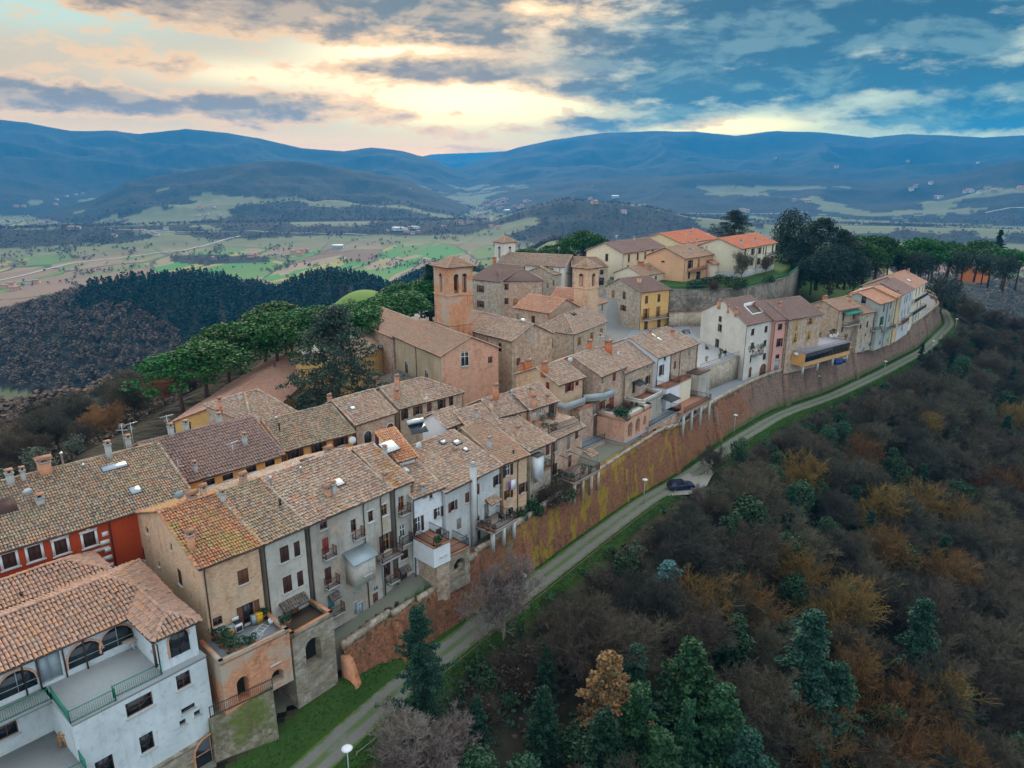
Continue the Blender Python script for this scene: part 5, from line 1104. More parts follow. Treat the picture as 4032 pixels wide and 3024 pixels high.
h = row('S13', 'D', (570, 640), (750, 575), 20.4, name='dormer_house', label='small white upper storey with brown shutters and its own tile roof behind the solar heater', z0=16, depth=5, zr=21.9, wall='plaster_white', roof='t_grey')
h.w('F', 'D', (625, 645), 'open', .8, .7, 'wood_mid'); h.finish()

# ------------------------------------------------------------------ church quarter
h = House('church', 'large church with a long grey-red roof and a red brick gable holding one barred window', (-21.9, 127.2), (-11.6, 111.3), 22.6, 9.5, 11.6, 25.2, 'nave_wall', 't_church', ov=.35, cat='church'); HS['C1'] = h
h.w('L', 'E', [], 'arch').w('F', 'E', [(445, 1225), (620, 1305)], 'arch', .9, 3.0, 'nave_wall', fr='wood_pale')
h.w('R', 'E', (950, 1130), 'lintel', 1.5, 2.6, 'zinc', sur='concrete_pale', fr='white_paint').w('R', 'E', (1172, 1143), 'shut', .9, 1.1, 'wood_mid')
h.wins[-2] = h.wins[-2][:3] + ('lintel',) + h.wins[-2][4:]
h.finish(gutter=(9.2,))
mb = MB(); o = h.ov - .04; zt = lambda y: h.hz(y) - .1
for_pts = [h.loc(h.L - o, h.ov + .02, h.z0), h.loc(h.L - o, h.d - h.ov - .02, h.z0), h.loc(h.L - o, h.d - h.ov - .02, zt(h.d - h.ov)), h.loc(h.L - o, h.rp, zt(h.rp)), h.loc(h.L - o, h.ov + .02, zt(h.ov))]
inn = [p - Vector((.03, 0, 0)) for p in for_pts]
y0, y1, za, zb2 = (lambda w_: (w_[1] - w_[4] / 2, w_[1] + w_[4] / 2, w_[2], w_[2] + w_[5]))(h.wins[-2])
y2, y3, zc, zd = (lambda w_: (w_[1] - w_[4] / 2, w_[1] + w_[4] / 2, w_[2], w_[2] + w_[5]))(h.wins[-1])
facade(mb, lambda a, z: h.loc(h.L - o, a, z), h.ov, h.d - h.ov, h.z0, zt(h.ov), [(y0, y1, za, zb2), (y2, y3, zc, zd)], Vector((-1, 0, 0)), dep=.05)
mb.poly([h.loc(h.L - o, h.ov, zt(h.ov)), h.loc(h.L - o, h.d - h.ov, zt(h.d - h.ov)), h.loc(h.L - o, h.rp, zt(h.rp))])
mb.build('brick_gable', M['brick_pink'], h.e)
B2 = Vector((-21.9, 127.2, 0)); dv = (Vector((-21.9, 127.2, 0)) - Vector((-11.6, 111.3, 0))).normalized()
h = House('church_annex', 'lower stone rear range of the church with a small window, beyond the nave', B2 + dv * 17, B2 + dv * .1, 22.2, 10, 11, 24.8, 'stone_pink', 't_church', cat='church'); HS['C1b'] = h
h.w('F', 'E', [(150, 875), (195, 880)], 'shut', .7, 1.2).finish(gutter=False)
def shed_roof():
    a = at('E', 110, 1372, 15.0); dv2 = Vector((math.cos(R(-57)), math.sin(R(-57)), 0)); b = a + dv2 * 12
    h = House('lean_to_house', 'dark mossy lean-to roof against the church side wall with small brick chimneys', a, b, 15.0, 10, 6.0, 17.2, 'stone_tan', 't_dark', rp=.97); HS['S9'] = h
    h.finish(gutter=False); h.chim('E', 190, 1370, 'brick', 1.2, .6); h.chim('E', 360, 1360, 'brick', 1.2, .6); h.chim('E', 155, 1375, 'brick', .9, .4)
shed_roof()

def tower(name, label, corner, head, size, z0, zt, zr, wall, roof, arches, hroof='t_church', belf=4.2, aw=.9, cornice=.25, band=None):
    # corner = the corner nearest the camera; right face runs along head, left face along head+90
    e = empty(name, (*corner, z0), R(head), label, 'bell tower'); s = size; H = zt - z0; zb = H - belf
    mb = MB()
    def face(P, inw, n):
        hs = []; w = aw
        for i in range(n): c = s * (i + 1) / (n + 1) if n > 1 else s / 2; hs.append((c - w / 2, c + w / 2, zb + .5, H - 1.2 - w / 2))
        facade(mb, P, 0, s, 0, H, hs + [], inw, dep=.55)
        for a, b, c, d in hs:
            k = 8; r = (b - a) / 2; m = (a + b) / 2   # arch heads close the corners of a square opening above d
            arc = [(m - r * math.cos(math.pi * i / k), d + r * math.sin(math.pi * i / k)) for i in range(k + 1)]
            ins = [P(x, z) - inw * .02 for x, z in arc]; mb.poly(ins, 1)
            mb.add([P(x, z) - inw * .06 for x, z in arc] + [P(m + (x - m) * 1.25, d + (z - d) * 1.25) - inw * .06 for x, z in arc], [(i, i + 1, k + 2 + i, k + 1 + i) for i in range(k)], 0)
    face(lambda a, z: Vector((a, 0, z)), Vector((0, 1, 0)), arches[1]); face(lambda a, z: Vector((0, a, z)), Vector((1, 0, 0)), arches[0])
    face(lambda a, z: Vector((s, a, z)), Vector((-1, 0, 0)), arches[0]); face(lambda a, z: Vector((a, s, z)), Vector((0, -1, 0)), arches[1])
    mb.box((s / 2, s / 2, zb + .3), (s - .1, s - .1, .2), 0)
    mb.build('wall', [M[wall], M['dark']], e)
    for zz, o in ((H - .25, cornice), (zb + .1, .12)) + ((band, .1),) * (band is not None): cb = MB(); cb.box((s / 2, s / 2, zz), (s + 2 * o, s + 2 * o, .2), 0); cb.build('cornice', M[wall], e)
    rb = MB(); o = cornice * 1.6 + .25; c = [Vector((-o, -o, H - .02)), Vector((s + o, -o, H - .02)), Vector((s + o, s + o, H - .02)), Vector((-o, s + o, H - .02))]; ap = Vector((s / 2, s / 2, zr - z0))
    for i in range(4): p = [c[i], c[(i + 1) % 4], ap]; rb.slab(p, .08, 1); tile_slope(rb, p); ridge_tiles(rb, c[i], ap)
    rb.build('roof', [M[roof], M['tile_under']], e)
    be = MB(); be.lathe([(0, .9), (.16, .88), (.28, .55), (.36, .15), (.5, 0), (.42, 0)], 12, (s / 2, s / 2, zb + 1.1)); be.build('bell', M['bronze'], e)
    return e, s, H, zb
M['bronze'] = m_plain('bronze', (.10, .075, .04), .45, .7)
cx = at('E', 800, 345, 35)
e, s, H, zb = tower('bell_tower', 'massive orange brick bell tower with paired arches, beside the church', (cx.x, cx.y + .3), 35, 5.2, 10, 35, 36.8, 'brick_tower', 't_church', (1, 2), belf=5.2, aw=1.0, cornice=.14, band=14.5)
cx = at('E', 2030, 350, 31.4)
e, s, H, zb = tower('small_bell_tower', 'slender tan brick bell tower with open arches and lichen-covered cap, by the parked cars', (cx.x, cx.y), 48, 3.9, 13, 31.4, 33.2, 'brick_tan', 't_rust', (1, 1), belf=4.6, aw=1.15, cornice=.14)
cx = Vector((-2.3, 214.5))
e, s, H, zb = tower('white_bell_tower', 'white plastered bell tower with a small cross rising behind the long church roof', (cx.x, cx.y), 42, 4.4, 16, 32.2, 34.0, 'off_white', 't_church', (1, 1), belf=5.4, aw=1.1, cornice=.22)
mb = MB(); mb.box((s / 2, s / 2, H + 2.4), (.08, .08, 1.3), 0); mb.box((s / 2, s / 2, H + 2.7), (.6, .08, .08), 0); mb.build('cross', M['iron'], e)
h = row('C3', 'E', (822, 845), (1360, 987), 22.8, name='round_window_house', label='stone hall with a round window in its gable, standing in front of the church tower', z0=10, depth=10.4, zr=25.3, wall='stone_tan', roof='t_grey', ov=.4)
h.w('F', 'E', (1258, 1035), 'plain', 1.0, 1.6, 'wood_dark').w('R', 'E', (1418, 1160), 'shut', .9, 1.4, 'wood_mid'); h.finish(gutter=(11.6,))
a, c = h.hit('R', 'E', 1517, 930); p, rz = h.place('R', a, c); mb = MB(); mb.lathe([(0, -.03), (.55, -.03), (.55, .05), (.72, .05), (.72, -.03)], 16, (0, 0, 0)); ow = mb.build('window', M['zinc'], h.e, p); ow.rotation_euler = (R(90), 0, rz)
lx, ly, lz = h.slope_hit('E', 1458, 825); mb = MB(); mb.lathe([(.35, 0), (.5, .05), (.55, .35), (.3, .55), (0, .6)], 12); mb.build('water_tank', M['metal'], h.roof, h.loc(h.L - 3, h.rp, h.zr))
# C4 group
A_ = at('E', 985, 442, 24.5); B_ = at('E', 1262, 468, 24.5)
h = House('stone_palazzo', 'tall rubble stone house with brown shutters in two rows, right behind the brick tower', A_, B_, 24.5, 14, 12, 27.6, 'stone_grey', 't_brown', rp=.97); HS['C4a'] = h
h.w('F', 'E', [(1088, 525), (1090, 658)], 'open', 1.2, 1.8, 'wood_mid', fr='wood_orange'); h.finish(gutter=False)
A_ = at('E', 1262, 468, 24.5); B_ = at('E', 1645, 462, 24.5)
h = House('courtyard_house', 'stone house around a small courtyard with an arched orange door and a grey hipped roof', A_ + Vector((0, 1.5, 0)), B_ + Vector((0, 1.5, 0)), 24.5, 14, 10, 26.8, 'stone_pink', 't_brown', hr=4.5); HS['C4b'] = h
h.w('F', 'E', [(1302, 508), (1302, 632)], 'open', .9, 1.6, 'wood_mid').w('F', 'E', (1392, 635), 'archdoor', 1.3, 2.2, 'wood_orange').w('R', 'E', [(1668, 495), (1720, 472)], 'open', .8, 1.4, 'wood_mid'); h.finish(); h.dish('E', 1410, 590, 'wood_red') if False else None
A_ = at('E', 1225, 308, 26.4); B_ = at('E', 1822, 338, 26.4)
h = House('white_church', 'long pale church with a low row of small square windows under a mottled roof', A_, B_, 26.4, 15, 13, 29.2, 'off_white', 't_grey', cat='church'); HS['C5'] = h
h.w('F', 'E', [(1298, 337), (1440, 330), (1665, 338)], 'hole', .9, .6).w('F', 'E', (1705, 365), 'hole', 1.3, 1.2); h.finish(gutter=(19.8,)); h.chim('E', 1210, 290, 'orange', .9, .8); h.ant('E', 1770, 235)
A_ = at('E', 1370, 692, 23); B_ = at('E', 1690, 742, 23)
h = House('red_roof_house', 'stone house with a mottled red and pale tile roof left of the slender bell tower', A_, B_, 23, 12, 11, 25.4, 'stone_tan', 't_redmix'); HS['C7'] = h
h.w('F', 'E', (1412, 780), 'shut', .9, 2.0, 'wood_pale').w('F', 'E', (1547, 800), 'shut', 1.0, 2.0, 'wood_dark'); h.finish()
A_ = at('E', 1908, 925, 20.6); B_ = at('E', 2195, 812, 20.6)
h = House('hipped_stone_house', 'stone house with ochre shutters under a grey hipped roof, above the terrace with red parapet', A_, B_, 20.6, 12.5, 9.6, 23.6, 'stone_grey', 't_grey', hl=4.6); HS['C8'] = h
h.w('F', 'E', [(1948, 980), (2055, 940), (2138, 905)], 'open', .75, 1.7, 'wood_orange').w('L', 'E', (1700, 985), 'archdoor', 1.1, 2.3, 'wood_orange'); h.finish(gutter=(.1,)); h.skyl('E', 1895, 745, 1.4, .8, 'iron')
A_ = at('E', 1700, 600, 24); B_ = at('E', 1925, 640, 23.4)
h = House('rear_red_roof_house', 'small house with a red tile roof tucked behind the slender bell tower', A_ + Vector((0, 4, 0)), B_ + Vector((0, 4, 0)), 23.2, 13, 9, 25.2, 'stone_grey', 't_redmix'); HS['C7b'] = h; h.finish(gutter=False)
A_ = at('E', 2105, 670, 21); B_ = at('E', 2205, 640, 21)
h = House('worn_tower_house', 'small worn plaster house attached to the right of the slender bell tower', A_, B_, 21, 12.5, 7, 23, 'plaster_worn', 't_church', rp=.95); HS['C6b'] = h; h.w('F', 'E', (2148, 690), 'plain', .6, 1.6).finish(gutter=False)
A_ = at('E', 1745, 440, 24.0); B_ = at('E', 1870, 420, 24.0)
h = House('bare_gable_house', 'plain grey stone gable wall between the hipped courtyard roof and the slender tower', A_ + Vector((0, 5, 0)), B_ + Vector((1.5, 7, 0)), 24.4, 13, 11, 26.4, 'stone_grey', 't_grey'); HS['C9'] = h; h.finish(gutter=False)

# ------------------------------------------------------------------ upper houses behind the square
h = row('B1', 'F', (570, 332), (942, 274), 29, name='big_cream_house', label='large cream house with a dark grey roof and brown shutters, left of the upper group', z0=18, depth=14, zr=31.9, wall='cream_pale', roof='t_brown', tw=.32, ov=.5)
h.w('L', 'F', (418, 362), 'shut', 1.0, 2.2).w('F', 'F', [(611, 368), (688, 353), (753, 345), (818, 318)], 'shut', 1.2, 2.2, 'wood_mid', sur='concrete_pale').w('F', 'F', (605, 455), 'shut', 1.2, 1.8).w('F', 'F', (893, 305), 'shut', 1.2, 1.6, 'wood_mid').w('L', 'F', (485, 565), 'shut', 3.2, 2.0); h.finish(gutter=(.2,)); h.chim('F', 655, 215, 'grey', 1.0, .7); h.ant('F', 500, 240)
A_ = at('F', 1085, 246, 29.4); B_ = at('F', 1392, 196, 29.4)
h = House('yellow_red_roof_house', 'yellow house with a bright red roof behind the peach house', A_, B_, 29.4, 20, 18, 32.6, 'cream', 't_red', ov=.5, tw=.32); HS['B2'] = h
h.w('F', 'F', (1370, 222), 'plain', 1.2, 1.4).finish(gutter=False); h.chim('F', 1150, 160, 'grey', .9, .6); h.chim('F', 1205, 235, 'grey', 1.3, .7); h.chim('F', 1125, 260, 'grey', 1.3, .7); h.ant('F', 1105, 215); h.ant('F', 1300, 210); h.dish('F', 1165, 130)
h = row('B3', 'F', (1110, 377), (1474, 315), 29, name='peach_house', label='peach house with part red, part grey roof and a balcony with white chair', z0=18, depth=13.5, zr=31.8, wall='peach', roof='t_church', tw=.32, ov=.5)
h.w('F', 'F', (1145, 420), 'open', 1.5, 2.2).w('F', 'F', (1220, 410), 'door', 1.4, 2.4, 'wood_orange').w('F', 'F', [(1415, 370), (1408, 472)], 'shut', 1.1, 2.2).w('F', 'F', (1215, 525), 'hole', 2.6, 2.6).w('F', 'F', (1135, 520), 'plain', 1.2, 1.8).w('F', 'F', (1345, 480), 'plain', 3.0, 2.4, 'wood_mid').w('L', 'F', (908, 398), 'plain', 1.0, .5); h.finish(gutter=(.2, 25.5))
a, c = h.hit('F', 'F', 1325, 420); p, rz = h.place('F', a, 18); mb = MB(); mb.box((0, -1.0, 4.4), (5.4, 2.0, 8.8), 0); q = [Vector(v) for v in ((-3.1, -2.4, 8.6), (3.1, -2.4, 8.6), (3.1, 0, 9.6), (-3.1, 0, 9.6))]; mb.slab(q, .1, 1)
bay = mb.build('projecting_bay', [M['pink_pale'], M['t_redmix'], ], h.e, p, rz); wm = win_mesh('plain', 3.0, 1.6, 'white_paint', 'concrete_pale'); link('window', wm, bay, (.4, -2.06, 6.0)); link('window', win_mesh('plain', 1.6, 2.4, 'wood_mid', 'concrete_pale'), bay, (.4, -2.06, 1.6))
h.balc('F', 'F', 1185, 470, 9.0, 1.5, 'iron_rust', 'terracotta'); h.balc('F', 'F', 1390, 430, 3.0, 1.2, 'iron_rust', 'terracotta')
for q in ((1250, 310), (1290, 300), (1370, 295), (1140, 320)): h.chim('F', *q, 'grey', 1.0, .6)
h = row('B4', 'F', (1600, 292), (1908, 236), 31, name='cream_red_roof_house', label='two-storey cream house with a bright red roof on the lawn beside a pollarded tree', z0=21, depth=15, zr=33.8, wall='cream_pale', roof='t_red', tw=.32, ov=.5)
h.w('F', 'F', [(1690, 312), (1750, 303), (1740, 395), (1860, 375), (1680, 405)], 'open', 1.2, 1.9).w('F', 'F', [(1805, 300), (1783, 305)], 'shut', .9, 2.2, 'wood_mid').w('F', 'F', (1863, 288), 'door', 1.4, 2.6, 'wood_mid').w('F', 'F', (1625, 320), 'shut', 1.2, 2.0).w('F', 'F', (1798, 385), 'shut', .8, 2.0).w('F', 'F', [(1665, 490), (1710, 480), (1745, 472)], 'hole', 1.4, .7); h.finish(gutter=(12.5,)); h.balc('F', 'F', 1830, 340, 7.0, 1.3, 'iron', 'concrete'); h.chim('F', 1585, 260, 'grey', 1.6, .6); h.chim('F', 1712, 235, 'grey', 1.3, .6); h.chim('F', 1835, 210, 'grey', 1.6, .6); h.chim('F', 1875, 200, 'pipe', 1.6)
mb = MB(); mb.box((h.L / 2, h.ov - .06, 1.7), (h.L - 1, .1, 3.4), 0); mb.box((h.ov - .06, h.d / 2, 1.7), (.1, h.d - 1, 3.4), 0); mb.build('plinth', M['concrete'], h.e)
h = row('B5', 'F', (740, 527), (1013, 482), 24.6, name='white_gable_house', label='white house with a mottled grey-red roof in front of the peach house', z0=13, depth=10.5, zr=26.8, wall='cream_pale', roof='t_church')
h.w('F', 'F', [(845, 550), (935, 535)], 'shut', 1.0, 1.7, 'wood_mid'); h.finish(gutter=False); h.chim('F', 788, 475, 'orange', .8, .6); h.chim('F', 712, 430, 'orange', .6, 1.3)
h = row('B6', 'F', (722, 672), (982, 641), 22.5, name='yellow_front_house', label='house with a yellow front and a bare stone side wall facing the stepped lane', z0=11.5, depth=14, zr=25.2, rp=.62, wall='yellow', roof='t_brown')
h.w('F', 'F', [(765, 730), (873, 715)], 'shut', 1.1, 2.0, 'wood_mid').w('F', 'F', (760, 853), 'open', 1.1, 2.7, 'wood_orange').w('F', 'F', (872, 832), 'half', 1.1, 2.7, 'wood_orange').w('F', 'F', (872, 950), 'door', 1.3, 2.8, 'wood_mid').w('F', 'F', (760, 960), 'door', 1.3, 2.8, 'wood_mid').w('L', 'F', (475, 680), 'shut', 1.2, 2.0, 'wood_orange').w('L', 'F', (570, 693), 'shut', 1.2, 2.0, 'wood_mid').w('L', 'F', (563, 803), 'open', 1.1, 1.5, 'wood_mid').w('L', 'F', (467, 815), 'archdoor', 1.4, 2.4, 'wood_orange'); h.finish(gutter=(.1, 10.4)); h.balc('F', 'F', 835, 890, 9.5, 1.2, 'iron', 'concrete_pale'); h.chim('F', 700, 585, 'tan', 1.6, 1.0)
mb = MB(); o = h.ov - .04; facade(mb, lambda a, z: h.loc(o, a, z), h.ov, h.d - h.ov, h.z0, h.hz(h.ov) - .1, [(w_[1] - w_[4] / 2, w_[1] + w_[4] / 2, w_[2], w_[2] + w_[5]) for w_ in h.wins if w_[0] == 'L' and w_[3] != 'archdoor'], Vector((1, 0, 0)), dep=.05)
mb.poly([h.loc(o, h.ov, h.hz(h.ov) - .1), h.loc(o, h.d - h.ov, h.hz(h.d - h.ov) - .1), h.loc(o, h.rp, h.zr - .1)]); mb.build('stone_side', M['stone_grey'], h.e)
h = row('B7', 'F', (1000, 578), (1150, 556), 20.6, name='garden_house', label='small low house with a brown tile roof beside the clipped hedge', z0=13, depth=6, zr=22, wall='cream', roof='t_brown'); h.w('F', 'F', (1005, 620), 'plain', 1.0, 2.0, 'wood_mid').finish(gutter=False)
A_ = at('F', 340, 455, 26.5); B_ = at('F', 438, 445, 26.5)
h = House('grey_square_house', 'plain grey stone house behind the slender bell tower with two small windows', A_ - Vector((7, -3, 0)), B_, 26.5, 15, 13, 28.6, 'stone_grey', 't_church', hr=3); HS['B8'] = h; h.w('F', 'F', [(375, 490)], 'plain', 1.0, 1.4).w('F', 'F', (372, 570), 'plain', 1.4, 2.2).finish(gutter=False)
A_ = at('G', 1322, 288, 12.5); B_ = A_ + Vector((5.2, 1.0, 0))
h = House('pale_tower_house', 'slim pale yellow house with two grey windows among the dark park trees', A_, B_, 20.0, 12, 4.0, 21.4, 'cream', 't_redmix', rp=.95); HS['B9'] = h; h.w('F', 'G', [(1362, 180), (1352, 252)], 'plain', 2.2, 2.2, 'zinc').finish(gutter=False)
h = House('red_brick_villa', 'red-orange house half hidden under the umbrella pines at the far right', at('O', 1885, 1075, 7), at('O', 1885, 1075, 7) + Vector((9, 2, 0)), 11, 5, 9, 13.2, 'brick_orange', 't_church', tw=.35); HS['B10'] = h; h.finish(gutter=False)
# ------------------------------------------------------------------ white terrace house, bottom left
def merge(sub, main):
    bpy.context.view_layer.update()
    for ch in list(sub.e.children):
        m = ch.matrix_world.copy(); ch.parent = main.e; ch.matrix_parent_inverse = Matrix(); ch.matrix_local = main.e.matrix_world.inverted() @ m
    bpy.data.objects.remove(sub.e)
O1 = Vector((-30.1, 48.2)); h1 = R(48.6); U1, V1 = Vector((math.cos(h1), math.sin(h1))), Vector((-math.sin(h1), math.cos(h1)))
def H1(a, b): return O1 + U1 * a + V1 * b
T1 = dict(tw=.29)
main = House('terrace_house', 'white house with arched loggia windows and green-railed terraces at the lower left corner', H1(-24, 0), H1(3.84, 0), 17, 13.9, 7.0, 18.75, 'white_cool', 't_coppi', rp=.66, zb=17.9, hr=3.3, ov=.75, **T1)
main.w('F', 'A', [(622, 955), (452, 1040)], 'arch', 2.4, 1.75, 'zinc', sur='brick_pink').w('F', 'A', (88, 1200), 'arch', 2.4, 1.75, 'zinc', sur='brick_pink').w('F', 'A', (265, 1120), 'door', 1.5, 2.3, 'zinc')
main.finish(gutter=(14.5, 17.0, 19.6))
wing = House('tmp', 'x', H1(.15, 5), H1(.15, -4.5), 17, 13.9, 3.7, 17.85, 'white_cool', 't_coppi', hr=1.9, ov=.4, **T1)
wing.w('R', 'A', (955, 985), 'arch', 1.5, 2.1, 'wood_dark', sur='brick_pink').w('F', 'A', (815, 1005), 'plain', .5, 1.2); wing.finish(gutter=(9.2,)); merge(wing, main)
low = House('tmp', 'x', H1(-5.9, -4.9), H1(3.75, -4.6), 14.0, 5.5, 11.5, 14, 'white_cool', 'grey_floor', kind='flat', ov=.02)
low.w('F', 'A', (745, 1320), 'plain', 1.9, 1.2, 'wood_mid').w('F', 'A', (980, 1190), 'plain', 1.1, 1.3, 'wood_mid').w('F', 'A', (785, 1522), 'plain', 1.0, 1.5, 'wood_dark').w('F', 'A', (1005, 1340), 'hole', 1.1, .45).w('F', 'A', [(975, 1415), (1052, 1365)], 'hole', .5, .45).w('F', 'A', (560, 1650), 'plain', 1.2, 1.4, 'wood_dark')
low.finish(); merge(low, main)
wlk = House('tmp', 'x', H1(-24, -1.2), H1(-5.85, -1.2), 14.0, 13.75, 2.2, 14, 'white_cool', 'grey_floor', kind='flat', ov=.02); wlk.finish(); merge(wlk, main)
rear = House('tmp', 'x', H1(-24, -.1), H1(-5.85, -.1), 13.7, 6, 7, 13.7, 'white_cool', 'grey_floor', kind='flat', ov=.02); rear.w('F', 'A', (35, 1450), 'plain', 1.3, 1.4, 'wood_mid'); rear.finish(); merge(rear, main)
lo2 = House('tmp', 'x', H1(-24, -6.2), H1(-5.8, -6.2), 10.7, 4, 6.2, 10.7, 'white_cool', 'grey_floor', kind='flat', ov=.02); lo2.finish(); merge(lo2, main)
def mloc(a, b): return Vector((a + 24, b))
railing([mloc(-24, -1.15), mloc(-5.95, -1.15), mloc(-5.95, -4.85), mloc(-3.0, -4.82)], .12, main.e, 'rail_green', 1.0, .14)
railing([mloc(-3.0, -4.82), mloc(-3.0, -4.45), mloc(.4, -4.5)], .16, main.e, 'rail_green', 1.0, .14)
railing([mloc(-5.9, -6.1), mloc(-24, -6.1)], 10.72 - 13.9, main.e, 'rail_green', 1.0, .14)
railing([mloc(-5.85, -6.1), mloc(-5.85, -4.95)], 10.72 - 13.9, main.e, 'rail_green', 1.0, .14)
for x in (-15.2, -9.9, -6.1, -3.0): mb = MB(); mb.tube([(x + 24, .72, 3.0), (x + 24, .55, .0)], .07, 6); mb.build('downpipe', M['pipe'], main.e)
mb = MB(); mb.box((mloc(.1, -4.55).x, mloc(.1, -4.55).y, 2.0), (.16, .16, 1.9)); mb.build('downpipe', M['pipe'], main.e)
pa, pb = H1(-24, -5.0), H1(4.2, -4.9)
fd = House('tmp', 'x', H1(-24, -5.0), H1(3.9, -4.95), 6.9, -2, 13, 6.9, 'stone_rough', 'stone_rough', kind='flat', ov=.02); fd.w('F', 'I', (290, 1560), 'arch', 2.6, 4.2, 'brick_red', sur='brick_red'); fd.finish(); merge(fd, main)
h = House('back_tiled_house', 'small house under a hipped tile roof squeezed between the terrace house and the orange house', H1(-24, 7.05), H1(1.6, 7.05), 18.0, 12, 4.3, 19.1, 'white_cool', 't_coppi', rp=.62, hr=2.7, **T1); h.finish(gutter=False); h.chim('A', 115, 745, 'pipe', .3)
h.roof.name = 'roof'
# ------------------------------------------------------------------ terraces of the front row (parts of their houses)
def deck(h, x0, x1, out, z, z0, wall='brick_red', floor='paving', par=0.0, pw=.3, rail=None, hh=.95, posts=None, arches=(), name='terrace', capm='terracotta', sides='LFR', y0=None, slab=.22):
    yb = h.ov + .05 if y0 is None else y0; yf = h.ov - out; mb = MB(); Z = lambda z_: z_ - h.z0
    if posts is None:
        hs = [(c - w_ / 2, c + w_ / 2, za, zb) for c, w_, za, zb in arches]
        facade(mb, lambda a, q: h.loc(a, yf, q), x0, x1, z0, z, hs, Vector((0, 1, 0)), dep=1.0)
        facade(mb, lambda a, q: h.loc(x0, a, q), yf, yb, z0, z, [], Vector((1, 0, 0))); facade(mb, lambda a, q: h.loc(x1, a, q), yf, yb, z0, z, [], Vector((-1, 0, 0)))
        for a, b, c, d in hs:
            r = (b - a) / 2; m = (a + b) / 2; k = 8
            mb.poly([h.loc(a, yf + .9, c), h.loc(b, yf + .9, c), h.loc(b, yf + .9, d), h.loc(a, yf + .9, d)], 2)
            for sg in (-1, 1):   # spandrels turn the square head into an arch
                arc = [h.loc(m + sg * r * math.sin(math.pi / 2 * i / k), yf - .01, d - r + r * math.cos(math.pi / 2 * i / k)) for i in range(k + 1)]
                mb.poly(arc + [h.loc(m + sg * r, yf - .01, d)], 0)
    else:
        for px in posts: mb.box((h.loc(px, yf + .2).x, h.loc(px, yf + .2).y, (z0 + z) / 2 - h.z0), (.38, .38, z - z0), 0)
        mb.box(((x0 + x1) / 2, yf + .18, Z(z) - slab - .12), (x1 - x0, .3, .24), 0)
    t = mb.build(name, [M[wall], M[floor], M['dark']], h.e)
    fb = MB(); q_ = -.06 if par else .08; fb.box(((x0 + x1) / 2, (yf + yb) / 2, Z(z) - slab / 2 + .01), (x1 - x0 + q_, yb - yf + q_, slab), 0); fb.build('floor', M[floor], t)
    if par:
        pb = MB(); cb = MB()
        for (ax, ay, bx, by, s_) in ((x0, yf + pw / 2, x1, yf + pw / 2, 'F'), (x0 + pw / 2, yf, x0 + pw / 2, yb, 'L'), (x1 - pw / 2, yf, x1 - pw / 2, yb, 'R')):
            if s_ not in sides: continue
            c = ((ax + bx) / 2, (ay + by) / 2); sz = (bx - ax, pw) if s_ == 'F' else (pw, by - ay)
            pb.box((c[0], c[1], Z(z) + par / 2), (sz[0] - (.004 if s_ == 'F' else 0), sz[1] - .008, par)); cb.box((c[0], c[1], Z(z) + par + .03), (sz[0] + .05, sz[1] + .05, .05))
        pb.build('parapet', M[wall], t); cb.build('coping', M[capm], t)
    if rail:
        q = [(x0 + .08, yb), (x0 + .08, yf + .08), (x1 - .08, yf + .08), (x1 - .08, yb)]
        if 'L' not in sides: q = q[1:]
        if 'R' not in sides: q = q[:-1]
        railing(q, Z(z) + par + .06 * bool(par), t, rail, hh)
    return t
def hp(key, x, y, z): return HS[key].world(x, y, z)
h = HS['1a']; deck(h, -.6, 5.4, 3.7, 13.1, 8.4, 'brick_patch', 'paving', .4, capm='brick_patch', arches=((4.0, 1.1, 9.0, 10.2), (1.0, 1.0, 9.0, 11.2)))
p, rz = h.place('F', 3.9, 10.9, 3.72); link('window', win_mesh('plain', .8, 1.2, 'white_paint', 'concrete_pale'), h.e, p, 0)
h = HS['1b']; deck(h, 0.1, 4.4, 3.2, 12.0, 2.0, 'stone_rough', 'soil', .45, arches=((2.1, 1.6, 8.4, 11.0),), capm='brick_red')
h = HS['2']; deck(h, 0.0, 2.2, 3.3, 14.0, 11.6, 'plaster_white', 'terracotta', 0, rail='iron', arches=())
p, rz = h.place('F', 1.2, 12.6, 3.33); link('window', win_mesh('plain', .7, .5, 'zinc', 'concrete_pale'), h.e, p, 0)
deck(h, 2.25, 5.2, 3.0, 12.0, 7.5, 'stone_rough', 'terracotta', 0, rail='iron', sides='FR', arches=((3.7, 1.6, 9.2, 11.1),), name='lower_deck')
deck(h, .5, 2.2, 3.1, 11.6, 7.0, 'stone_tan', 'paving', 0, name='base', arches=())
h = HS['3']; deck(h, 4.7, 9.0, 2.9, 12.1, 9.6, 'concrete_pale', 'terrace_tan', 0, rail='iron', posts=(4.95, 6.9, 8.8))
h = HS['6']; deck(h, 0.0, 6.1, 3.5, 12.0, 8.8, 'stone_tan', 'terrace_tan', 0, rail='iron', posts=(.3, 2.2, 4.2, 5.9))
h.awning('F', 'D', (1790), 830, 1.9, 1.5, 't_grey')
mb = MB()
for x in (1.4, 3.4, 5.4): mb.tube([(x, h.ov - 3.4, 12.0 - h.z0), (x, h.ov - 3.4, 14.3 - h.z0), (x, h.ov, 14.6 - h.z0)], .06, 5)
mb.tube([(1.2, h.ov - 3.4, 14.3 - h.z0), (5.6, h.ov - 3.4, 14.3 - h.z0)], .06, 5); mb.build('pergola', M['timber'], h.e)
# roof terrace of the row behind house 6
h = HS['S12']; deck(h, -.3, 6.3, 3.9, 17.9, 13, 'stone_pink', 'terrace_tan', 0, rail='iron', sides='F')
h = HS['S11']; deck(h, 2.6, 6.2, 2.6, 17.7, 13, 'stone_pink', 'terracotta', .8, capm='terracotta')
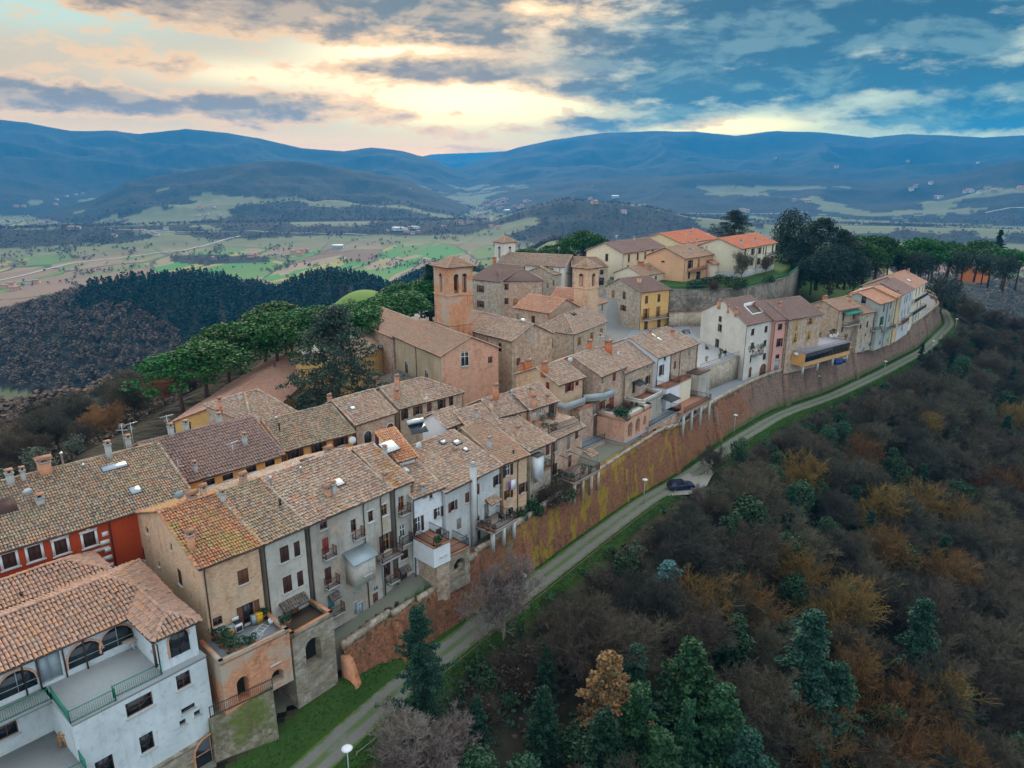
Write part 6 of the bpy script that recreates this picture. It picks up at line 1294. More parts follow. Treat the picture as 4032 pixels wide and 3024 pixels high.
# arched terraces under 7 and 8
h = HS['8']; deck(h, -.4, 8.6, 4.9, 14.0, 10.6, 'brick_pink', 'paving', .75, pw=.9, capm='concrete_pale', arches=((1.5, 1.5, 10.9, 13.4), (4.0, 1.5, 10.9, 13.4), (6.4, .9, 11.6, 13.2)), sides='LFR')
deck(h, -.6, 8.8, 5.3, 10.7, 5.0, 'stone_pink', 'paving', 0, name='terrace_base', arches=((1.4, 1.0, 8.0, 10.2), (4.3, 1.2, 7.4, 10.3)))
h = HS['7']; deck(h, -.5, 6.9, 4.2, 10.9, 6.0, 'stone_pink', 'paving', 0, rail='iron', sides='F', name='yard')
b = deck(h, 3.2, 6.9, 1.8, 16.2, 10.8, 'stone_pink', 'terracotta', 0, name='porch')
for hh_, pts in ((HS['7'], [(0.1, 1.6)]),):
    mb = MB(); z = 16.9 - h.z0
    pts = [(-.2, .3), (-.2, -1.5), (4.6, -1.5), (5.4, -.6), (8.4, -2.2), (11.2, -2.2), (11.2, .2)]
    for a_, b_ in zip(pts, pts[1:]):
        d = Vector((b_[0] - a_[0], b_[1] - a_[1])); mb.box(((a_[0] + b_[0]) / 2, (a_[1] + b_[1]) / 2, z + .45), (d.length + .12, .14, 1.0), 0, math.atan2(d.y, d.x))
    mb.prism([(-.2, .3), (-.2, -1.5), (4.6, -1.5), (5.4, -.6), (5.4, .3)], z - .2, z, 0); mb.prism([(5.4, .3), (5.4, -.6), (8.4, -2.2), (11.2, -2.2), (11.2, .3)], z - .21, z - .01, 0)
    mb.build('concrete_balcony', M['balcony_grey'], h.e)
h = HS['9']; deck(h, 1.0, 8.2, 3.2, 14.3, 10.6, 'plaster_worn', 'terracotta', .8, pw=.2, capm='white_paint'); deck(h, -.2, 11.6, 5.2, 11.2, 6.5, 'stone_pink', 'paving', 0, rail='iron', sides='FR', arches=((1.6, 2.6, 7.9, 10.4),), name='lower_terrace')
h = HS['10']; deck(h, .1, 4.6, 2.2, 15.2, 8.0, 'plaster_white', 'terracotta', 0, rail='iron_rust'); 
a = MB(); a.slab([(-2.2, -4.2, 13.6 - h.z0), (1.2, -4.2, 13.6 - h.z0), (1.2, -1.8, 14.1 - h.z0), (-2.2, -1.8, 14.1 - h.z0)], .06); a.build('awning', M['iron'], h.e)
h = HS['11']; deck(h, .1, 4.6, 2.0, 15.2, 7.8, 'cream_pale', 'terracotta', 0, rail='iron_rust'); deck(h, -4.5, 6.5, 5.4, 11.2, 7.0, 'concrete_pale', 'terracotta', 0, rail='iron', posts=(-4.2, -1.0, 2.6, 6.2), name='lower_terrace', sides='FR')
deck(h, 6.6, 11.4, 2.6, 15.4, 8.0, 'plaster_worn', 'tile_under', 0, name='annex')
for nm, o in ():
    pass
# restaurant block with a glazed veranda
A_ = at('G', 945, 885, 12.6); B_ = at('G', 1310, 790, 12.6)
h = House('veranda_restaurant', 'orange restaurant block on concrete posts with a long glazed veranda and a furnished roof deck', A_, B_, 12.6, 9.4, 6.6, 12.6, 'orange', 'deck_grey', kind='flat', ov=.02, cat='restaurant'); HS['15'] = h
h.wins.append(('F', h.L / 2, 10.25, 'veranda', h.L - .8, 2.0, 'iron', 'iron', 'concrete')); wn = h.wins.pop()
facw = [(h.L * .02, h.L * .98, 10.3, 12.3)]
h.wins.append(('F', h.L / 2, 10.3, 'hole', h.L * .96, 2.0, 'iron', 'iron', 'concrete_pale')); h.finish()
n = 12; mb = MB()
for i in range(n + 1): mb.box((h.L * .02 + h.L * .96 * i / n, -.01, 10.3 + 1.0 - h.z0), (.12, .08, 2.0))
for zz in (10.36, 11.75, 12.26): mb.box((h.L / 2, -.012, zz - h.z0), (h.L * .96, .07, .1))
mb.build('veranda_frame', M['iron'], h.e)
mb = MB()
for x in (.5, h.L * .33, h.L * .66, h.L - .5): mb.box((x, .4, -.95), (.45, .45, 2.1))
mb.box((h.L / 2, .5, -.12), (h.L, .5, .22)); mb.build('support_posts', M['concrete_pale'], h.e)
railing([(.2, 6.0), (.2, .15), (h.L - .2, .15), (h.L - .2, 6.0)], 12.62 - h.z0, h.e, 'iron_rust', .7, 1.0)
mb = MB(); mb.box((-.25, 2.0, 12.0 - h.z0), (.4, .9, .7)); mb.lathe([(.02, 0), (.26, 0), (.26, .03)], 10, (-.47, 2.0, 12.0 - h.z0)); mb.build('air_conditioner', M['white_paint'], h.e)
# lane-side house terrace of C8, red parapet
h = HS['C8']
mb = MB(); mb.box((-1.2, -4.4 + 6, 2.0), (.01, .01, .01)) if False else None
A_ = at('E', 1668, 1112, 14.6); B_ = at('E', 1900, 1082, 14.6)
e = empty('terracotta_terrace', (A_.x, A_.y, 11), math.atan2(B_.y - A_.y, B_.x - A_.x), 'terracotta paved terrace with a brick lattice parapet below the hipped stone house', 'terrace'); L = (B_ - A_).length
mb = MB(); mb.box((L / 2, 4.5, 1.7), (L, 9, 3.4)); mb.build('base', M['stone_tan'], e); mb = MB(); mb.box((L / 2, 4.5, 3.45), (L - .02, 8.98, .1)); mb.build('floor', M['terracotta'], e); mb = MB(); mb.box((L / 2, .15, 4.0), (L, .25, 1.0)); mb.build('parapet', M['wood_red'], e); mb = MB()
for i in range(4): mb.box((i * L / 3, .15, 4.05), (.34, .34, 1.25))
mb.build('pillars', M['brick_red'], e)
# ------------------------------------------------------------------ vegetation
_rk = np.geomspace(20, 9000, 700)
def on_ground(s, x, y, dz=0.0, dmin=20):
    d = ray(s, x, y); hz = math.hypot(d.x, d.y); k = _rk[_rk > dmin] / hz
    X, Y, Z = d.x * k, d.y * k, CAMH + d.z * k; G = ground(X, Y) + dz; i = np.nonzero(Z < G)[0]
    if len(i) == 0: return None
    i = i[0]; return Vector((X[i], Y[i], G[i] - dz))
def topx(p):
    x, y, z = p[0], p[1], p[2] - CAMH; f = y * _ct - z * _st; u = y * _st + z * _ct
    return 1106 + 1533 * x / f, 829.5 - 1533 * u / f, f
LEAF_V = [(-.5, -.35, 0), (.5, -.3, .12), (.55, .32, 0), (-.45, .35, .14)]
LEAF_F = [(0, 1, 2, 3)]
def leaves(mb, cen, rad, per, size, shell=.45, rng=RNG, mi=0, flat=math.pi):
    cen = np.asarray(cen, float).reshape(-1, 3); rad = np.asarray(rad, float).reshape(len(cen), -1) * np.ones((1, 3))
    n = len(cen) * per; c = np.repeat(cen, per, 0); r = np.repeat(rad, per, 0)
    d = rng.normal(size=(n, 3)); d /= np.linalg.norm(d, axis=1)[:, None]
    p = c + d * r * (shell + (1 - shell) * rng.random((n, 1)) ** .5)
    m = rots(n, flat, rng) * (size * rng.uniform(.6, 1.4, n))[:, None, None]
    mb.inst(LEAF_V, LEAF_F, m, p, mi)
ST_V = [(math.cos(a), math.sin(a), 0) for a in (0, 2.1, 4.2)] + [(.6 * math.cos(a), .6 * math.sin(a), 1) for a in (0, 2.1, 4.2)]
ST_F = [(0, 1, 4, 3), (1, 2, 5, 4), (2, 0, 3, 5)]
def sticks(mb, a, b, r, mi=0):
    a, b = np.asarray(a, float), np.asarray(b, float); d = b - a; L = np.linalg.norm(d, axis=1) + 1e-9; t = d / L[:, None]
    u = np.cross(t, np.where(np.abs(t[:, 2:3]) < .9, [[0, 0, 1.]], [[1., 0, 0]])); u /= np.linalg.norm(u, axis=1)[:, None]; v = np.cross(t, u)
    m = np.stack([u * np.asarray(r)[:, None], v * np.asarray(r)[:, None], d], axis=2); mb.inst(ST_V, ST_F, m, a, mi)
def bare_tree(h=9, spread=.55, seed=0, trunk_m='bark', twig_m='twig', limbs=10, dens=(5, 5, 6), rad=.011, up=.55):
    rg = np.random.default_rng(seed); tb = MB()
    path = [Vector((0, 0, -.6))]; d = Vector((rg.normal(0, .08), rg.normal(0, .08), 1))
    for i in range(6): path.append(path[-1] + d * h * .11); d = (d + Vector((rg.normal(0, .12), rg.normal(0, .12), 0))).normalized()
    tb.tube(path, [h * .018 * (1 - .11 * i) for i in range(7)], 6)
    nodes = []; 
    for i in range(limbs):
        f = .28 + .72 * i / limbs; k = min(5, int(f * 6)); p = path[k].lerp(path[k + 1], f * 6 - k)
        az = i * 2.4 + rg.normal(0, .3); el = up + .5 * f + rg.normal(0, .12); L = h * spread * (1.05 - .45 * f) * rg.uniform(.8, 1.2)
        q = [p]; dd = Vector((math.cos(az) * math.cos(el), math.sin(az) * math.cos(el), math.sin(el)))
        for j in range(3): q.append(q[-1] + dd * L / 3); dd = (dd + Vector((rg.normal(0, .15), rg.normal(0, .15), .14))).normalized()
        tb.tube(q, [h * .008, h * .006, h * .004, h * .002], 4, cap=False); nodes += [(q[j].lerp(q[j + 1], t), (q[3] - q[0]).normalized(), L) for j in (0, 1, 2) for t in (.35, .8)]
    P = np.array([n[0] for n in nodes]); D = np.array([n[1] for n in nodes]); L = np.array([n[2] for n in nodes]) * .42
    cb = MB(); r = h * .0034
    for lev, nb in enumerate(dens):
        n = len(P) * nb; a = np.repeat(P, nb, 0); dd = np.repeat(D, nb, 0) + rg.normal(0, .62, (n, 3)) + [0, 0, .22]; dd /= np.linalg.norm(dd, axis=1)[:, None]
        l = np.repeat(L, nb) * rg.uniform(.6, 1.25, n); f = rg.uniform(.0, .25, n)
        b = a + dd * l[:, None]; sticks(cb, a, b, np.full(n, max(r, rad)))
        P = a + dd * (l * rg.uniform(.5, 1.0, n))[:, None]; D = dd; L = l * .62; r *= .55
        if lev == 0: P = np.r_[P, b]; D = np.r_[D, dd]; L = np.r_[L, l * .62]
    return tb.mesh('trunk', [M[trunk_m]]), cb.mesh('crown', [M[twig_m]])
def conifer(h=12, w=.27, seed=0, leaf='needle', dens=1.0, droop=.25, size=.34):
    rg = np.random.default_rng(seed); tb = MB(); tb.tube([(0, 0, -.6), (0, 0, h * .5), (.1, 0, h)], [h * .017, h * .01, .03], 6)
    cb = MB(); A = []; B = []; z = h * .1
    while z < h * .985:
        f = z / h; R_ = h * w * (1 - f) ** .75 * (.5 + .5 * min(1, f * 5)) * rg.uniform(.7, 1.15) + .15
        for i in range(5):
            R_ *= rg.uniform(.8, 1.2)
            az = rg.uniform(0, 6.28); e = Vector((math.cos(az) * R_, math.sin(az) * R_, -droop * R_ + .35 * f * R_)); A.append((0, 0, z)); B.append((e.x, e.y, z + e.z))
        z += h * .036
    A, B = np.array(A), np.array(B); sticks(tb, A, B, np.full(len(A), .035))
    k = 5; t = np.linspace(.25, 1.0, k); c = (A[:, None] + (B - A)[:, None] * t[None, :, None]).reshape(-1, 3); s = np.tile(.30 + .32 * (1 - t), len(A)) * (.5 + h / 18)
    leaves(cb, c, np.c_[s, s, s * .55], max(6, int(20 * dens)), size * .58, .1, rg)
    return tb.mesh('trunk', [M['bark']]), cb.mesh('crown', [M[leaf]])
def pine(h=12, R_=5, seed=0, leaf='pine', thick=.42):
    rg = np.random.default_rng(seed); tb = MB(); lean = Vector((rg.normal(0, .06), rg.normal(0, .06), 1))
    top = lean * h * .62; tb.tube([(0, 0, -.8), lean * h * .3, top], [h * .024, h * .019, h * .014], 7)
    cen = []; rad = []
    for i in range(44):
        a = i * 2.4; r = R_ * math.sqrt((i + .5) / 44) * rg.uniform(.85, 1.08); zt = h * (.985 - thick * .75 * (r / R_) ** 2.2) - R_ * .17 + rg.normal(0, .2)
        cen.append((top.x * 1.3 + r * math.cos(a), top.y * 1.3 + r * math.sin(a), zt)); rad.append(R_ * rg.uniform(.17, .26))
        if i % 3 == 0: tb.tube([top * rg.uniform(.72, 1.0), Vector(cen[-1]) * .6 + top * .4 - Vector((0, 0, .5)), Vector(cen[-1])], [h * .008, h * .005, h * .003], 4, cap=False)
    cen = np.array(cen); rad = np.array(rad); cb = MB()
    leaves(cb, cen, np.c_[rad, rad, rad * .72], 95, .3, .62, rg)
    return tb.mesh('trunk', [M['bark_pine']]), cb.mesh('crown', [M[leaf]])
def cedar(h=18, R_=8, seed=0, leaf='cedar', flat=1.0):
    rg = np.random.default_rng(seed); tb = MB(); tb.tube([(0, 0, -.8), (.1, 0, h * .4), (0, .2, h * .93)], [h * .026, h * .02, .06], 7); cb = MB(); cen = []; rad = []; A = []; B = []
    for i in range(64):
        f = (i + .5) / 64; z = h * (.12 + .84 * f); L = R_ * (1.02 - f ** 2.1) * rg.uniform(.62, 1.12) + .9; az = i * 2.4 + rg.normal(0, .35)
        d = Vector((math.cos(az), math.sin(az), .10 - .30 * (1 - f))); A.append((0, 0, z)); B.append(tuple(Vector((0, 0, z)) + d * L * .9))
        for t in np.linspace(.35, 1, 6):
            p = Vector((0, 0, z)) + d * L * t; k = R_ / 8 * rg.uniform(.75, 1.25); cen.append((p.x + rg.normal(0, .6), p.y + rg.normal(0, .6), p.z - t * t * L * .12 + rg.normal(0, .25))); rad.append((1.25 * k, 1.25 * k, .62 * k * flat))
    sticks(tb, A, B, np.full(len(A), .08)); leaves(cb, cen, rad, 48, .27, .2, rg)
    return tb.mesh('trunk', [M['bark']]), cb.mesh('crown', [M[leaf]])
def round_tree(h=8, R_=3.2, seed=0, leaf='oak', n=26, per=110, size=.26, low=.3):
    rg = np.random.default_rng(seed); tb = MB(); tb.tube([(0, 0, -.6), (.1, .1, h * .35), (0, 0, h * .6)], [h * .025, h * .02, h * .01], 6); d = rg.normal(size=(n, 3)); d /= np.linalg.norm(d, axis=1)[:, None]
    hc = h * (1 + low) / 2; c = np.array([0, 0, hc]) + d * [R_ * .68, R_ * .68, h * (1 - low) * .36]; cb = MB(); leaves(cb, c, np.full((n, 1), R_ * .42), per, size, .55, rg)
    for q in c[::3]: tb.tube([(0, 0, h * .4), tuple(q)], [h * .008, .02], 4, cap=False)
    return tb.mesh('trunk', [M['bark']]), cb.mesh('crown', [M[leaf]])
def shrub_mesh(R_=1.3, seed=0, leaf='shrub', per=90, size=.2, twiggy=False):
    rg = np.random.default_rng(seed); cb = MB(); n = 9; c = rg.normal(0, .45, (n, 3)) * [R_, R_, R_ * .5] + [0, 0, R_ * .65]
    if twiggy:
        k = 420; a = np.c_[rg.normal(0, R_ * .25, (k, 2)), np.zeros(k)]; d = rg.normal(0, .5, (k, 3)) + [0, 0, .9]; d /= np.linalg.norm(d, axis=1)[:, None]; b = a + d * rg.uniform(.5, 1.5, (k, 1)) * R_; sticks(cb, a, b, np.full(k, .012))
        a2 = a + (b - a) * rg.uniform(.3, 1, (k, 1)); d2 = d + rg.normal(0, .6, (k, 3)); sticks(cb, a2, a2 + d2 * R_ * .5, np.full(k, .01)); leaves(cb, c, np.full((n, 1), R_ * .5), 26, size * .7, .3, rg)
    else: leaves(cb, c, np.full((n, 1), R_ * .5), per, size, .5, rg)
    return cb.mesh('shrub', [M[leaf]])
M['bark'] = m_plain('bark', (.10, .075, .055), .95, var=.4); M['bark_pine'] = m_plain('bark_pine', (.12, .07, .05), .95, var=.4)
M['twig'] = m_leaf('twig', (.062, .05, .034), (.105, .086, .058), (.16, .132, .09), .9); M['twig_dark'] = m_leaf('twig_dark', (.036, .036, .027), (.062, .06, .044), (.10, .094, .068), .9); M['twig_orange'] = m_leaf('twig_orange', (.10, .06, .022), (.18, .10, .03), (.27, .155, .05), .9); M['bark_orange'] = m_plain('bark_orange', (.30, .17, .06), .95, var=.5)
M['twig_pale'] = m_leaf('twig_pale', (.22, .18, .15), (.30, .24, .20), (.38, .31, .25), .9); M['twig_red'] = m_leaf('twig_red', (.26, .11, .05), (.33, .15, .07), (.28, .15, .10), .9)
M['needle'] = m_leaf('needle', (.012, .038, .026), (.02, .062, .036), (.035, .09, .04)); M['needle_bright'] = m_leaf('needle_bright', (.016, .055, .026), (.028, .085, .034), (.055, .13, .04)); M['needle_blue'] = m_leaf('needle_blue', (.06, .14, .15), (.10, .22, .22), (.16, .30, .28)); M['needle_rust'] = m_leaf('needle_rust', (.05, .10, .07), (.30, .16, .06), (.42, .20, .07), big=.8)
M['pine'] = m_leaf('pine', (.010, .055, .012), (.022, .105, .018), (.06, .175, .026)); M['cedar'] = m_leaf('cedar', (.026, .054, .04), (.048, .09, .064), (.095, .125, .075)); M['cedar_dark'] = m_leaf('cedar_dark', (.012, .035, .028), (.024, .055, .042), (.07, .085, .04)); M['oak'] = m_leaf('oak', (.03, .04, .03), (.06, .07, .05), (.10, .11, .08))
M['shrub'] = m_leaf('shrub', (.014, .042, .022), (.03, .075, .034), (.06, .115, .045)); M['shrub_bright'] = m_leaf('shrub_bright', (.02, .09, .015), (.05, .15, .02), (.12, .24, .04)); M['shrub_brown'] = m_leaf('shrub_brown', (.07, .05, .034), (.11, .08, .056), (.16, .12, .085)); M['shrub_olive'] = m_leaf('shrub_olive', (.05, .075, .05), (.09, .12, .08), (.14, .17, .11)); M['hedge'] = m_leaf('hedge', (.012, .04, .018), (.02, .06, .022), (.04, .09, .03))
V = {}
def variants(k, fn, seeds): V[k] = [fn(s) for s in seeds]
variants('bare', lambda s: bare_tree(9, .5, s, dens=(4, 4, 6), rad=.013), range(4)); variants('bare_dark', lambda s: bare_tree(8.5, .52, s, twig_m='twig_dark', dens=(4, 5, 6), rad=.013), (11, 12)); variants('orange', lambda s: bare_tree(10, .5, s, 'bark_orange', 'twig_orange', 14, (3, 3, 2), .022), (21, 22, 23)); variants('bare_pale', lambda s: bare_tree(7, .5, s, 'twig_pale', 'twig_pale', 8, (4, 4, 4), .016), (31, 32))
variants('conifer', lambda s: conifer(11, .25, s), (1, 2)); variants('conifer_bright', lambda s: conifer(11, .27, s, 'needle_bright', 1.1, .1, .36), (3, 4)); variants('big_conifer', lambda s: conifer(14, .27, s, 'needle', 1.5, .15, .3), (9,)); variants('blue', lambda s: conifer(6, .32, s, 'needle_blue', 1.1, .05, .3), (5,)); variants('rust', lambda s: conifer(10, .3, s, 'needle_rust', 1.2, .1, .36), (6,))
variants('pine', lambda s: pine(12, 5, s), (1, 2, 3)); variants('cedar', lambda s: cedar(17, 7.2, s), (1,)); variants('cedar_dark', lambda s: cedar(18, 9, s, 'cedar_dark', .75), (2,)); variants('oak', lambda s: round_tree(8, 3.4, s), (1,)); variants('holm', lambda s: round_tree(14, 6, s, 'cedar_dark', 40, 150, .34), (2,)); variants('red', lambda s: bare_tree(6.5, .5, s, 'bark', 'twig_red', 8, (5, 5, 4), .014), (41,)); variants('olive', lambda s: round_tree(5.5, 2.6, s, 'shrub_olive', 18, 90, .2, .15), (3, 4)); variants('ivy', lambda s: round_tree(7, 2.2, s, 'shrub', 22, 100, .24, .05), (5, 6))
BASEH = dict(bare=9, bare_dark=8.5, orange=10, bare_pale=7, conifer=11, conifer_bright=11, big_conifer=14, blue=6, rust=10, pine=12, cedar=17, cedar_dark=18, oak=8, holm=14, red=6.5, olive=5.5, ivy=7)
NAMES = dict(bare='bare_tree', bare_dark='bare_tree', orange='lichen_tree', bare_pale='bare_tree', conifer='conifer', conifer_bright='conifer', big_conifer='conifer', blue='conifer', rust='conifer', pine='umbrella_pine', cedar='cedar', cedar_dark='cedar', oak='oak_tree', holm='oak_tree', red='russet_tree', olive='olive_tree', ivy='ivy_tree')
def tree(kind, p, h, label, group=None, cat='tree', rz=None, squash=1.0):
    t, c = random.choice(V[kind]); k = h / BASEH[kind]
    e = empty(NAMES[kind], p, random.uniform(0, 6.28) if rz is None else rz, label, cat, group); e.scale = (k * squash, k * squash, k)
    link('trunk', t, e); link('crown', c, e); return e
def shrub(me, p, k, label, group):
    o = link('shrub', me, None, p, random.uniform(0, 6.28)); o.scale = (k, k, k * random.uniform(.8, 1.2)); return tag(o, label, 'shrub', group)
S_DARK = [shrub_mesh(1.4, s, 'shrub') for s in (1, 2)]; S_BROWN = [shrub_mesh(1.5, s, 'shrub_brown', twiggy=True, size=.2) for s in (3, 4)]; S_OLIVE = [shrub_mesh(1.4, 5, 'shrub_olive')]; S_BRIGHT = [shrub_mesh(.8, 6, 'shrub_bright', 70, .14)]
# ---- named single trees of the slope
lr = np.array([topx((*p, float(LZ(p[1])))) for p in offset(LANE[LANE[:, 1] > 44], -1.9)])
_o = np.argsort(lr[:, 0]); LRU, LRV = lr[_o, 0], lr[_o, 1]
def maxh(p):   # how tall a plant may be on p without hiding the lane
    u, v, f = topx(p); r_ = 3.4 / f * 1533; lv = max(np.interp(u + q, LRU, LRV) for q in (-r_, -r_ / 2, 0, r_))
    if v < lv: return 0
    return max(0, (v - lv - 5) / 1533 * f / _ct * .85)
used = []
def single(kind, s, x, y, h, label, frac=.6, group=None, squash=1.0):
    p = on_ground(s, x, y, h * frac)
    if p is None: return
    used.append((p.x, p.y, 2.6)); return tree(kind, p, h, label, group, squash=squash)
single('big_conifer', 'L', 575, 1330, 12.5, 'tall dark green conifer rising in front of the town wall at the lane', .05, squash=.9)
single('bare_pale', 'L', 1078, 800, 9.5, 'slender leafless tree with a yellowish trunk standing up across the brick wall', .08)
for kd, x, y, h, lb, sq in [('rust', 120, 1185, 13, 'conifer with rusty orange upper branches in the wood', 1.0), ('conifer_bright', 260, 1340, 13, 'bright green conifer just below the rusty-tipped one', 1.0), ('conifer_bright', 640, 1330, 14, 'light green conifer at the bottom right of its darker twin', 1.05), ('conifer_bright', 490, 1120, 14, 'broad mid green conifer above the two bright ones', 1.15), ('conifer', 1050, 990, 16, 'large green conifer among orange branches in the middle of the wood', 1.1), ('conifer', 1560, 930, 15, 'dark spired conifer on the right of the wood', 1.0),
        ('blue', 390, 740, 7, 'small blue-green conifer near the top of the slope', 1.2), ('ivy', 760, 430, 8, 'dark green ivy-clad tree below the parked blue car', 1.2), ('conifer', 90, 1450, 12, 'dark conifer under the rusty-tipped one', 1.1), ('conifer', 240, 1130, 11, 'dusky green conifer behind the rusty-tipped one', 1.1), ('ivy', 725, 150, 6, 'ivy-covered tree beside the lane bend', 1.0), ('conifer_bright', 480, 1400, 12, 'thin yellowish conifer between the two bright ones', .7), ('conifer_bright', 360, 1560, 12, 'green conifer cut by the bottom edge, left one', 1.1), ('conifer', 760, 1540, 13, 'dark conifer cut by the bottom edge, right one', 1.2), ('conifer', 1180, 1210, 12, 'deep green conifer below the large central one', 1.1)]: single(kd, 'K', x, y, h, lb, .93, squash=sq)
single('conifer', 'L', 1350, 900, 6, 'little pointed conifer alone among the grey bare trees', .93); single('conifer', 'L', 1330, 1160, 9, 'dark conifer below the little pointed one', .93)
OR = [(560, 880), (810, 880), (1170, 900), (1290, 1250), (1090, 1500), (1390, 1540), (1550, 1400), (1330, 440), (1560, 420), (1620, 720), (1780, 800), (990, 290), (1600, 1250), (1850, 330), (1010, 720), (1700, 1550), (1400, 620), (1750, 480)]
for x, y in OR: single('orange', 'K', x, y, random.uniform(8.5, 10.5), 'bare tree with orange lichen-covered branches in the wood', .7, 'orange lichened trees in the wood')
for x, y in ((440, 1340), (700, 1440), (560, 1500), (500, 1560)): single('bare_pale', 'L', x, y, 6.5, 'thin pale leafless tree at the foot of the picture beside the lane', .75, 'pale thin trees by the lane')
single('bare', 'K', 590, 300, 5.2, 'small bare tree with a forked trunk at the edge of the passing place', .1)
tree('oak', at('Q', 2032, 672, 6.2), 13, 'round dark evergreen tree standing at the far end of the street parapet')
used += [(27, 103, 6.5), (32, 106, 6), (23, 98, 5), (36, 110, 5)]
single('bare_pale', 'K', 530, 400, 3.0, 'pale dry bush behind the parked blue car', .5)
# ---- the wood on the slope
def in_view(p, h, pad=60):
    u, v, f = topx((p[0], p[1], p[2] + h)); u2, v2, f2 = topx(p)
    return f > 5 and -pad < u < 2212 + pad and v < 1659 + 10 and v2 > -50
cand = []
gx, gy = np.meshgrid(np.arange(-12, 400, 2.0), np.arange(42, 460, 2.0)); gx = (gx + RNG.uniform(-1, 1, gx.shape)).ravel(); gy = (gy + RNG.uniform(-1, 1, gy.shape)).ravel()
sv, _ = sdist(gx, gy, LANEC); k = (sv < -2.9); gx, gy, sv = gx[k], gy[k], sv[k]; gz = ground(gx, gy); dd_ = np.hypot(gx, gy)
order = np.argsort(dd_ + RNG.uniform(0, 14, len(dd_)))
nb = 0; ns = 0; nc = 0; acc = []
for i in order:
    p = (gx[i], gy[i], gz[i]); D = dd_[i]
    if not in_view(p, 9) or D > 330: continue
    mh = maxh(p); s_ = -sv[i]
    rr = 3.7 + D * .0125 if mh > 5 else 1.5 + D * .009
    if any((a - p[0]) ** 2 + (b - p[1]) ** 2 < min(rr, r2 + 1.2) ** 2 for a, b, r2 in acc): continue
    if any((a - p[0]) ** 2 + (b - p[1]) ** 2 < r2 ** 2 for a, b, r2 in used): continue
    if mh < .3: continue
    if mh < 5.0:
        if ns >= 240: continue
        ns += 1; acc.append((p[0], p[1], rr)); big = max(.3, min(mh / 1.7, random.uniform(.6, 1.5))); big = big if s_ > 4 else min(big, .75); q = random.random()
        if q < .5: shrub(random.choice(S_BROWN), p, big, 'brown twiggy bush on the slope between the lane and the wood', 'brown bushes along the lane')
        elif q < .85: shrub(random.choice(S_DARK), p, big, 'dark green bush beside the lane fence or on the slope below it', 'dark green bushes along the lane')
        else: shrub(S_OLIVE[0], p, big, 'grey-green bush on the slope below the lane', 'grey-green bushes along the lane')
        continue
    h_ = min(random.uniform(7, 10.5), mh); q = random.random(); acc.append((p[0], p[1], rr))
    if q < .13 and nc < 70: nc += 1; tree('conifer', p, h_, 'dark conifer scattered among the bare trees of the wood', 'scattered conifers in the wood')
    elif q < .37: tree('ivy', p, h_ * .8, 'ivy-covered dark green tree among the bare trees of the wood', 'ivy-clad trees in the wood')
    elif q < .40: tree('orange', p, h_, 'bare tree with orange lichen-covered branches in the wood', 'orange lichened trees in the wood')
    elif nb < 215:
        nb += 1; kd = 'bare' if random.random() < .66 else 'bare_dark'
        tree(kd, p, h_, 'leafless grey-brown tree in the wood on the slope below the lane', 'bare trees of the slope wood', squash=1.15)
print('slope', nb, ns, nc, len(acc))
# ---- undergrowth of the slope (nobody could count it)
def undergrowth(name, label, test, n, box, mat, size, hgt, kind=None):
    x = RNG.uniform(box[0], box[1], n); y = RNG.uniform(box[2], box[3], n); s, _ = sdist(x, y, LANEC); q, _ = sdist(x, y, EDGE); k = test(x, y, s, q); x, y = x[k], y[k]; z = ground(x, y)
    u = np.array([in_view((a, b, c), 1) for a, b, c in zip(x, y, z)], bool); x, y, z = x[u], y[u], z[u]
    mb = MB(); c = np.c_[x, y, z + hgt * .4]; leaves(mb, c, np.tile([[.9, .9, hgt * .6]], (len(x), 1)), 5, size)
    mb.inst(LEAF_V, LEAF_F, rots(len(x), 1.2) * size, c); o = mb.build(name, M[mat]); tag(o, label, 'undergrowth', kind='stuff'); return o
undergrowth('undergrowth', 'dark green ivy and bramble undergrowth covering the wood floor below the lane', lambda x, y, s, q: (s < -3.5) & (np.hypot(x, y) < 300), 26000, (-12, 300, 42, 350), 'shrub', .42, 1.0)
undergrowth('dry_undergrowth', 'brown dry undergrowth and fallen leaves on the wood floor', lambda x, y, s, q: (s < -4.5) & (np.hypot(x, y) < 300), 26000, (-12, 300, 42, 350), 'shrub_brown', .36, 1.0)
def grass_blades():
    n = 36000; i = RNG.integers(0, len(LANE) - 1, n); t = RNG.random(n)[:, None]; P = LANE[i] * (1 - t) + LANE[i + 1] * t; nn = normals(LANE)[i]
    o = np.where(RNG.random(n) < .5, RNG.uniform(1.7, 2.6, n) + (RNG.random(n) ** 2) * 1.2 * (P[:, 1] < 66), -RNG.uniform(1.7, 3.6, n)); P = P + nn * o[:, None]; k = (P[:, 1] > 44) & (np.hypot(P[:, 0], P[:, 1]) < 270); P = P[k]; z = ground(P[:, 0], P[:, 1])
    mb = MB(); mb.inst(LEAF_V, LEAF_F, rots(len(P), math.pi) * .15, np.c_[P, z + .08]); tag(mb.build('verge_grass', M['grass']), 'short green grass on both verges of the lane', 'grass', kind='stuff')
M['grass'] = m_leaf('grass', (.015, .055, .01), (.03, .10, .014), (.085, .15, .03)); grass_blades()
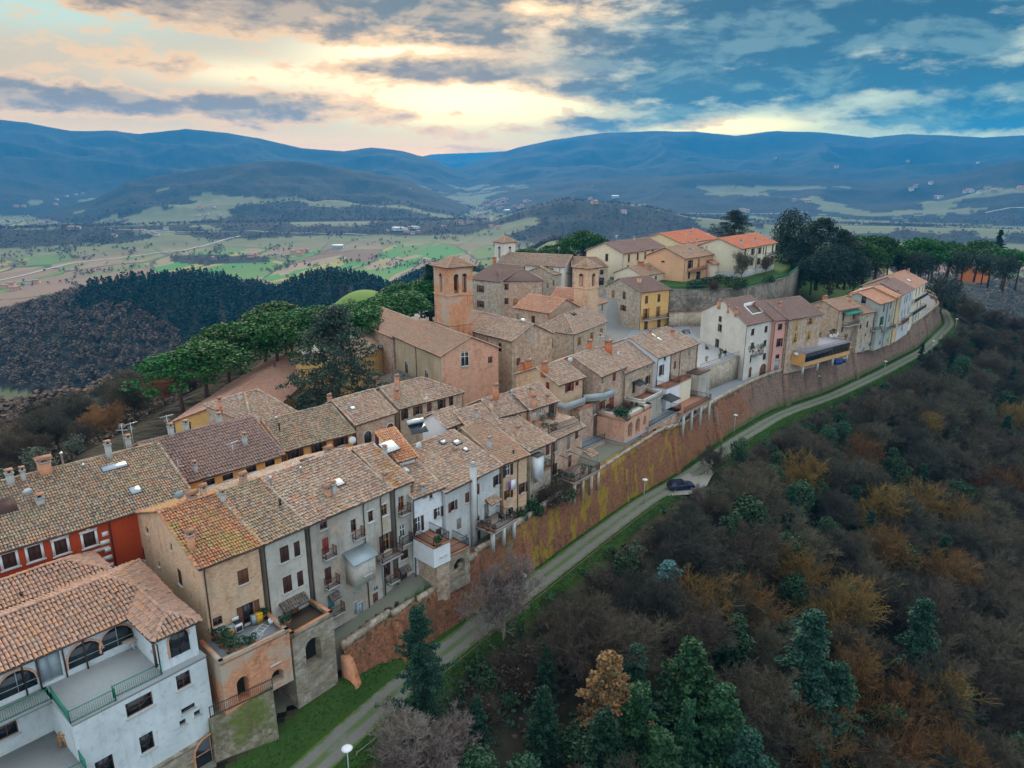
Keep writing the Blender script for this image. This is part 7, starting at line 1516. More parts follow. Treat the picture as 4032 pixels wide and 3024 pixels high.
def wall_plants():
    n = 5200; i = RNG.integers(0, NWL - 1, n); t = RNG.random(n)[:, None]; P = WL[i] * (1 - t) + WL[i + 1] * t; N_ = WNRM[i]; y = P[:, 1]; c_ = sm(y, 57, 64) * sm(y, 122, 100); k = RNG.random(n); top = k < .3
    f = np.where(top, RNG.uniform(.9, 1.02, n), RNG.random(n)); o = 2.2 - .3 * c_ + (2.0 - 1.1 * c_) * f ** .9; z0 = LZ(y) - .4; P = P + N_ * o[:, None]; z = z0 + (wtop(y) - z0) * f
    keep = (fbm(P[:, 0] * .35 + 3, z * .5 + P[:, 1] * .2, 3) > np.where(top, .44, .56)); P, z = P[keep], z[keep]; mb = MB(); c = np.c_[P, z]; yel = RNG.random(len(c)) < .5 * sm(c[:, 0], 6, 14) * sm(c[:, 0], 48, 36)
    for mi, s_ in ((0, ~yel), (1, yel)): leaves(mb, c[s_], np.full((s_.sum(), 1), .26), 7, .13, .2, mi=mi)
    tag(mb.build('wall_plants', [M['shrub'], M['moss_leaf']]), 'weeds, ivy and yellow moss rooted in the face and edge of the town wall', 'plants', kind='stuff')
M['moss_leaf'] = m_leaf('moss_leaf', (.16, .13, .015), (.26, .20, .02), (.36, .27, .03)); wall_plants()
# ---- pines, cedars and hillside bushes of the left flank and of the park
for s, x, y, h, sq in [('J', 455, 1105, 11, 1.25), ('J', 640, 1010, 12, 1.3), ('J', 820, 890, 12, 1.2), ('J', 950, 830, 12, 1.25), ('J', 1190, 670, 12.5, 1.2), ('J', 1080, 740, 12, 1.1), ('J', 1290, 500, 12, 1.2), ('J', 1360, 480, 12, 1.1)]:
    p = on_ground(s, x, y)
    tree('pine', p, h, 'dark green umbrella pine in the row along the left edge of the town', 'row of umbrella pines', squash=sq * 1.14)
for s, x, y in [('J', 1180, 400), ('J', 1330, 320), ('J', 1460, 280), ('J', 1690, 240), ('J', 1800, 240), ('J', 1900, 220), ('E', 120, 640), ('E', 270, 570), ('J', 1250, 350), ('J', 1400, 290), ('J', 1520, 260), ('J', 1640, 250), ('J', 1740, 250), ('J', 1850, 260), ('J', 1960, 180), ('J', 2080, 150), ('E', 60, 660), ('E', 190, 600), ('E', 350, 540), ('E', 470, 530), ('E', 400, 450), ('E', 560, 430), ('E', 640, 420), ('E', 1000, 260), ('E', 1100, 250)]:
    p = on_ground(s, x, y + (75 if s == 'E' else 25), 9.5)
    if p: tree('pine', p, 11.5, 'dark green umbrella pine in the row along the left edge of the town', 'row of umbrella pines', squash=1.25)
single('cedar', 'J', 1660, 900, 17, 'big grey-green cedar with drooping layers in front of the yellow house', .05, squash=.95) if False else None
pc = Vector((-28.4, 111.0, 12)); tree('cedar', pc, 19.2, 'big grey-green cedar with drooping layers in front of the yellow house', squash=.98)
single('conifer', 'E', 660, 760, 15, 'narrow very dark conifer right beside the brick bell tower', .1, squash=1.3); single('conifer', 'E', 385, 640, 10, 'pointed lighter conifer standing between the umbrella pines', .5)
for x, y, h in [(1420, 190, 10), (1560, 190, 10), (1680, 150, 11), (1790, 170, 12), (1890, 120, 13), (1990, 110, 14), (2070, 100, 14)]:
    p = at('E', x, y, 15 + h * .8); tree('pine', (p.x, p.y, 15 if p.y < 330 else 10), h, 'umbrella pine of the clump behind the long church roof', 'umbrella pines behind the church', squash=1.0) if False else None
for x, y, D_, h in [(1420, 205, 285, 11), (1550, 200, 290, 12), (1680, 175, 290, 13), (1640, 210, 270, 11), (1880, 115, 285, 15), (1990, 60, 290, 17), (2070, 85, 285, 16), (1800, 190, 280, 12)]:
    d = ray('E', x, y); k = D_ / math.hypot(d.x, d.y); tree('pine', (d.x * k, d.y * k, CAMH + d.z * k - h * .85), h, 'umbrella pine of the clump behind the long pale church', 'umbrella pines behind the church', squash=1.1)
def bydist(kind, s, x, y, D_, h, frac, label, group=None, sq=1.0):
    d = ray(s, x, y); k = D_ / math.hypot(d.x, d.y); tree(kind, (d.x * k, d.y * k, CAMH + d.z * k - h * frac), h, label, group, squash=sq)
bydist('cedar_dark', 'O', 880, 880, 258, 23, .55, 'huge dark cedar with layered branches in the park beside the lawn', sq=1.05)
bydist('holm', 'O', 700, 790, 268, 20, .6, 'tall rounded dark evergreen left of the huge park cedar', sq=.8)
bydist('cedar_dark', 'O', 320, 730, 300, 18, .65, 'flat-topped dark cedar behind the cream red-roofed house', sq=1.2)
bydist('cedar_dark', 'O', 1020, 900, 250, 18, .6, 'dark cedar in the park behind the stone and yellow-shuttered house', sq=.9)
for x, y, D_, h in [(960, 1000, 246, 15), (1060, 960, 258, 16), (760, 960, 262, 15), (830, 1040, 252, 12), (1110, 1040, 250, 12), (690, 930, 270, 15)]: bydist('holm', 'O', x, y, D_, h, .55, 'dark evergreen tree crowded round the huge park cedar', 'dark evergreens round the park cedar')
for x, y, D_, h in [(1140, 860, 290, 16), (1270, 880, 275, 18), (1180, 920, 260, 15), (1480, 880, 300, 17), (1560, 900, 290, 17), (1640, 890, 320, 16), (1740, 900, 330, 16), (1830, 930, 315, 14), (1920, 890, 340, 16), (2010, 930, 330, 15), (2110, 950, 320, 15), (2190, 960, 330, 14), (1400, 930, 290, 15), (1700, 950, 310, 13)]:
    bydist('pine', 'O', x, y, D_, h, .72, 'umbrella pine of the dark grove at the right end of the town', 'umbrella pines of the park grove', sq=1.15)
for x, y, D_ in [(1330, 960, 285), (1420, 1000, 285), (1600, 990, 300), (1780, 1000, 300), (1950, 1010, 310), (2080, 1030, 300), (1240, 1000, 270), (1120, 990, 265), (1530, 1010, 280)]: bydist('holm', 'O', x, y, D_, 11, .5, 'dark evergreen tree under the umbrella pines of the park', 'dark evergreens of the park grove', sq=1.0)
bydist('conifer', 'O', 2050, 830, 420, 14, .6, 'small pointed conifer standing clear above the grove at the far right')
for s, x, y, h in (('F', 1590, 500, 6.5), ('F', 1802, 500, 4.5)):
    p = at(s, x, y + 55 if h > 5 else y + 10, 22.8); tree('bare', p, h * 1.25, 'pollarded bare tree with a round twiggy head on the lawn' if h > 5 else 'smaller pollarded bare tree on the lawn close to the cream house', squash=.9)
nf = 0
for i in order:
    p = (gx[i], gy[i], gz[i]); D = dd_[i]
    if D < 300 or D > 470 or not in_view(p, 9) or nf >= 150: continue
    if any((a - p[0]) ** 2 + (b - p[1]) ** 2 < r2 * r2 for a, b, r2 in acc): continue
    nf += 1; acc.append((p[0], p[1], 7.5)); q = random.random()
    if q < .45 and nb < 250: nb += 1; tree('bare', p, random.uniform(7, 10), 'leafless tree beyond the end of the lane at the far right', 'bare trees beyond the lane end', squash=1.2)
    else: tree('ivy', p, random.uniform(5, 8), 'dark green tree beyond the end of the lane at the far right', 'dark trees beyond the lane end', squash=1.3)
nbl = 0; acc2 = []
gx, gy = np.meshgrid(np.arange(-230, 0, 4.0), np.arange(60, 330, 4.0)); gx = (gx + RNG.uniform(-2, 2, gx.shape)).ravel(); gy = (gy + RNG.uniform(-2, 2, gy.shape)).ravel(); q_, _ = sdist(gx, gy, EDGE); k = q_ > 6; gx, gy = gx[k], gy[k]; gz = ground(gx, gy); fm = forest_mask(gx, gy, gz); kinds = RNG.random(len(gx))
for i in np.argsort(np.hypot(gx, gy)):
    p = (gx[i], gy[i], gz[i]); D = math.hypot(p[0], p[1])
    if D > 280 or not in_view(p, 7) or (fm[i] < .5 and kinds[i] > .06): continue
    rr = 4.5 + D * .012
    if any((a - p[0]) ** 2 + (b - p[1]) ** 2 < rr * rr for a, b in acc2): continue
    acc2.append((p[0], p[1])); q = kinds[i]
    if q < .5 and nbl < 75: nbl += 1; tree('bare' if q < .3 else 'bare_dark', p, random.uniform(5, 8.5), 'leafless brown tree on the hillside left of the town', 'bare trees of the left hillside', squash=1.2)
    elif q < .62: tree('red', p, random.uniform(4, 7), 'russet-leaved tree on the hillside left of the town', 'russet trees of the left hillside', squash=1.2)
    elif q < .82: tree('olive', p, random.uniform(3, 5.5), 'grey-green olive-like tree on the hillside left of the town', 'olive-like trees of the left hillside', squash=1.2)
    else: shrub(random.choice(S_BROWN), p, random.uniform(1.2, 2.2), 'brown bush on the hillside left of the town', 'brown bushes of the left hillside')
print('left', nbl, len(acc2))
undergrowth('hillside_scrub', 'brown scrub covering the hillside left of the town', lambda x, y, s, q: (q > 4) & (np.hypot(x, y) < 330), 22000, (-260, 0, 60, 330), 'shrub_brown', .5, 1.4)
# ---- far woods: countless crowns in one sheet of woodland
def far_woods(name, label, n, dr, azr, bare, mats, hh=(7, 11), cond=None):
    D = np.sqrt(RNG.uniform(dr[0] ** 2, dr[1] ** 2, n)); a = np.radians(RNG.uniform(azr[0], azr[1], n)); x, y = np.sin(a) * D, np.cos(a) * D; z = ground(x, y)
    k = forest_mask(x, y, z) > .5; s, _ = sdist(x, y, LANEC); q, _ = sdist(x, y, EDGE); k &= (q > 25) | (D > 420)
    if cond is not None: k &= cond(x, y, z, D, np.degrees(a))
    x, y, z, D = x[k], y[k], z[k], D[k]; n = len(x); h = RNG.uniform(*hh, n)
    mb = MB(); m = 26 if bare else 30
    rg = np.random.default_rng(5)
    for vi in range(3):
        if bare:
            d = rg.normal(size=(m, 3)); d[:, 2] = np.abs(d[:, 2]) * 1.0 - .15; d /= np.linalg.norm(d, axis=1)[:, None]; c = d * [.34, .34, .5] * rg.uniform(.55, 1, (m, 1)) + [0, 0, .42]; sz = .20
        else:
            t = rg.random(m); az = rg.uniform(0, 6.28, m); r = .19 * (1 - t) ** .8; c = np.c_[np.cos(az) * r, np.sin(az) * r, .12 + t * .86]; sz = .15
        tv = []; tf = []
        R_ = rots(m, 1.1, rg)
        for i in range(m):
            for v in LEAF_V: tv.append(R_[i] @ (np.array(v) * sz * rg.uniform(.7, 1.3)) + c[i])
            tf.append((4 * i, 4 * i + 1, 4 * i + 2, 4 * i + 3))
        sel = np.arange(n) % 3 == vi; N = sel.sum(); aa = RNG.uniform(0, 6.28, N); M_ = np.zeros((N, 3, 3)); s_ = h[sel]; w_ = s_ * (1.0 if bare else 1.0) * RNG.uniform(.8, 1.2, N)
        M_[:, 0, 0] = np.cos(aa) * w_; M_[:, 0, 1] = -np.sin(aa) * w_; M_[:, 1, 0] = np.sin(aa) * w_; M_[:, 1, 1] = np.cos(aa) * w_; M_[:, 2, 2] = s_
        mb.inst(tv, tf, M_, np.c_[x, y, z][sel])
    o = mb.build(name, M[mats]); tag(o, label, 'woods', kind='stuff'); print(name, n); return o
M['wood_bare'] = m_leaf('wood_bare', (.115, .082, .048), (.175, .125, .075), (.24, .175, .105), .95, .05); M['wood_dark_green'] = m_leaf('wood_dark_green', (.012, .028, .018), (.022, .046, .026), (.04, .066, .032), .95, .05)
conz = lambda x, y, z, D, a: (D > 520) & (D < 1250) & (fbm(x / 150, y / 150, 4) + .22 * sm(D, 560, 800) - .35 * sm(np.abs(a + 16.5), 7, 13) > .52)
far_woods('bare_woods', 'brown leafless woods covering the hills left of and behind the town', 36000, (250, 1400), (-42, 26), True, 'wood_bare', (5, 12), lambda *a: ~conz(*a))
far_woods('conifer_woods', 'dark blue-green conifer wood on the hill left of the town', 15000, (480, 1300), (-34, 0), False, 'wood_dark_green', (7, 18), conz)
far_woods('right_woods', 'brown and dark woods beyond the park at the right', 6000, (380, 2200), (18, 42), True, 'wood_bare', (8, 12))
far_woods('distant_woods', 'brown woods on the far foothills', 9000, (1500, 3600), (-38, 38), True, 'wood_bare', (10, 16))
# ------------------------------------------------------------------ valley: roads, hedgerow trees, farms
def ribbon(name, s, pts, w_, mat):
    P = [on_ground(s, x, y, 0, 330) for x, y in pts]; P = np.array([(p.x, p.y) for p in P if p is not None]); P = resample(P, 14)
    a, b = offset(P, w_ / 2), offset(P, -w_ / 2); za, zb = ground(a[:, 0], a[:, 1]) + .9, ground(b[:, 0], b[:, 1]) + .9; n = len(P); mb = MB()
    mb.add([v for i in range(n) for v in ((*a[i], za[i]), (*b[i], zb[i]))], [(2 * i, 2 * i + 1, 2 * i + 3, 2 * i + 2) for i in range(n - 1)]); tag(mb.build(name, mat), kind='structure')
ribbon('valley_road', 'M', [(-60, 920), (110, 885), (260, 845), (400, 812), (560, 795), (720, 778), (900, 752), (1060, 728), (1180, 702), (1220, 685), (1310, 668)], 7, M['road_pale'])
ribbon('main_road', 'M', [(560, 622), (640, 632), (900, 638), (1150, 643), (1500, 645), (1850, 655), (2000, 660)], 8, M['road_grey'])
ribbon('far_road', 'O', [(-40, 650), (150, 656), (330, 655), (610, 652), (800, 645)], 9, M['road_pale'])
ribbon('farm_track', 'O', [(1960, 652), (2060, 632), (2212, 622), (2300, 618)], 8, M['road_pale'])
def valley_trees():
    n = 90000; D = np.sqrt(RNG.uniform(700 ** 2, 5200 ** 2, n)); a = np.radians(RNG.uniform(-38, 38, n)); x, y = np.sin(a) * D, np.cos(a) * D; z = ground(x, y)
    ln = np.abs(fbm(x / 330, y / 520, 3) - .47); ln2 = np.abs(fbm(x / 500 + 30, y / 260 + 8, 3) - .45)
    k = (z < -112) & ((ln < .010) | (ln2 < .007) | (RNG.random(n) < .012) | (fbm(x / 140, y / 140, 3) > .66)); x, y, z = x[k], y[k], z[k]; n = len(x); D = np.hypot(x, y)
    mb = MB(); h = RNG.uniform(4, 9, n) * (1 + D / 9000); c = np.c_[x, y, z + h * .5]
    dark = RNG.random(n) < .45
    for mi, sel in ((0, dark), (1, ~dark)): leaves(mb, c[sel], np.c_[h * .4, h * .4, h * .5][sel], 9, 2.6, .3, mi=mi)
    tag(mb.build('valley_trees', [M['wood_dark_green'], M['wood_bare']]), 'hedgerow trees and copses dotted over the valley fields', 'trees', kind='stuff')
valley_trees()
FH = {}
def farm(kind):
    if kind in FH: return FH[kind]
    w_, d_, h_, r_, wm, rm = {'pale': (13, 9, 6, 2.2, 'off_white', 'tile_far'), 'tan': (14, 9, 6.5, 2.4, 'stone_tan', 'tile_far'), 'red': (16, 10, 7, 2.6, 'peach', 'tile_far'), 'shed': (48, 26, 8, 1.6, 'white_paint', 'roof_grey'), 'barn': (24, 12, 6, 2.4, 'concrete_pale', 'roof_white')}[kind]
    wb = MB(); wb.prism([(-w_ / 2, -d_ / 2), (w_ / 2, -d_ / 2), (w_ / 2, d_ / 2), (-w_ / 2, d_ / 2)], -6, h_)
    for s_ in (-1, 1): wb.poly([(s_ * w_ / 2, -d_ / 2, h_), (s_ * w_ / 2, d_ / 2, h_), (s_ * w_ / 2, 0, h_ + r_)])
    rb = MB(); o = .7
    for s_ in (-1, 1): rb.slab([Vector(v) for v in ((-w_ / 2 - o, s_ * (d_ / 2 + o), h_ - .2), (w_ / 2 + o, s_ * (d_ / 2 + o), h_ - .2), (w_ / 2 + o, 0, h_ + r_ + .1), (-w_ / 2 - o, 0, h_ + r_ + .1))][::-s_], .3)
    gb = MB()
    for i in range(int(w_ / 3)):
        for zz in ((1.2, 4.2) if h_ < 7.5 else (3,)): gb.box((-w_ / 2 + 1.6 + i * 3, -d_ / 2 - .02, zz + .6), (1.1, .1, 1.5))
    FH[kind] = (wb.mesh('wall', [M[wm]]), rb.mesh('roof', [M[rm]]), gb.mesh('windows', [M['glass']])); return FH[kind]
def farmhouse(s, x, y, kind, label, group, k=1.0):
    p = on_ground(s, x, y, 1, 330)
    if p is None: return
    e = empty('farmhouse' if kind not in ('shed', 'barn') else 'warehouse', p, random.uniform(-.6, .6), label, 'farmhouse' if kind not in ('shed', 'barn') else 'warehouse', group); e.scale = (k, k, k)
    w_, r_, g_ = farm(kind); link('wall', w_, e); link('roof', r_, e); link('windows', g_, e)
for s, x, y, kd in [('M', 90, 512, 'red'), ('M', 130, 508, 'red'), ('M', 305, 500, 'red'), ('M', 310, 466, 'pale'), ('M', 365, 452, 'pale'), ('M', 415, 440, 'pale'), ('M', 450, 437, 'tan'), ('M', 225, 600, 'tan'), ('M', 240, 592, 'pale'), ('M', 262, 590, 'tan'), ('M', 295, 595, 'pale'), ('M', 425, 628, 'pale'), ('M', 390, 630, 'tan')]: farmhouse(s, x, y, kd, 'far farmhouse on the valley edge at the left, under the wooded mountain', 'farmhouses at the left valley edge', 1.3)
for x, y, kd in [(625, 668, 'pale'), (745, 648, 'tan'), (780, 646, 'pale'), (805, 652, 'pale'), (835, 655, 'pale'), (855, 658, 'pale'), (905, 632, 'pale')]: farmhouse('M', x, y, kd, 'house of the small white cluster among the ploughed fields', 'white cluster in the fields', 1.15)
for x, y, kd in [(1080, 558, 'pale'), (1128, 545, 'pale'), (1165, 512, 'pale'), (1195, 548, 'pale'), (1090, 518, 'red'), (1110, 520, 'tan')]: farmhouse('M', x, y, kd, 'pale house on the dark tree-covered knoll in the valley', 'houses on the knoll', 1.2)
for x, y, kd in [(1165, 795, 'tan'), (1365, 778, 'red'), (1385, 772, 'red'), (1515, 775, 'pale'), (1535, 772, 'pale'), (1600, 760, 'red'), (1635, 768, 'red'), (1650, 752, 'red'), (1680, 748, 'pale'), (1570, 782, 'tan')]: farmhouse('M', x, y, kd, 'peach or pale farmhouse just beyond the dark conifer wood', 'farmhouses beyond the conifer wood', 1.0)
for x, y, kd in [(30, 945, 'red'), (60, 935, 'red'), (75, 958, 'red'), (100, 950, 'tan'), (155, 920, 'pale'), (195, 918, 'red')]: farmhouse('M', x, y, kd, 'house of the hamlet at the far left edge beside the pale road', 'hamlet at the left edge', .9)
farmhouse('N', 110, 672, 'shed', 'long white warehouse in the valley left of the white bell tower', None, 1.0); farmhouse('N', 190, 664, 'shed', 'second white warehouse, right of the long one', None, .8); farmhouse('M', 1840, 726, 'barn', 'pale open-sided barn by a patch of bare orange earth', None, 1.2); farmhouse('N', 730, 568, 'barn', 'long pale barn at the foot of the valley village', None, 1.5); farmhouse('N', 1360, 492, 'barn', 'white barn alone on the blue foothill at the right', None, 1.7)
for x, y in [(150, 692), (185, 694), (215, 690), (35, 690), (365, 662), (450, 642), (480, 640), (510, 632), (530, 636), (640, 664), (680, 664), (690, 660)]: farmhouse('N', x, y, random.choice(['pale', 'tan', 'red']), 'house among trees near the white warehouses in the valley', 'houses near the warehouses', 1.0)
for i in range(24): farmhouse('N', 600 + random.uniform(0, 130), 500 + random.uniform(0, 55), random.choice(['pale', 'tan', 'red']), 'house of the dense little village at the mouth of the side valley', 'village at the side valley', 1.5)
for x, y in [(835, 512), (850, 508), (865, 515), (840, 520), (770, 540), (800, 548), (820, 545), (1215, 495), (1240, 520), (1410, 578), (430, 440), (465, 437)]: farmhouse('N', x, y, random.choice(['pale', 'tan', 'red']), 'scattered farmhouse on the hills behind the church', 'farmhouses on the hills', 1.4)
for x, y in [(370, 632), (400, 640), (800, 578), (710, 577), (985, 362), (585, 300), (1450, 316), (1475, 497), (1500, 495), (1600, 470), (1640, 548), (1665, 552), (1830, 515), (1850, 510), (1870, 512), (1920, 522), (2010, 520), (2190, 490), (1910, 322)]: farmhouse('O', x, y, random.choice(['pale', 'pale', 'tan', 'red']), 'scattered pale farmhouse on the green slopes at the right', 'farmhouses at the right', 1.8)
# ------------------------------------------------------------------ lane furniture
lampm = MB(); lampm.tube([(0, 0, -.3), (0, 0, 4.1)], [.07, .05], 7); POLE = lampm.mesh('pole', [M['zinc']])
lampm = MB(); lampm.lathe([(.05, 0), (.1, .12), (.42, .2), (.45, .26), (.3, .34), (0, .38)], 14); HEAD = lampm.mesh('lamp_head', [M['white_paint']])
LB = [('lane lamp post nearest the bottom edge, by the green verge', at('Q', 757, 1712, 3)), ('lane lamp post in front of the brick wall beside the slender bare tree', at('Q', 1130, 1316, 3.4)), ('lane lamp post in front of the yellow-mossed wall near the blue car', at('Q', 1390, 1092, 2.2)), ('lane lamp post at the bend before the grey stretch of wall', at('Q', 1585, 940, .5)), ('lane lamp post among bushes below the glazed veranda', at('G', 1035, 1200, .1)), ('lane lamp post below the low stone house', at('G', 1565, 1075, 0)), ('lane lamp post below the narrow yellow house', at('G', 1945, 900, 0)), ('lane lamp post where the lane turns beneath the parapet end', at('G', 2132, 712, 0)), ('lane lamp post farthest away, on the verge beyond the turn', at('G', 2155, 592, 0))]
for lb, p in LB:
    e = empty('street_lamp', p, 0, lb, 'street lamp', 'lamp posts along the lane'); link('pole', POLE, e); link('lamp_head', HEAD, e, (0, 0, 4.05))
def lane_fence():
    P = offset(LANE, -2.35); P = P[(P[:, 1] > 58) & (P[:, 1] < 135)]; P = resample(P, 3.0); P = np.array([p for p in P if not (100 < p[1] < 113)]); e = empty('lane_fence', (P[0][0], P[0][1], float(LZ(P[0][1]))), 0, 'low wooden post and rail fence along the outer edge of the lane', 'fence'); o = Vector((P[0][0], P[0][1], float(LZ(P[0][1]))))
    pm = MB(); pm.tube([(0, 0, -.3), (0, 0, 1.05)], .06, 6); pm = pm.mesh('post', [M['timber']]); rb = MB()
    Q = [Vector((p[0], p[1], float(LZ(p[1])))) - o for p in P]
    for q in Q: link('post', pm, e, q)
    for a, b in zip(Q, Q[1:]):
        if (b - a).length > 6: rb.build('rail', M['timber'], e); rb = MB(); continue
        for zz in (.5, .95): rb.tube([a + Vector((0, 0, zz)), b + Vector((0, 0, zz))], .045, 5)
    rb.build('rail', M['timber'], e)
lane_fence()
def sag_fence():
    a, b, c = at('I', 1500, 1600, 2.4), at('I', 1640, 1490, 2.4), at('I', 1740, 1370, 2.4); e = empty('broken_fence', a, 0, 'leaning grey timber rail fence beside the nearest lamp post', 'fence'); mb = MB()
    for p in (a, b, c): mb.tube([p - a + Vector((0, 0, -.3)), p - a + Vector((.2, 0, 1.0))], .06, 5)
    mb.tube([Vector((.2, 0, .9)), b - a + Vector((.2, 0, .9)), c - a + Vector((.2, 0, .95))], .05, 5); mb.build('rail', M['wood_pale'], e); mb = MB(); mb.tube([Vector((.8, -.5, .1)), c - a + Vector((.2, 0, .5))], .05, 5); mb.build('rail', M['wood_pale'], e)
sag_fence()
# ------------------------------------------------------------------ cars
def car_meshes(col):
    if ('car', col) in CACHE: return CACHE[('car', col)]
    prof = [(-2.15, .35, .75, .84), (-2.2, .75, .72, .84), (-2.1, 1.0, .70, .86), (-1.75, 1.42, .66, .62), (-.9, 1.55, .66, .6), (.2, 1.52, .66, .6), (.95, 1.08, .72, .8), (1.85, .92, .74, .82), (2.15, .72, .72, .8), (2.18, .35, .72, .8)]
    mb = MB(); S = [(-2.15, .95, .86), (-1.9, 1.0, .90), (-.8, 1.02, .92), (.9, 1.02, .92), (1.7, .93, .88), (2.1, .75, .8)]
    for i in range(len(S) - 1):   # lower body: side panels, bonnet deck, floor
        (x0, z0, w0), (x1, z1, w1) = S[i], S[i + 1]
        for s_ in (-1, 1): q = [(x0, s_ * w0, .32), (x1, s_ * w1, .32), (x1, s_ * w1, z1 - .12), (x0, s_ * w0, z0 - .12)]; mb.poly(q if s_ < 0 else q[::-1]); q = [(x0, s_ * w0, z0 - .12), (x1, s_ * w1, z1 - .12), (x1, s_ * (w1 - .08), z1), (x0, s_ * (w0 - .08), z0)]; mb.poly(q if s_ < 0 else q[::-1])
        mb.poly([(x0, -w0 + .08, z0), (x1, -w1 + .08, z1), (x1, w1 - .08, z1), (x0, w0 - .08, z0)]); mb.poly([(x0, w0, .32), (x1, w1, .32), (x1, -w1, .32), (x0, -w0, .32)])
    mb.poly([(-2.15, .86, .32), (-2.15, -.86, .32), (-2.15, -.86, .83), (-2.15, -.78, .95), (-2.15, .78, .95), (-2.15, .86, .83)]); mb.poly([(2.1, -.8, .32), (2.1, .8, .32), (2.1, .8, .63), (2.1, .72, .75), (2.1, -.72, .75), (2.1, -.8, .63)])
    rf = [(-1.75, .62, 1.46), (-1.2, .64, 1.54), (.15, .64, 1.52), (.3, .62, 1.47)]
    for i in range(3): (x0, w0, z0), (x1, w1, z1) = rf[i], rf[i + 1]; mb.poly([(x0, -w0, z0), (x1, -w1, z1), (x1, w1, z1), (x0, w0, z0)])
    g = MB(); lowr = [(-2.05, .80, .97), (-1.2, .83, 1.02), (.15, .83, 1.02), (1.05, .78, 1.0)]
    for i in range(3):
        for s_ in (-1, 1):
            q = [(lowr[i][0], s_ * lowr[i][1], lowr[i][2]), (lowr[i + 1][0], s_ * lowr[i + 1][1], lowr[i + 1][2]), (rf[i + 1][0], s_ * rf[i + 1][1], rf[i + 1][2] - .01), (rf[i][0], s_ * rf[i][1], rf[i][2] - .01)]; g.poly(q if s_ < 0 else q[::-1])
    g.poly([(-2.05, .8, .97), (-2.05, -.8, .97), (-1.75, -.62, 1.45), (-1.75, .62, 1.45)]); g.poly([(1.05, -.78, 1.0), (1.05, .78, 1.0), (.3, .62, 1.46), (.3, -.62, 1.46)])
    t = MB(); t.lathe([(.2, -.1), (.3, -.1), (.33, -.06), (.33, .06), (.3, .1), (.2, .1)], 16); r = MB(); r.lathe([(0, .06), (.06, .11), (.2, .09), (.22, .0), (.2, -.09), (0, -.09)], 12)
    hl = MB(); hl.box((0, 0, 0), (.12, .32, .14)); tl = MB(); tl.box((0, 0, 0), (.1, .2, .26))
    CACHE[('car', col)] = (mb.mesh('body', [M[col]]), g.mesh('windows', [M['glass']]), t.mesh('tyre', [M['dark']]), r.mesh('rim', [M['metal']]), hl.mesh('headlight', [M['white_paint']]), tl.mesh('tail_light', [M['wood_red']]))
    return CACHE[('car', col)]
def car(p, rz, col, label):
    b, g, t, r, hl, tl = car_meshes(col); e = empty('parked_car', p, rz, label, 'car'); bo = link('body', b, e); link('windows', g, e)
    for x in (-1.35, 1.35):
        for s_ in (-1, 1):
            w_ = link('tyre', t, e, (x, s_ * .8, .33)); w_.name = 'wheel'; w_.rotation_euler = (R(-90) * s_, 0, 0); link('rim', r, w_)
    for s_ in (-1, 1): link('headlight', hl, e, (2.06, s_ * .6, .62)); link('tail_light', tl, e, (-2.12, s_ * .68, .82))
p = at('K', 443, 392, 1.45); car((p.x, p.y, float(LZ(p.y)) + .06), R(12), 'paint_navy', 'dark blue car parked nose to the trees on the lane passing place')
p = at('E', 2168, 510, 16.4); car((p.x, p.y, g1(p.x, p.y)), R(25), 'paint_teal', 'dark teal car parked behind the slender bell tower'); p = at('E', 2165, 560, 16.4); car((p.x, p.y, g1(p.x, p.y)), R(200), 'paint_white', 'white car parked next to the dark teal car')
q = HS['9'].world(1.6, -3.6, 7.95); car((q.x, q.y, 7.95), HS['9'].h - 1.2, 'paint_silver', 'silver car nosing out of the arched garage above the town wall')
for x, y, c_, lb in ((1310, 312, 'paint_navy', 'blue car parked in the park beneath the dark cedars'), (1350, 318, 'paint_white', 'white car next to the blue one beneath the cedars')):
    p = at('G', x, y, 12); car((p.x, p.y, g1(p.x, p.y)), R(10), c_, lb)
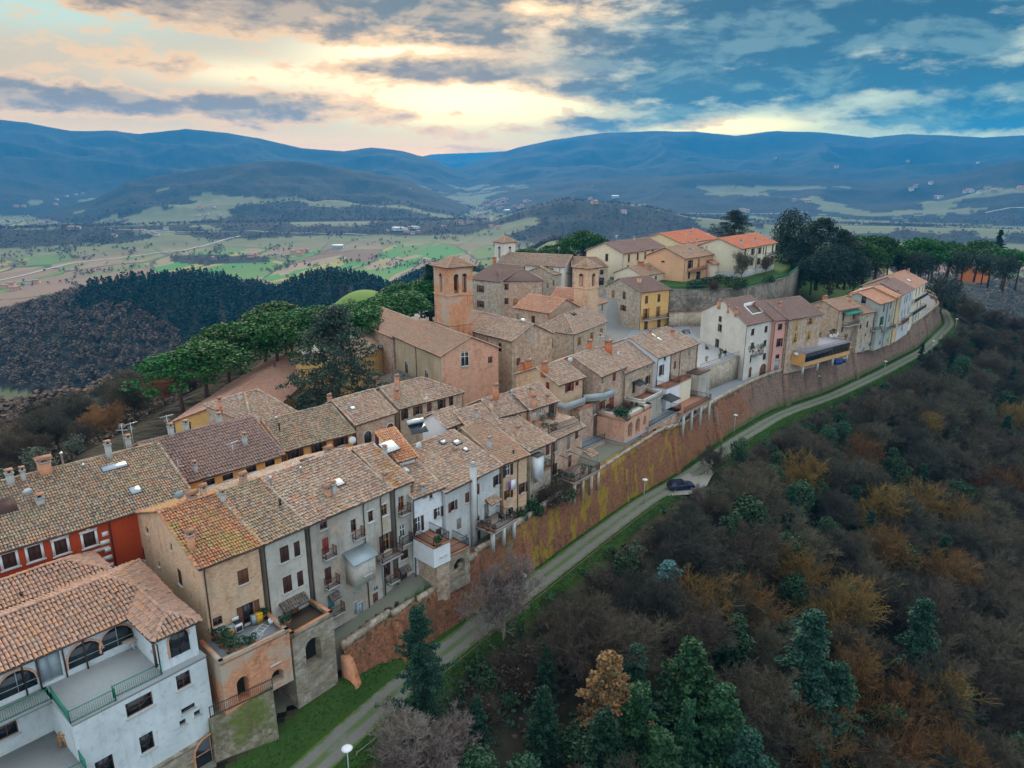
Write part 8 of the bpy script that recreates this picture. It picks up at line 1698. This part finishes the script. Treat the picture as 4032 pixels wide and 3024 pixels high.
# ------------------------------------------------------------------ people on the square
def person_mesh(jacket, trousers, stride=.12, arm=.18):
    key = ('person', jacket, trousers)
    if key in CACHE: return CACHE[key]
    vs = [(0, 0, .95), (0, 0, 1.2), (0, .02, 1.42), (0, .0, 1.5), (0, .0, 1.56), (0, -.01, 1.68), (0, 0, 1.76)]; rad = [.15, .15, .16, .07, .06, .095, .07]; ed = [(i, i + 1) for i in range(6)]
    def chain(root, pts, rr):
        pr = root
        for p, r in zip(pts, rr): vs.append(p); rad.append(r); ed.append((pr, len(vs) - 1)); pr = len(vs) - 1
        return pr
    for s_ in (-1, 1):
        chain(0, [(s_ * .1, 0, .86), (s_ * .11, -s_ * stride * .4, .48), (s_ * .11, s_ * stride, .09), (s_ * .11, s_ * stride - .14, .04)], [.095, .065, .045, .04])
        hnd = chain(2, [(s_ * .19, .0, 1.40), (s_ * .25, .03, 1.13), (s_ * (.25), -.08 - arm * .3, .90)], [.065, .05, .035]); b = vs[hnd]
        for f in range(4): chain(hnd, [(b[0] + s_ * .0 + (f - 1.5) * .012, b[1] - .02 + (f - 1.5) * .018, b[2] - .07), (b[0] + (f - 1.5) * .012, b[1] - .04 + (f - 1.5) * .018, b[2] - .13 + .006 * abs(f - 1))], [.012, .008])
        chain(hnd, [(b[0] - s_ * .035, b[1] - .03, b[2] - .05)], [.011])
    me = bpy.data.meshes.new('p'); me.from_pydata(vs, ed, []); me.update(); o = bpy.data.objects.new('p', me); COL.objects.link(o)
    md = o.modifiers.new('s', 'SKIN'); 
    if not me.skin_vertices: me.attributes.new('skin', 'FLOAT', 'POINT') if False else None
    bm = bmesh.new(); bm.from_mesh(me); L = bm.verts.layers.skin.verify(); bm.verts.ensure_lookup_table()
    for i, r in enumerate(rad): bm.verts[i][L].radius = (r, r); bm.verts[i][L].use_root = (i == 0)
    bm.to_mesh(me); bm.free(); o.modifiers.new('u', 'SUBSURF').levels = 1
    ev = o.evaluated_get(bpy.context.evaluated_depsgraph_get()); m2 = bpy.data.meshes.new_from_object(ev); bpy.data.objects.remove(o)
    for n_ in ('skin', jacket, trousers, 'dark'): m2.materials.append(M[n_])
    for f in m2.polygons:
        c = f.center; f.use_smooth = True; f.material_index = 0 if c.z > 1.5 else 3 if c.z < .1 else 2 if c.z < .9 and abs(c.x) < .2 else 0 if c.z < .88 else 1
    hr = MB(); hr.lathe([(.0, .13), (.07, .11), (.105, .04), (.1, -.04), (.085, -.07)], 10, (0, .012, 1.69)); nose = None
    fc = MB()
    for s_ in (-1, 1): fc.box((s_ * .035, -.094, 1.675), (.02, .012, .012))
    fc.box((0, -.092, 1.615), (.045, .012, .01)); fc.box((0, -.108, 1.645), (.022, .03, .035))
    CACHE[key] = (m2, hr.mesh('hair', [M['wood_dark']]), fc.mesh('face', [M['skin_dark']])); return CACHE[key]
def person(s, x, y, z, rz, j, t, label):
    m_, h_, f_ = person_mesh(j, t); p = at(s, x, y, z); e = link('person', m_, None, p, rz); tag(e, label, 'person'); link('hair', h_, e); link('face', f_, e)
person('F', 1450, 1228, 12.8, 2.4, 'cloth_navy', 'cloth_grey', 'person in dark navy clothes standing at the square railing'); person('F', 1408, 1236, 12.8, .3, 'cloth_green', 'cloth_grey', 'person in an olive jacket beside the railing, left of the navy one')
person('F', 944, 1012, 12.8, 1.2, 'cloth_grey', 'cloth_navy', 'person in dark clothes walking by the yellow-fronted house'); person('F', 990, 1022, 12.8, -2.0, 'cloth_navy', 'cloth_navy', 'person in dark clothes right of the other walker near the yellow house')
def bench_mesh():
    if 'bench' in CACHE: return CACHE['bench']
    s_ = MB(); [s_.box((0, -.2 + i * .14, .45), (1.9, .11, .05)) for i in range(4)]; b = MB(); [b.box((0, .3 + i * .04, .62 + i * .15), (1.9, .04, .1)) for i in range(3)]; l = MB(); l.box((0, 0, .22), (.07, .5, .44)); l.box((0, .3, .65), (.07, .06, .5))
    CACHE['bench'] = (s_.mesh('seat', [M['wood_mid']]), b.mesh('backrest', [M['wood_mid']]), l.mesh('leg', [M['iron']])); return CACHE['bench']
def bench(s, x, y, z, rz, label):
    a, b, c = bench_mesh(); e = empty('park_bench', at(s, x, y, z), rz, label, 'bench'); link('seat', a, e); link('backrest', b, e); [link('leg', c, e, (q, 0, 0)) for q in (-.8, .8)]
bench('F', 1290, 1155, 12.8, R(70), 'brown wooden bench along the blank white house wall on the square'); bench('F', 1425, 1190, 12.8, R(100), 'brown bench by the door corner of the tall white house'); bench('F', 1115, 1025, 12.8, R(20), 'dark bench under the grey wall at the back of the square')
# ------------------------------------------------------------------ pots, plants, furniture on terraces
def pot_mesh(k, leaf, R_=.35):
    key = ('pot', k, leaf)
    if key not in CACHE:
        p = MB(); p.lathe([(0, 0), (.16, 0), (.22, .32), (.25, .32), (.25, .38), (.19, .38), (.0, .34)], 10); f = MB(); rg = np.random.default_rng(3); leaves(f, [(0, 0, .38 + R_)], [(R_, R_, R_)], 70, .16, .2, rg); CACHE[key] = (p.mesh('pot', [M['pot_clay']]), f.mesh('foliage', [M[leaf]]))
    return CACHE[key]
def pot(p, label, k=1.0, leaf='shrub', R_=.35, group='potted plants on the terraces'):
    a, b = pot_mesh(R_, leaf, R_); e = empty('potted_plant', p, random.uniform(0, 6), label, 'potted plant', group); e.scale = (k, k, k); link('pot', a, e); link('foliage', b, e)
def pots(s, z, pts, label, **k):
    for x, y in pts: pot(at(s, x, y, z), label, random.uniform(.8, 1.3), group=label, **k)
pots('I', 13.2, [(300, 575), (365, 640), (340, 520), (430, 690), (600, 640), (560, 660), (500, 680), (450, 640), (400, 600), (640, 620)], 'potted plant along the parapet of the brick terrace with the stove', R_=.42); pots('I', 13.2, [(890, 480), (930, 450), (720, 400), (740, 380)], 'clay pot on the right side of the brick terrace with the stove')
pots('D', 18.0, [(1420, 640), (1450, 640), (1490, 650), (1520, 640), (1410, 580), (1470, 560), (1500, 570)], 'potted plant on the pinkish house roof terrace', leaf='shrub_olive', R_=.4); pots('D', 12.15, [(830, 1470), (880, 1500), (930, 1525), (985, 1540)], 'flower pot along the railing of the terrace on concrete posts', leaf='shrub_brown'); pots('D', 12.1, [(1560, 1050), (1610, 1075), (1660, 1095), (1820, 1020), (1760, 1030)], 'planter on the pergola terrace above the mossy wall', R_=.4)
pots('B', 14.05, [(1900, 1010), (1880, 1020)], 'bushy potted plant on the white house terrace'); pots('H', 14.3, [(1215, 910), (1290, 960), (1440, 870), (1490, 880)], 'flower pot in the planted terrace with arches'); pots('H', 11.3, [(1690, 830), (1720, 835), (1650, 850)], 'pot with yellow-green plant on the low terrace behind the railing', leaf='shrub_bright'); pots('F', 12.8, [(1285, 1262), (1080, 1035), (1400, 1240), (930, 985)], 'planter standing on the paving of the little square', leaf='shrub_bright', R_=.4); pots('G', 12.7, [(1150, 745), (1170, 730), (1265, 775), (1060, 755), (860, 830), (1020, 775)], 'pot on the roof deck of the veranda restaurant', R_=.4); pots('E', 14.8, [(1730, 1030), (1780, 1055), (1840, 1040), (1740, 1050)], 'potted plant on the terracotta terrace by the arched door'); pots('F', 16.3, [(1665, 1190), (1690, 1185), (1740, 1180), (1765, 1165), (1780, 1155)], 'plant on the flower-filled balcony of the tall white house', R_=.5); pots('H', 17.0, [(1010, 665), (990, 660), (1040, 640)], 'reddish plant on the pale concrete balcony', leaf='shrub_brown', R_=.5); pots('H', 15.3, [(1845, 520), (1790, 560), (1830, 530)], 'pot on the brown railed balcony of the narrow white house')
h = HS['8']
for x, y, k, lf, lb in ((.3, -3.9, 1.0, 'S', 'dark evergreen bush spilling over the planter corner of the arched terrace'), (5.6, -4.0, .75, 'B', 'round bright green bush in the planter of the arched terrace'), (1.6, -3.6, .9, 'B', 'bright green bush beside the dark one on the arched terrace'), (4.2, -2.4, .7, 'R', 'brown dry bush on the arched terrace')):
    o = link('shrub', {'S': S_DARK[0], 'B': S_BRIGHT[0], 'R': S_BROWN[0]}[lf], None, h.world(x, y, 14.3), random.uniform(0, 6)); o.scale = (k,) * 3; tag(o, lb, 'shrub')
def thing_boxes(name, label, cat, p, rz, parts):
    e = empty(name, p, rz, label, cat)
    for nm, mat, bx in parts:
        mb = MB()
        for c, d in bx: mb.box(c, d)
        mb.build(nm, M[mat], e)
    return e
r1 = HS['1a'].h
thing_boxes('cabinet', 'low wooden kitchen cabinet with a grey top on the brick terrace', 'cabinet', at('I', 410, 560, 13.15), r1, [('body', 'wood_orange', [((0, 0, .42), (1.3, .55, .84))]), ('worktop', 'zinc', [((0, 0, .87), (1.36, .6, .06))]), ('door', 'wood_yellow', [((-.32, -.285, .42), (.58, .03, .7))]), ('door', 'wood_yellow', [((.32, -.285, .42), (.58, .03, .7))])])
thing_boxes('stove', 'old white cooker standing outdoors on the brick terrace', 'cooker', at('I', 510, 505, 13.15), r1, [('body', 'white_paint', [((0, 0, .43), (.62, .6, .86))]), ('hob', 'iron', [((0, 0, .88), (.58, .56, .04))]), ('oven_door', 'glass', [((0, -.31, .42), (.5, .03, .42))]), ('splash_back', 'white_paint', [((0, .3, 1.05), (.6, .03, .36))])])
thing_boxes('waste_bin', 'bright yellow bin by the brown shutter on the brick terrace', 'bin', at('I', 688, 425, 13.15), r1, [('body', 'bin_yellow', [((0, 0, .4), (.5, .5, .8))]), ('lid', 'bin_yellow', [((0, 0, .84), (.56, .56, .08))])])
thing_boxes('waste_bin', 'grey bin left of the yellow one on the brick terrace', 'bin', at('I', 648, 440, 13.15), r1, [('body', 'zinc', [((0, 0, .38), (.46, .46, .76))]), ('lid', 'zinc', [((0, 0, .79), (.5, .5, .06))])])
e = empty('drying_rack', at('I', 685, 570, 13.15), r1 + .4, 'white folding clothes rack lying open on the brick terrace', 'clothes rack'); mb = MB()
for i in range(6): mb.tube([(-.9 + .36 * i, -.35, .75), (-.9 + .36 * i, .35, .75)], .018, 4)
for y in (-.35, .35): mb.tube([(-1, y, .75), (1, y, .75)], .022, 4)
mb.build('rack', M['white_paint'], e); mb = MB(); [mb.tube([(x, y, 0), (-x * .6, y, .75)], .02, 4) for x in (-.7, .7) for y in (-.33, .33)]; mb.build('legs', M['white_paint'], e)
mb = MB(); mb.lathe([(0, 0), (.2, 0), (.24, .42), (.22, .42), (.19, .05), (0, .05)], 12); tag(mb.build('bucket', M['white_paint'], None, at('I', 788, 440, 13.15)), 'white bucket on the brick terrace near the low side wall', 'bucket')
e = empty('garden_table', at('A', 702, 1012, 14.15), 0, 'round pale wooden table on the upper white terrace', 'table'); mb = MB(); mb.lathe([(0, .7), (.62, .7), (.62, .75), (0, .75)], 16); mb.build('tabletop', M['wood_table'], e)
mb = MB(); mb.tube([(-.4, -.3, 0), (.3, .25, .7)], .035, 5); mb.tube([(.4, -.3, 0), (-.3, .25, .7)], .035, 5); mb.tube([(-.4, .3, 0), (.3, -.25, .7)], .035, 5); mb.tube([(.4, .3, 0), (-.3, -.25, .7)], .035, 5); mb.build('legs', M['white_paint'], e)
for x, y, lb in ((185, 1470, 'left'), (245, 1440, 'middle'), (295, 1410, 'right')):
    e = empty('clothes_horse', at('A', x, y, 10.9), R(48), f'white wire clothes frame on the lower terrace, {lb} of three', 'clothes rack', 'white frames on the lower terrace'); mb = MB(); mb.tube([(-.35, -.3, 0), (-.35, 0, .9), (.35, 0, .9), (.35, -.3, 0)], .02, 5); mb.tube([(-.35, .3, 0), (-.35, 0, .9)], .02, 5); mb.tube([(.35, .3, 0), (.35, 0, .9)], .02, 5); mb.build('frame', M['white_paint'], e); mb = MB(); [mb.tube([(-.35, 0, .25 + .13 * i), (.35, 0, .25 + .13 * i)], .012, 4) for i in range(5)]; mb.build('bars', M['white_paint'], e)
e = empty('pallet', at('A', 365, 1525, 10.75), R(30), 'wooden pallet leaning on the lower terrace wall', 'pallet'); mb = MB(); [mb.box((-.45 + .3 * i, 0, .5), (.12, .1, 1.1), tilt=-.5) for i in range(4)]; mb.build('slats', M['wood_orange'], e); mb = MB(); [mb.box((0, .06 + q * .25, .5 - q * .42), (1.15, .08, .12), tilt=-.5) for q in (-1, 0, 1)]; mb.build('bearers', M['wood_orange'], e)
p, rz = HS['4'].place('F', HS['4'].hit('F', 'D', 1120, 1110)[0], HS['4'].hit('F', 'D', 1120, 1110)[1]); wp = HS['4'].e.matrix_world if False else None
q = HS['4'].world(HS['4'].hit('F', 'D', 1120, 1110)[0], HS['4'].ov - .5, HS['4'].hit('F', 'D', 1120, 1110)[1]); e = empty('laundry', q, HS['4'].h, 'white and purple laundry hanging on a line outside the orange brick house', 'laundry'); mb = MB(); mb.box((.15, 0, -.1), (.75, .05, 1.25)); mb.build('white_sheet', M['white_paint'], e); mb = MB(); mb.box((-.42, .03, .0), (.35, .05, 1.1)); mb.build('purple_towel', M['purple'], e); mb = MB(); mb.tube([(-.8, 0, .55), (.8, 0, .55)], .015, 4); mb.build('line', M['metal'], e)
lx, ly, lz = HS['1d'].slope_hit('D', 300, 620); q = at('D', 300, 610, 22.8); e = empty('solar_heater', q, R(30), 'silver cylindrical solar water heater on the ridge of the orange roof', 'solar heater'); mb = MB(); mb.tube([(-1.0, 0, .5), (1.0, 0, .5)], .3, 12); mb.build('tank', M['metal'], e); mb = MB(); mb.slab([Vector(v) for v in ((-1, -1.4, -.4), (1, -1.4, -.4), (1, -.1, .3), (-1, -.1, .3))], .08); mb.build('panel', M['glass'], e)
def chair(p, rz, mat, label, group):
    key = ('chair', mat)
    if key not in CACHE:
        a = MB(); a.box((0, 0, .43), (.5, .5, .06)); b = MB(); b.box((0, .24, .72), (.5, .06, .55)); [b.box((s_ * .25, 0, .62), (.05, .46, .05)) for s_ in (-1, 1)]; c = MB(); c.box((0, 0, .21), (.05, .05, .42)); CACHE[key] = [a.mesh('seat', [M[mat]]), b.mesh('backrest', [M[mat]]), c.mesh('leg', [M[mat]])]
    a, b, c = CACHE[key]; e = empty('garden_chair', p, rz, label, 'chair', group); link('seat', a, e); link('backrest', b, e); [link('leg', c, e, (x, y, 0)) for x in (-.22, .22) for y in (-.22, .22)]
chair(at('D', 1050, 1440, 12.15), 2.5, 'dark', 'black armchair at the front of the terrace on concrete posts', None); chair(at('D', 1110, 1420, 12.15), 1.5, 'dark', 'black armchair beside the wall of the terrace on concrete posts', None); chair(at('D', 1135, 1395, 12.15), 2.0, 'dark', 'black chair in the back corner of the terrace on concrete posts', None)
for x, y in ((1165, 765), (1185, 770), (1195, 755), (1150, 770)): chair(at('G', x, y, 12.7), random.uniform(0, 6), 'white_paint', 'white plastic chair on the restaurant roof deck', 'white chairs on the restaurant deck')
for x, y, mt, lb in ((1195, 965, 'bin_blue', 'blue bin under the restaurant block, left of two'), (1215, 962, 'bin_blue', 'blue bin under the restaurant block, beside the yellow-lidded one'), (1248, 950, 'bin_yellow', 'yellow-lidded bin under the restaurant block')): thing_boxes('wheelie_bin', lb, 'bin', at('G', x, y + 10, 7.75), R(38), [('body', 'bin_blue', [((0, 0, .55), (1.2, .8, 1.1))]), ('lid', mt, [((0, 0, 1.15), (1.28, .86, .1))])])
# clipped hedge and shrubs before the peach house
def hedge(label, pts, z, hh, ww):
    e = MB(); P = [Vector(p) for p in pts]; c = []
    for a, b in zip(P, P[1:]):
        n = max(2, int((b - a).length / .7)); c += [a.lerp(b, i / n) for i in range(n)]
    leaves(e, [(p.x, p.y, z + hh * .5) for p in c], [(ww, ww, hh * .55)] * len(c), 90, .3, .6); tag(e.build('hedge', M['hedge']), label, 'hedge')
hedge('long dark clipped hedge in front of the peach house', [xy(at('F', 1170, 640, 21.5)), xy(at('F', 1360, 590, 21.5))] and [tuple(at('F', 1160, 655, 21.8))[:2] + (0,), tuple(at('F', 1370, 615, 21.8))[:2] + (0,)], 22.3, 2.4, 1.4); hedge('dark hedge bending around the corner of the lawn', [tuple(at('F', 1380, 585, 22.8))[:2] + (0,), tuple(at('F', 1600, 610, 22.8))[:2] + (0,), tuple(at('F', 1540, 640, 22.8))[:2] + (0,)], 22.5, 2.6, 1.5)
for x, y, k, lf, lb in ((1845, 590, 1.3, 0, 'green bush hanging on the high garden wall'), (1350, 640, 1.1, 1, 'brown bush between the two hedges'), (1170, 625, 1.1, 2, 'light green bush at the left end of the hedge')):
    o = link('shrub', [S_DARK[0], S_BROWN[0], S_OLIVE[0]][lf], None, at('F', x, y, 22.4)); o.scale = (k,) * 3; tag(o, lb, 'shrub')
for x, y, k in ((1290, 1380, .9), (1370, 1400, 1.0), (1240, 1440, .8), (1610, 1280, .7), (1660, 1240, .8), (1480, 1150, 1.0)):
    p = at('D', x, y, 9.9); o = link('shrub', random.choice(S_DARK), None, p); o.scale = (k,) * 3; tag(o, 'green shrub in the strip between the house fronts and the mossy wall', 'shrub', 'shrubs on the wall strip')
for x, y in ((1440, 1310), (1540, 1250), (1600, 1180)):
    p = at('D', x, y, 9.8); o = link('shrub', S_BROWN[1], None, p); o.scale = (1.3,) * 3; tag(o, 'leafless arching bush on the strip above the mossy wall', 'shrub', 'bare bushes on the wall strip')
# ------------------------------------------------------------------ haze: even blue air round everything
def haze():
    mb = MB(); mb.box((0, 6500, 290), (22000, 17000, 920))
    m, t = newmat('haze_air')
    v = nd(t, 'ShaderNodeVolumePrincipled', {'Color': HAZE_COL, 'Density': HAZE_D, 'Anisotropy': .0})
    t.links.new(v.outputs[0], nd(t, 'ShaderNodeOutputMaterial').inputs['Volume'])
    o = mb.build('haze', m); tag(o, 'thin blue evening haze filling the valley', 'haze', kind='stuff')
haze()
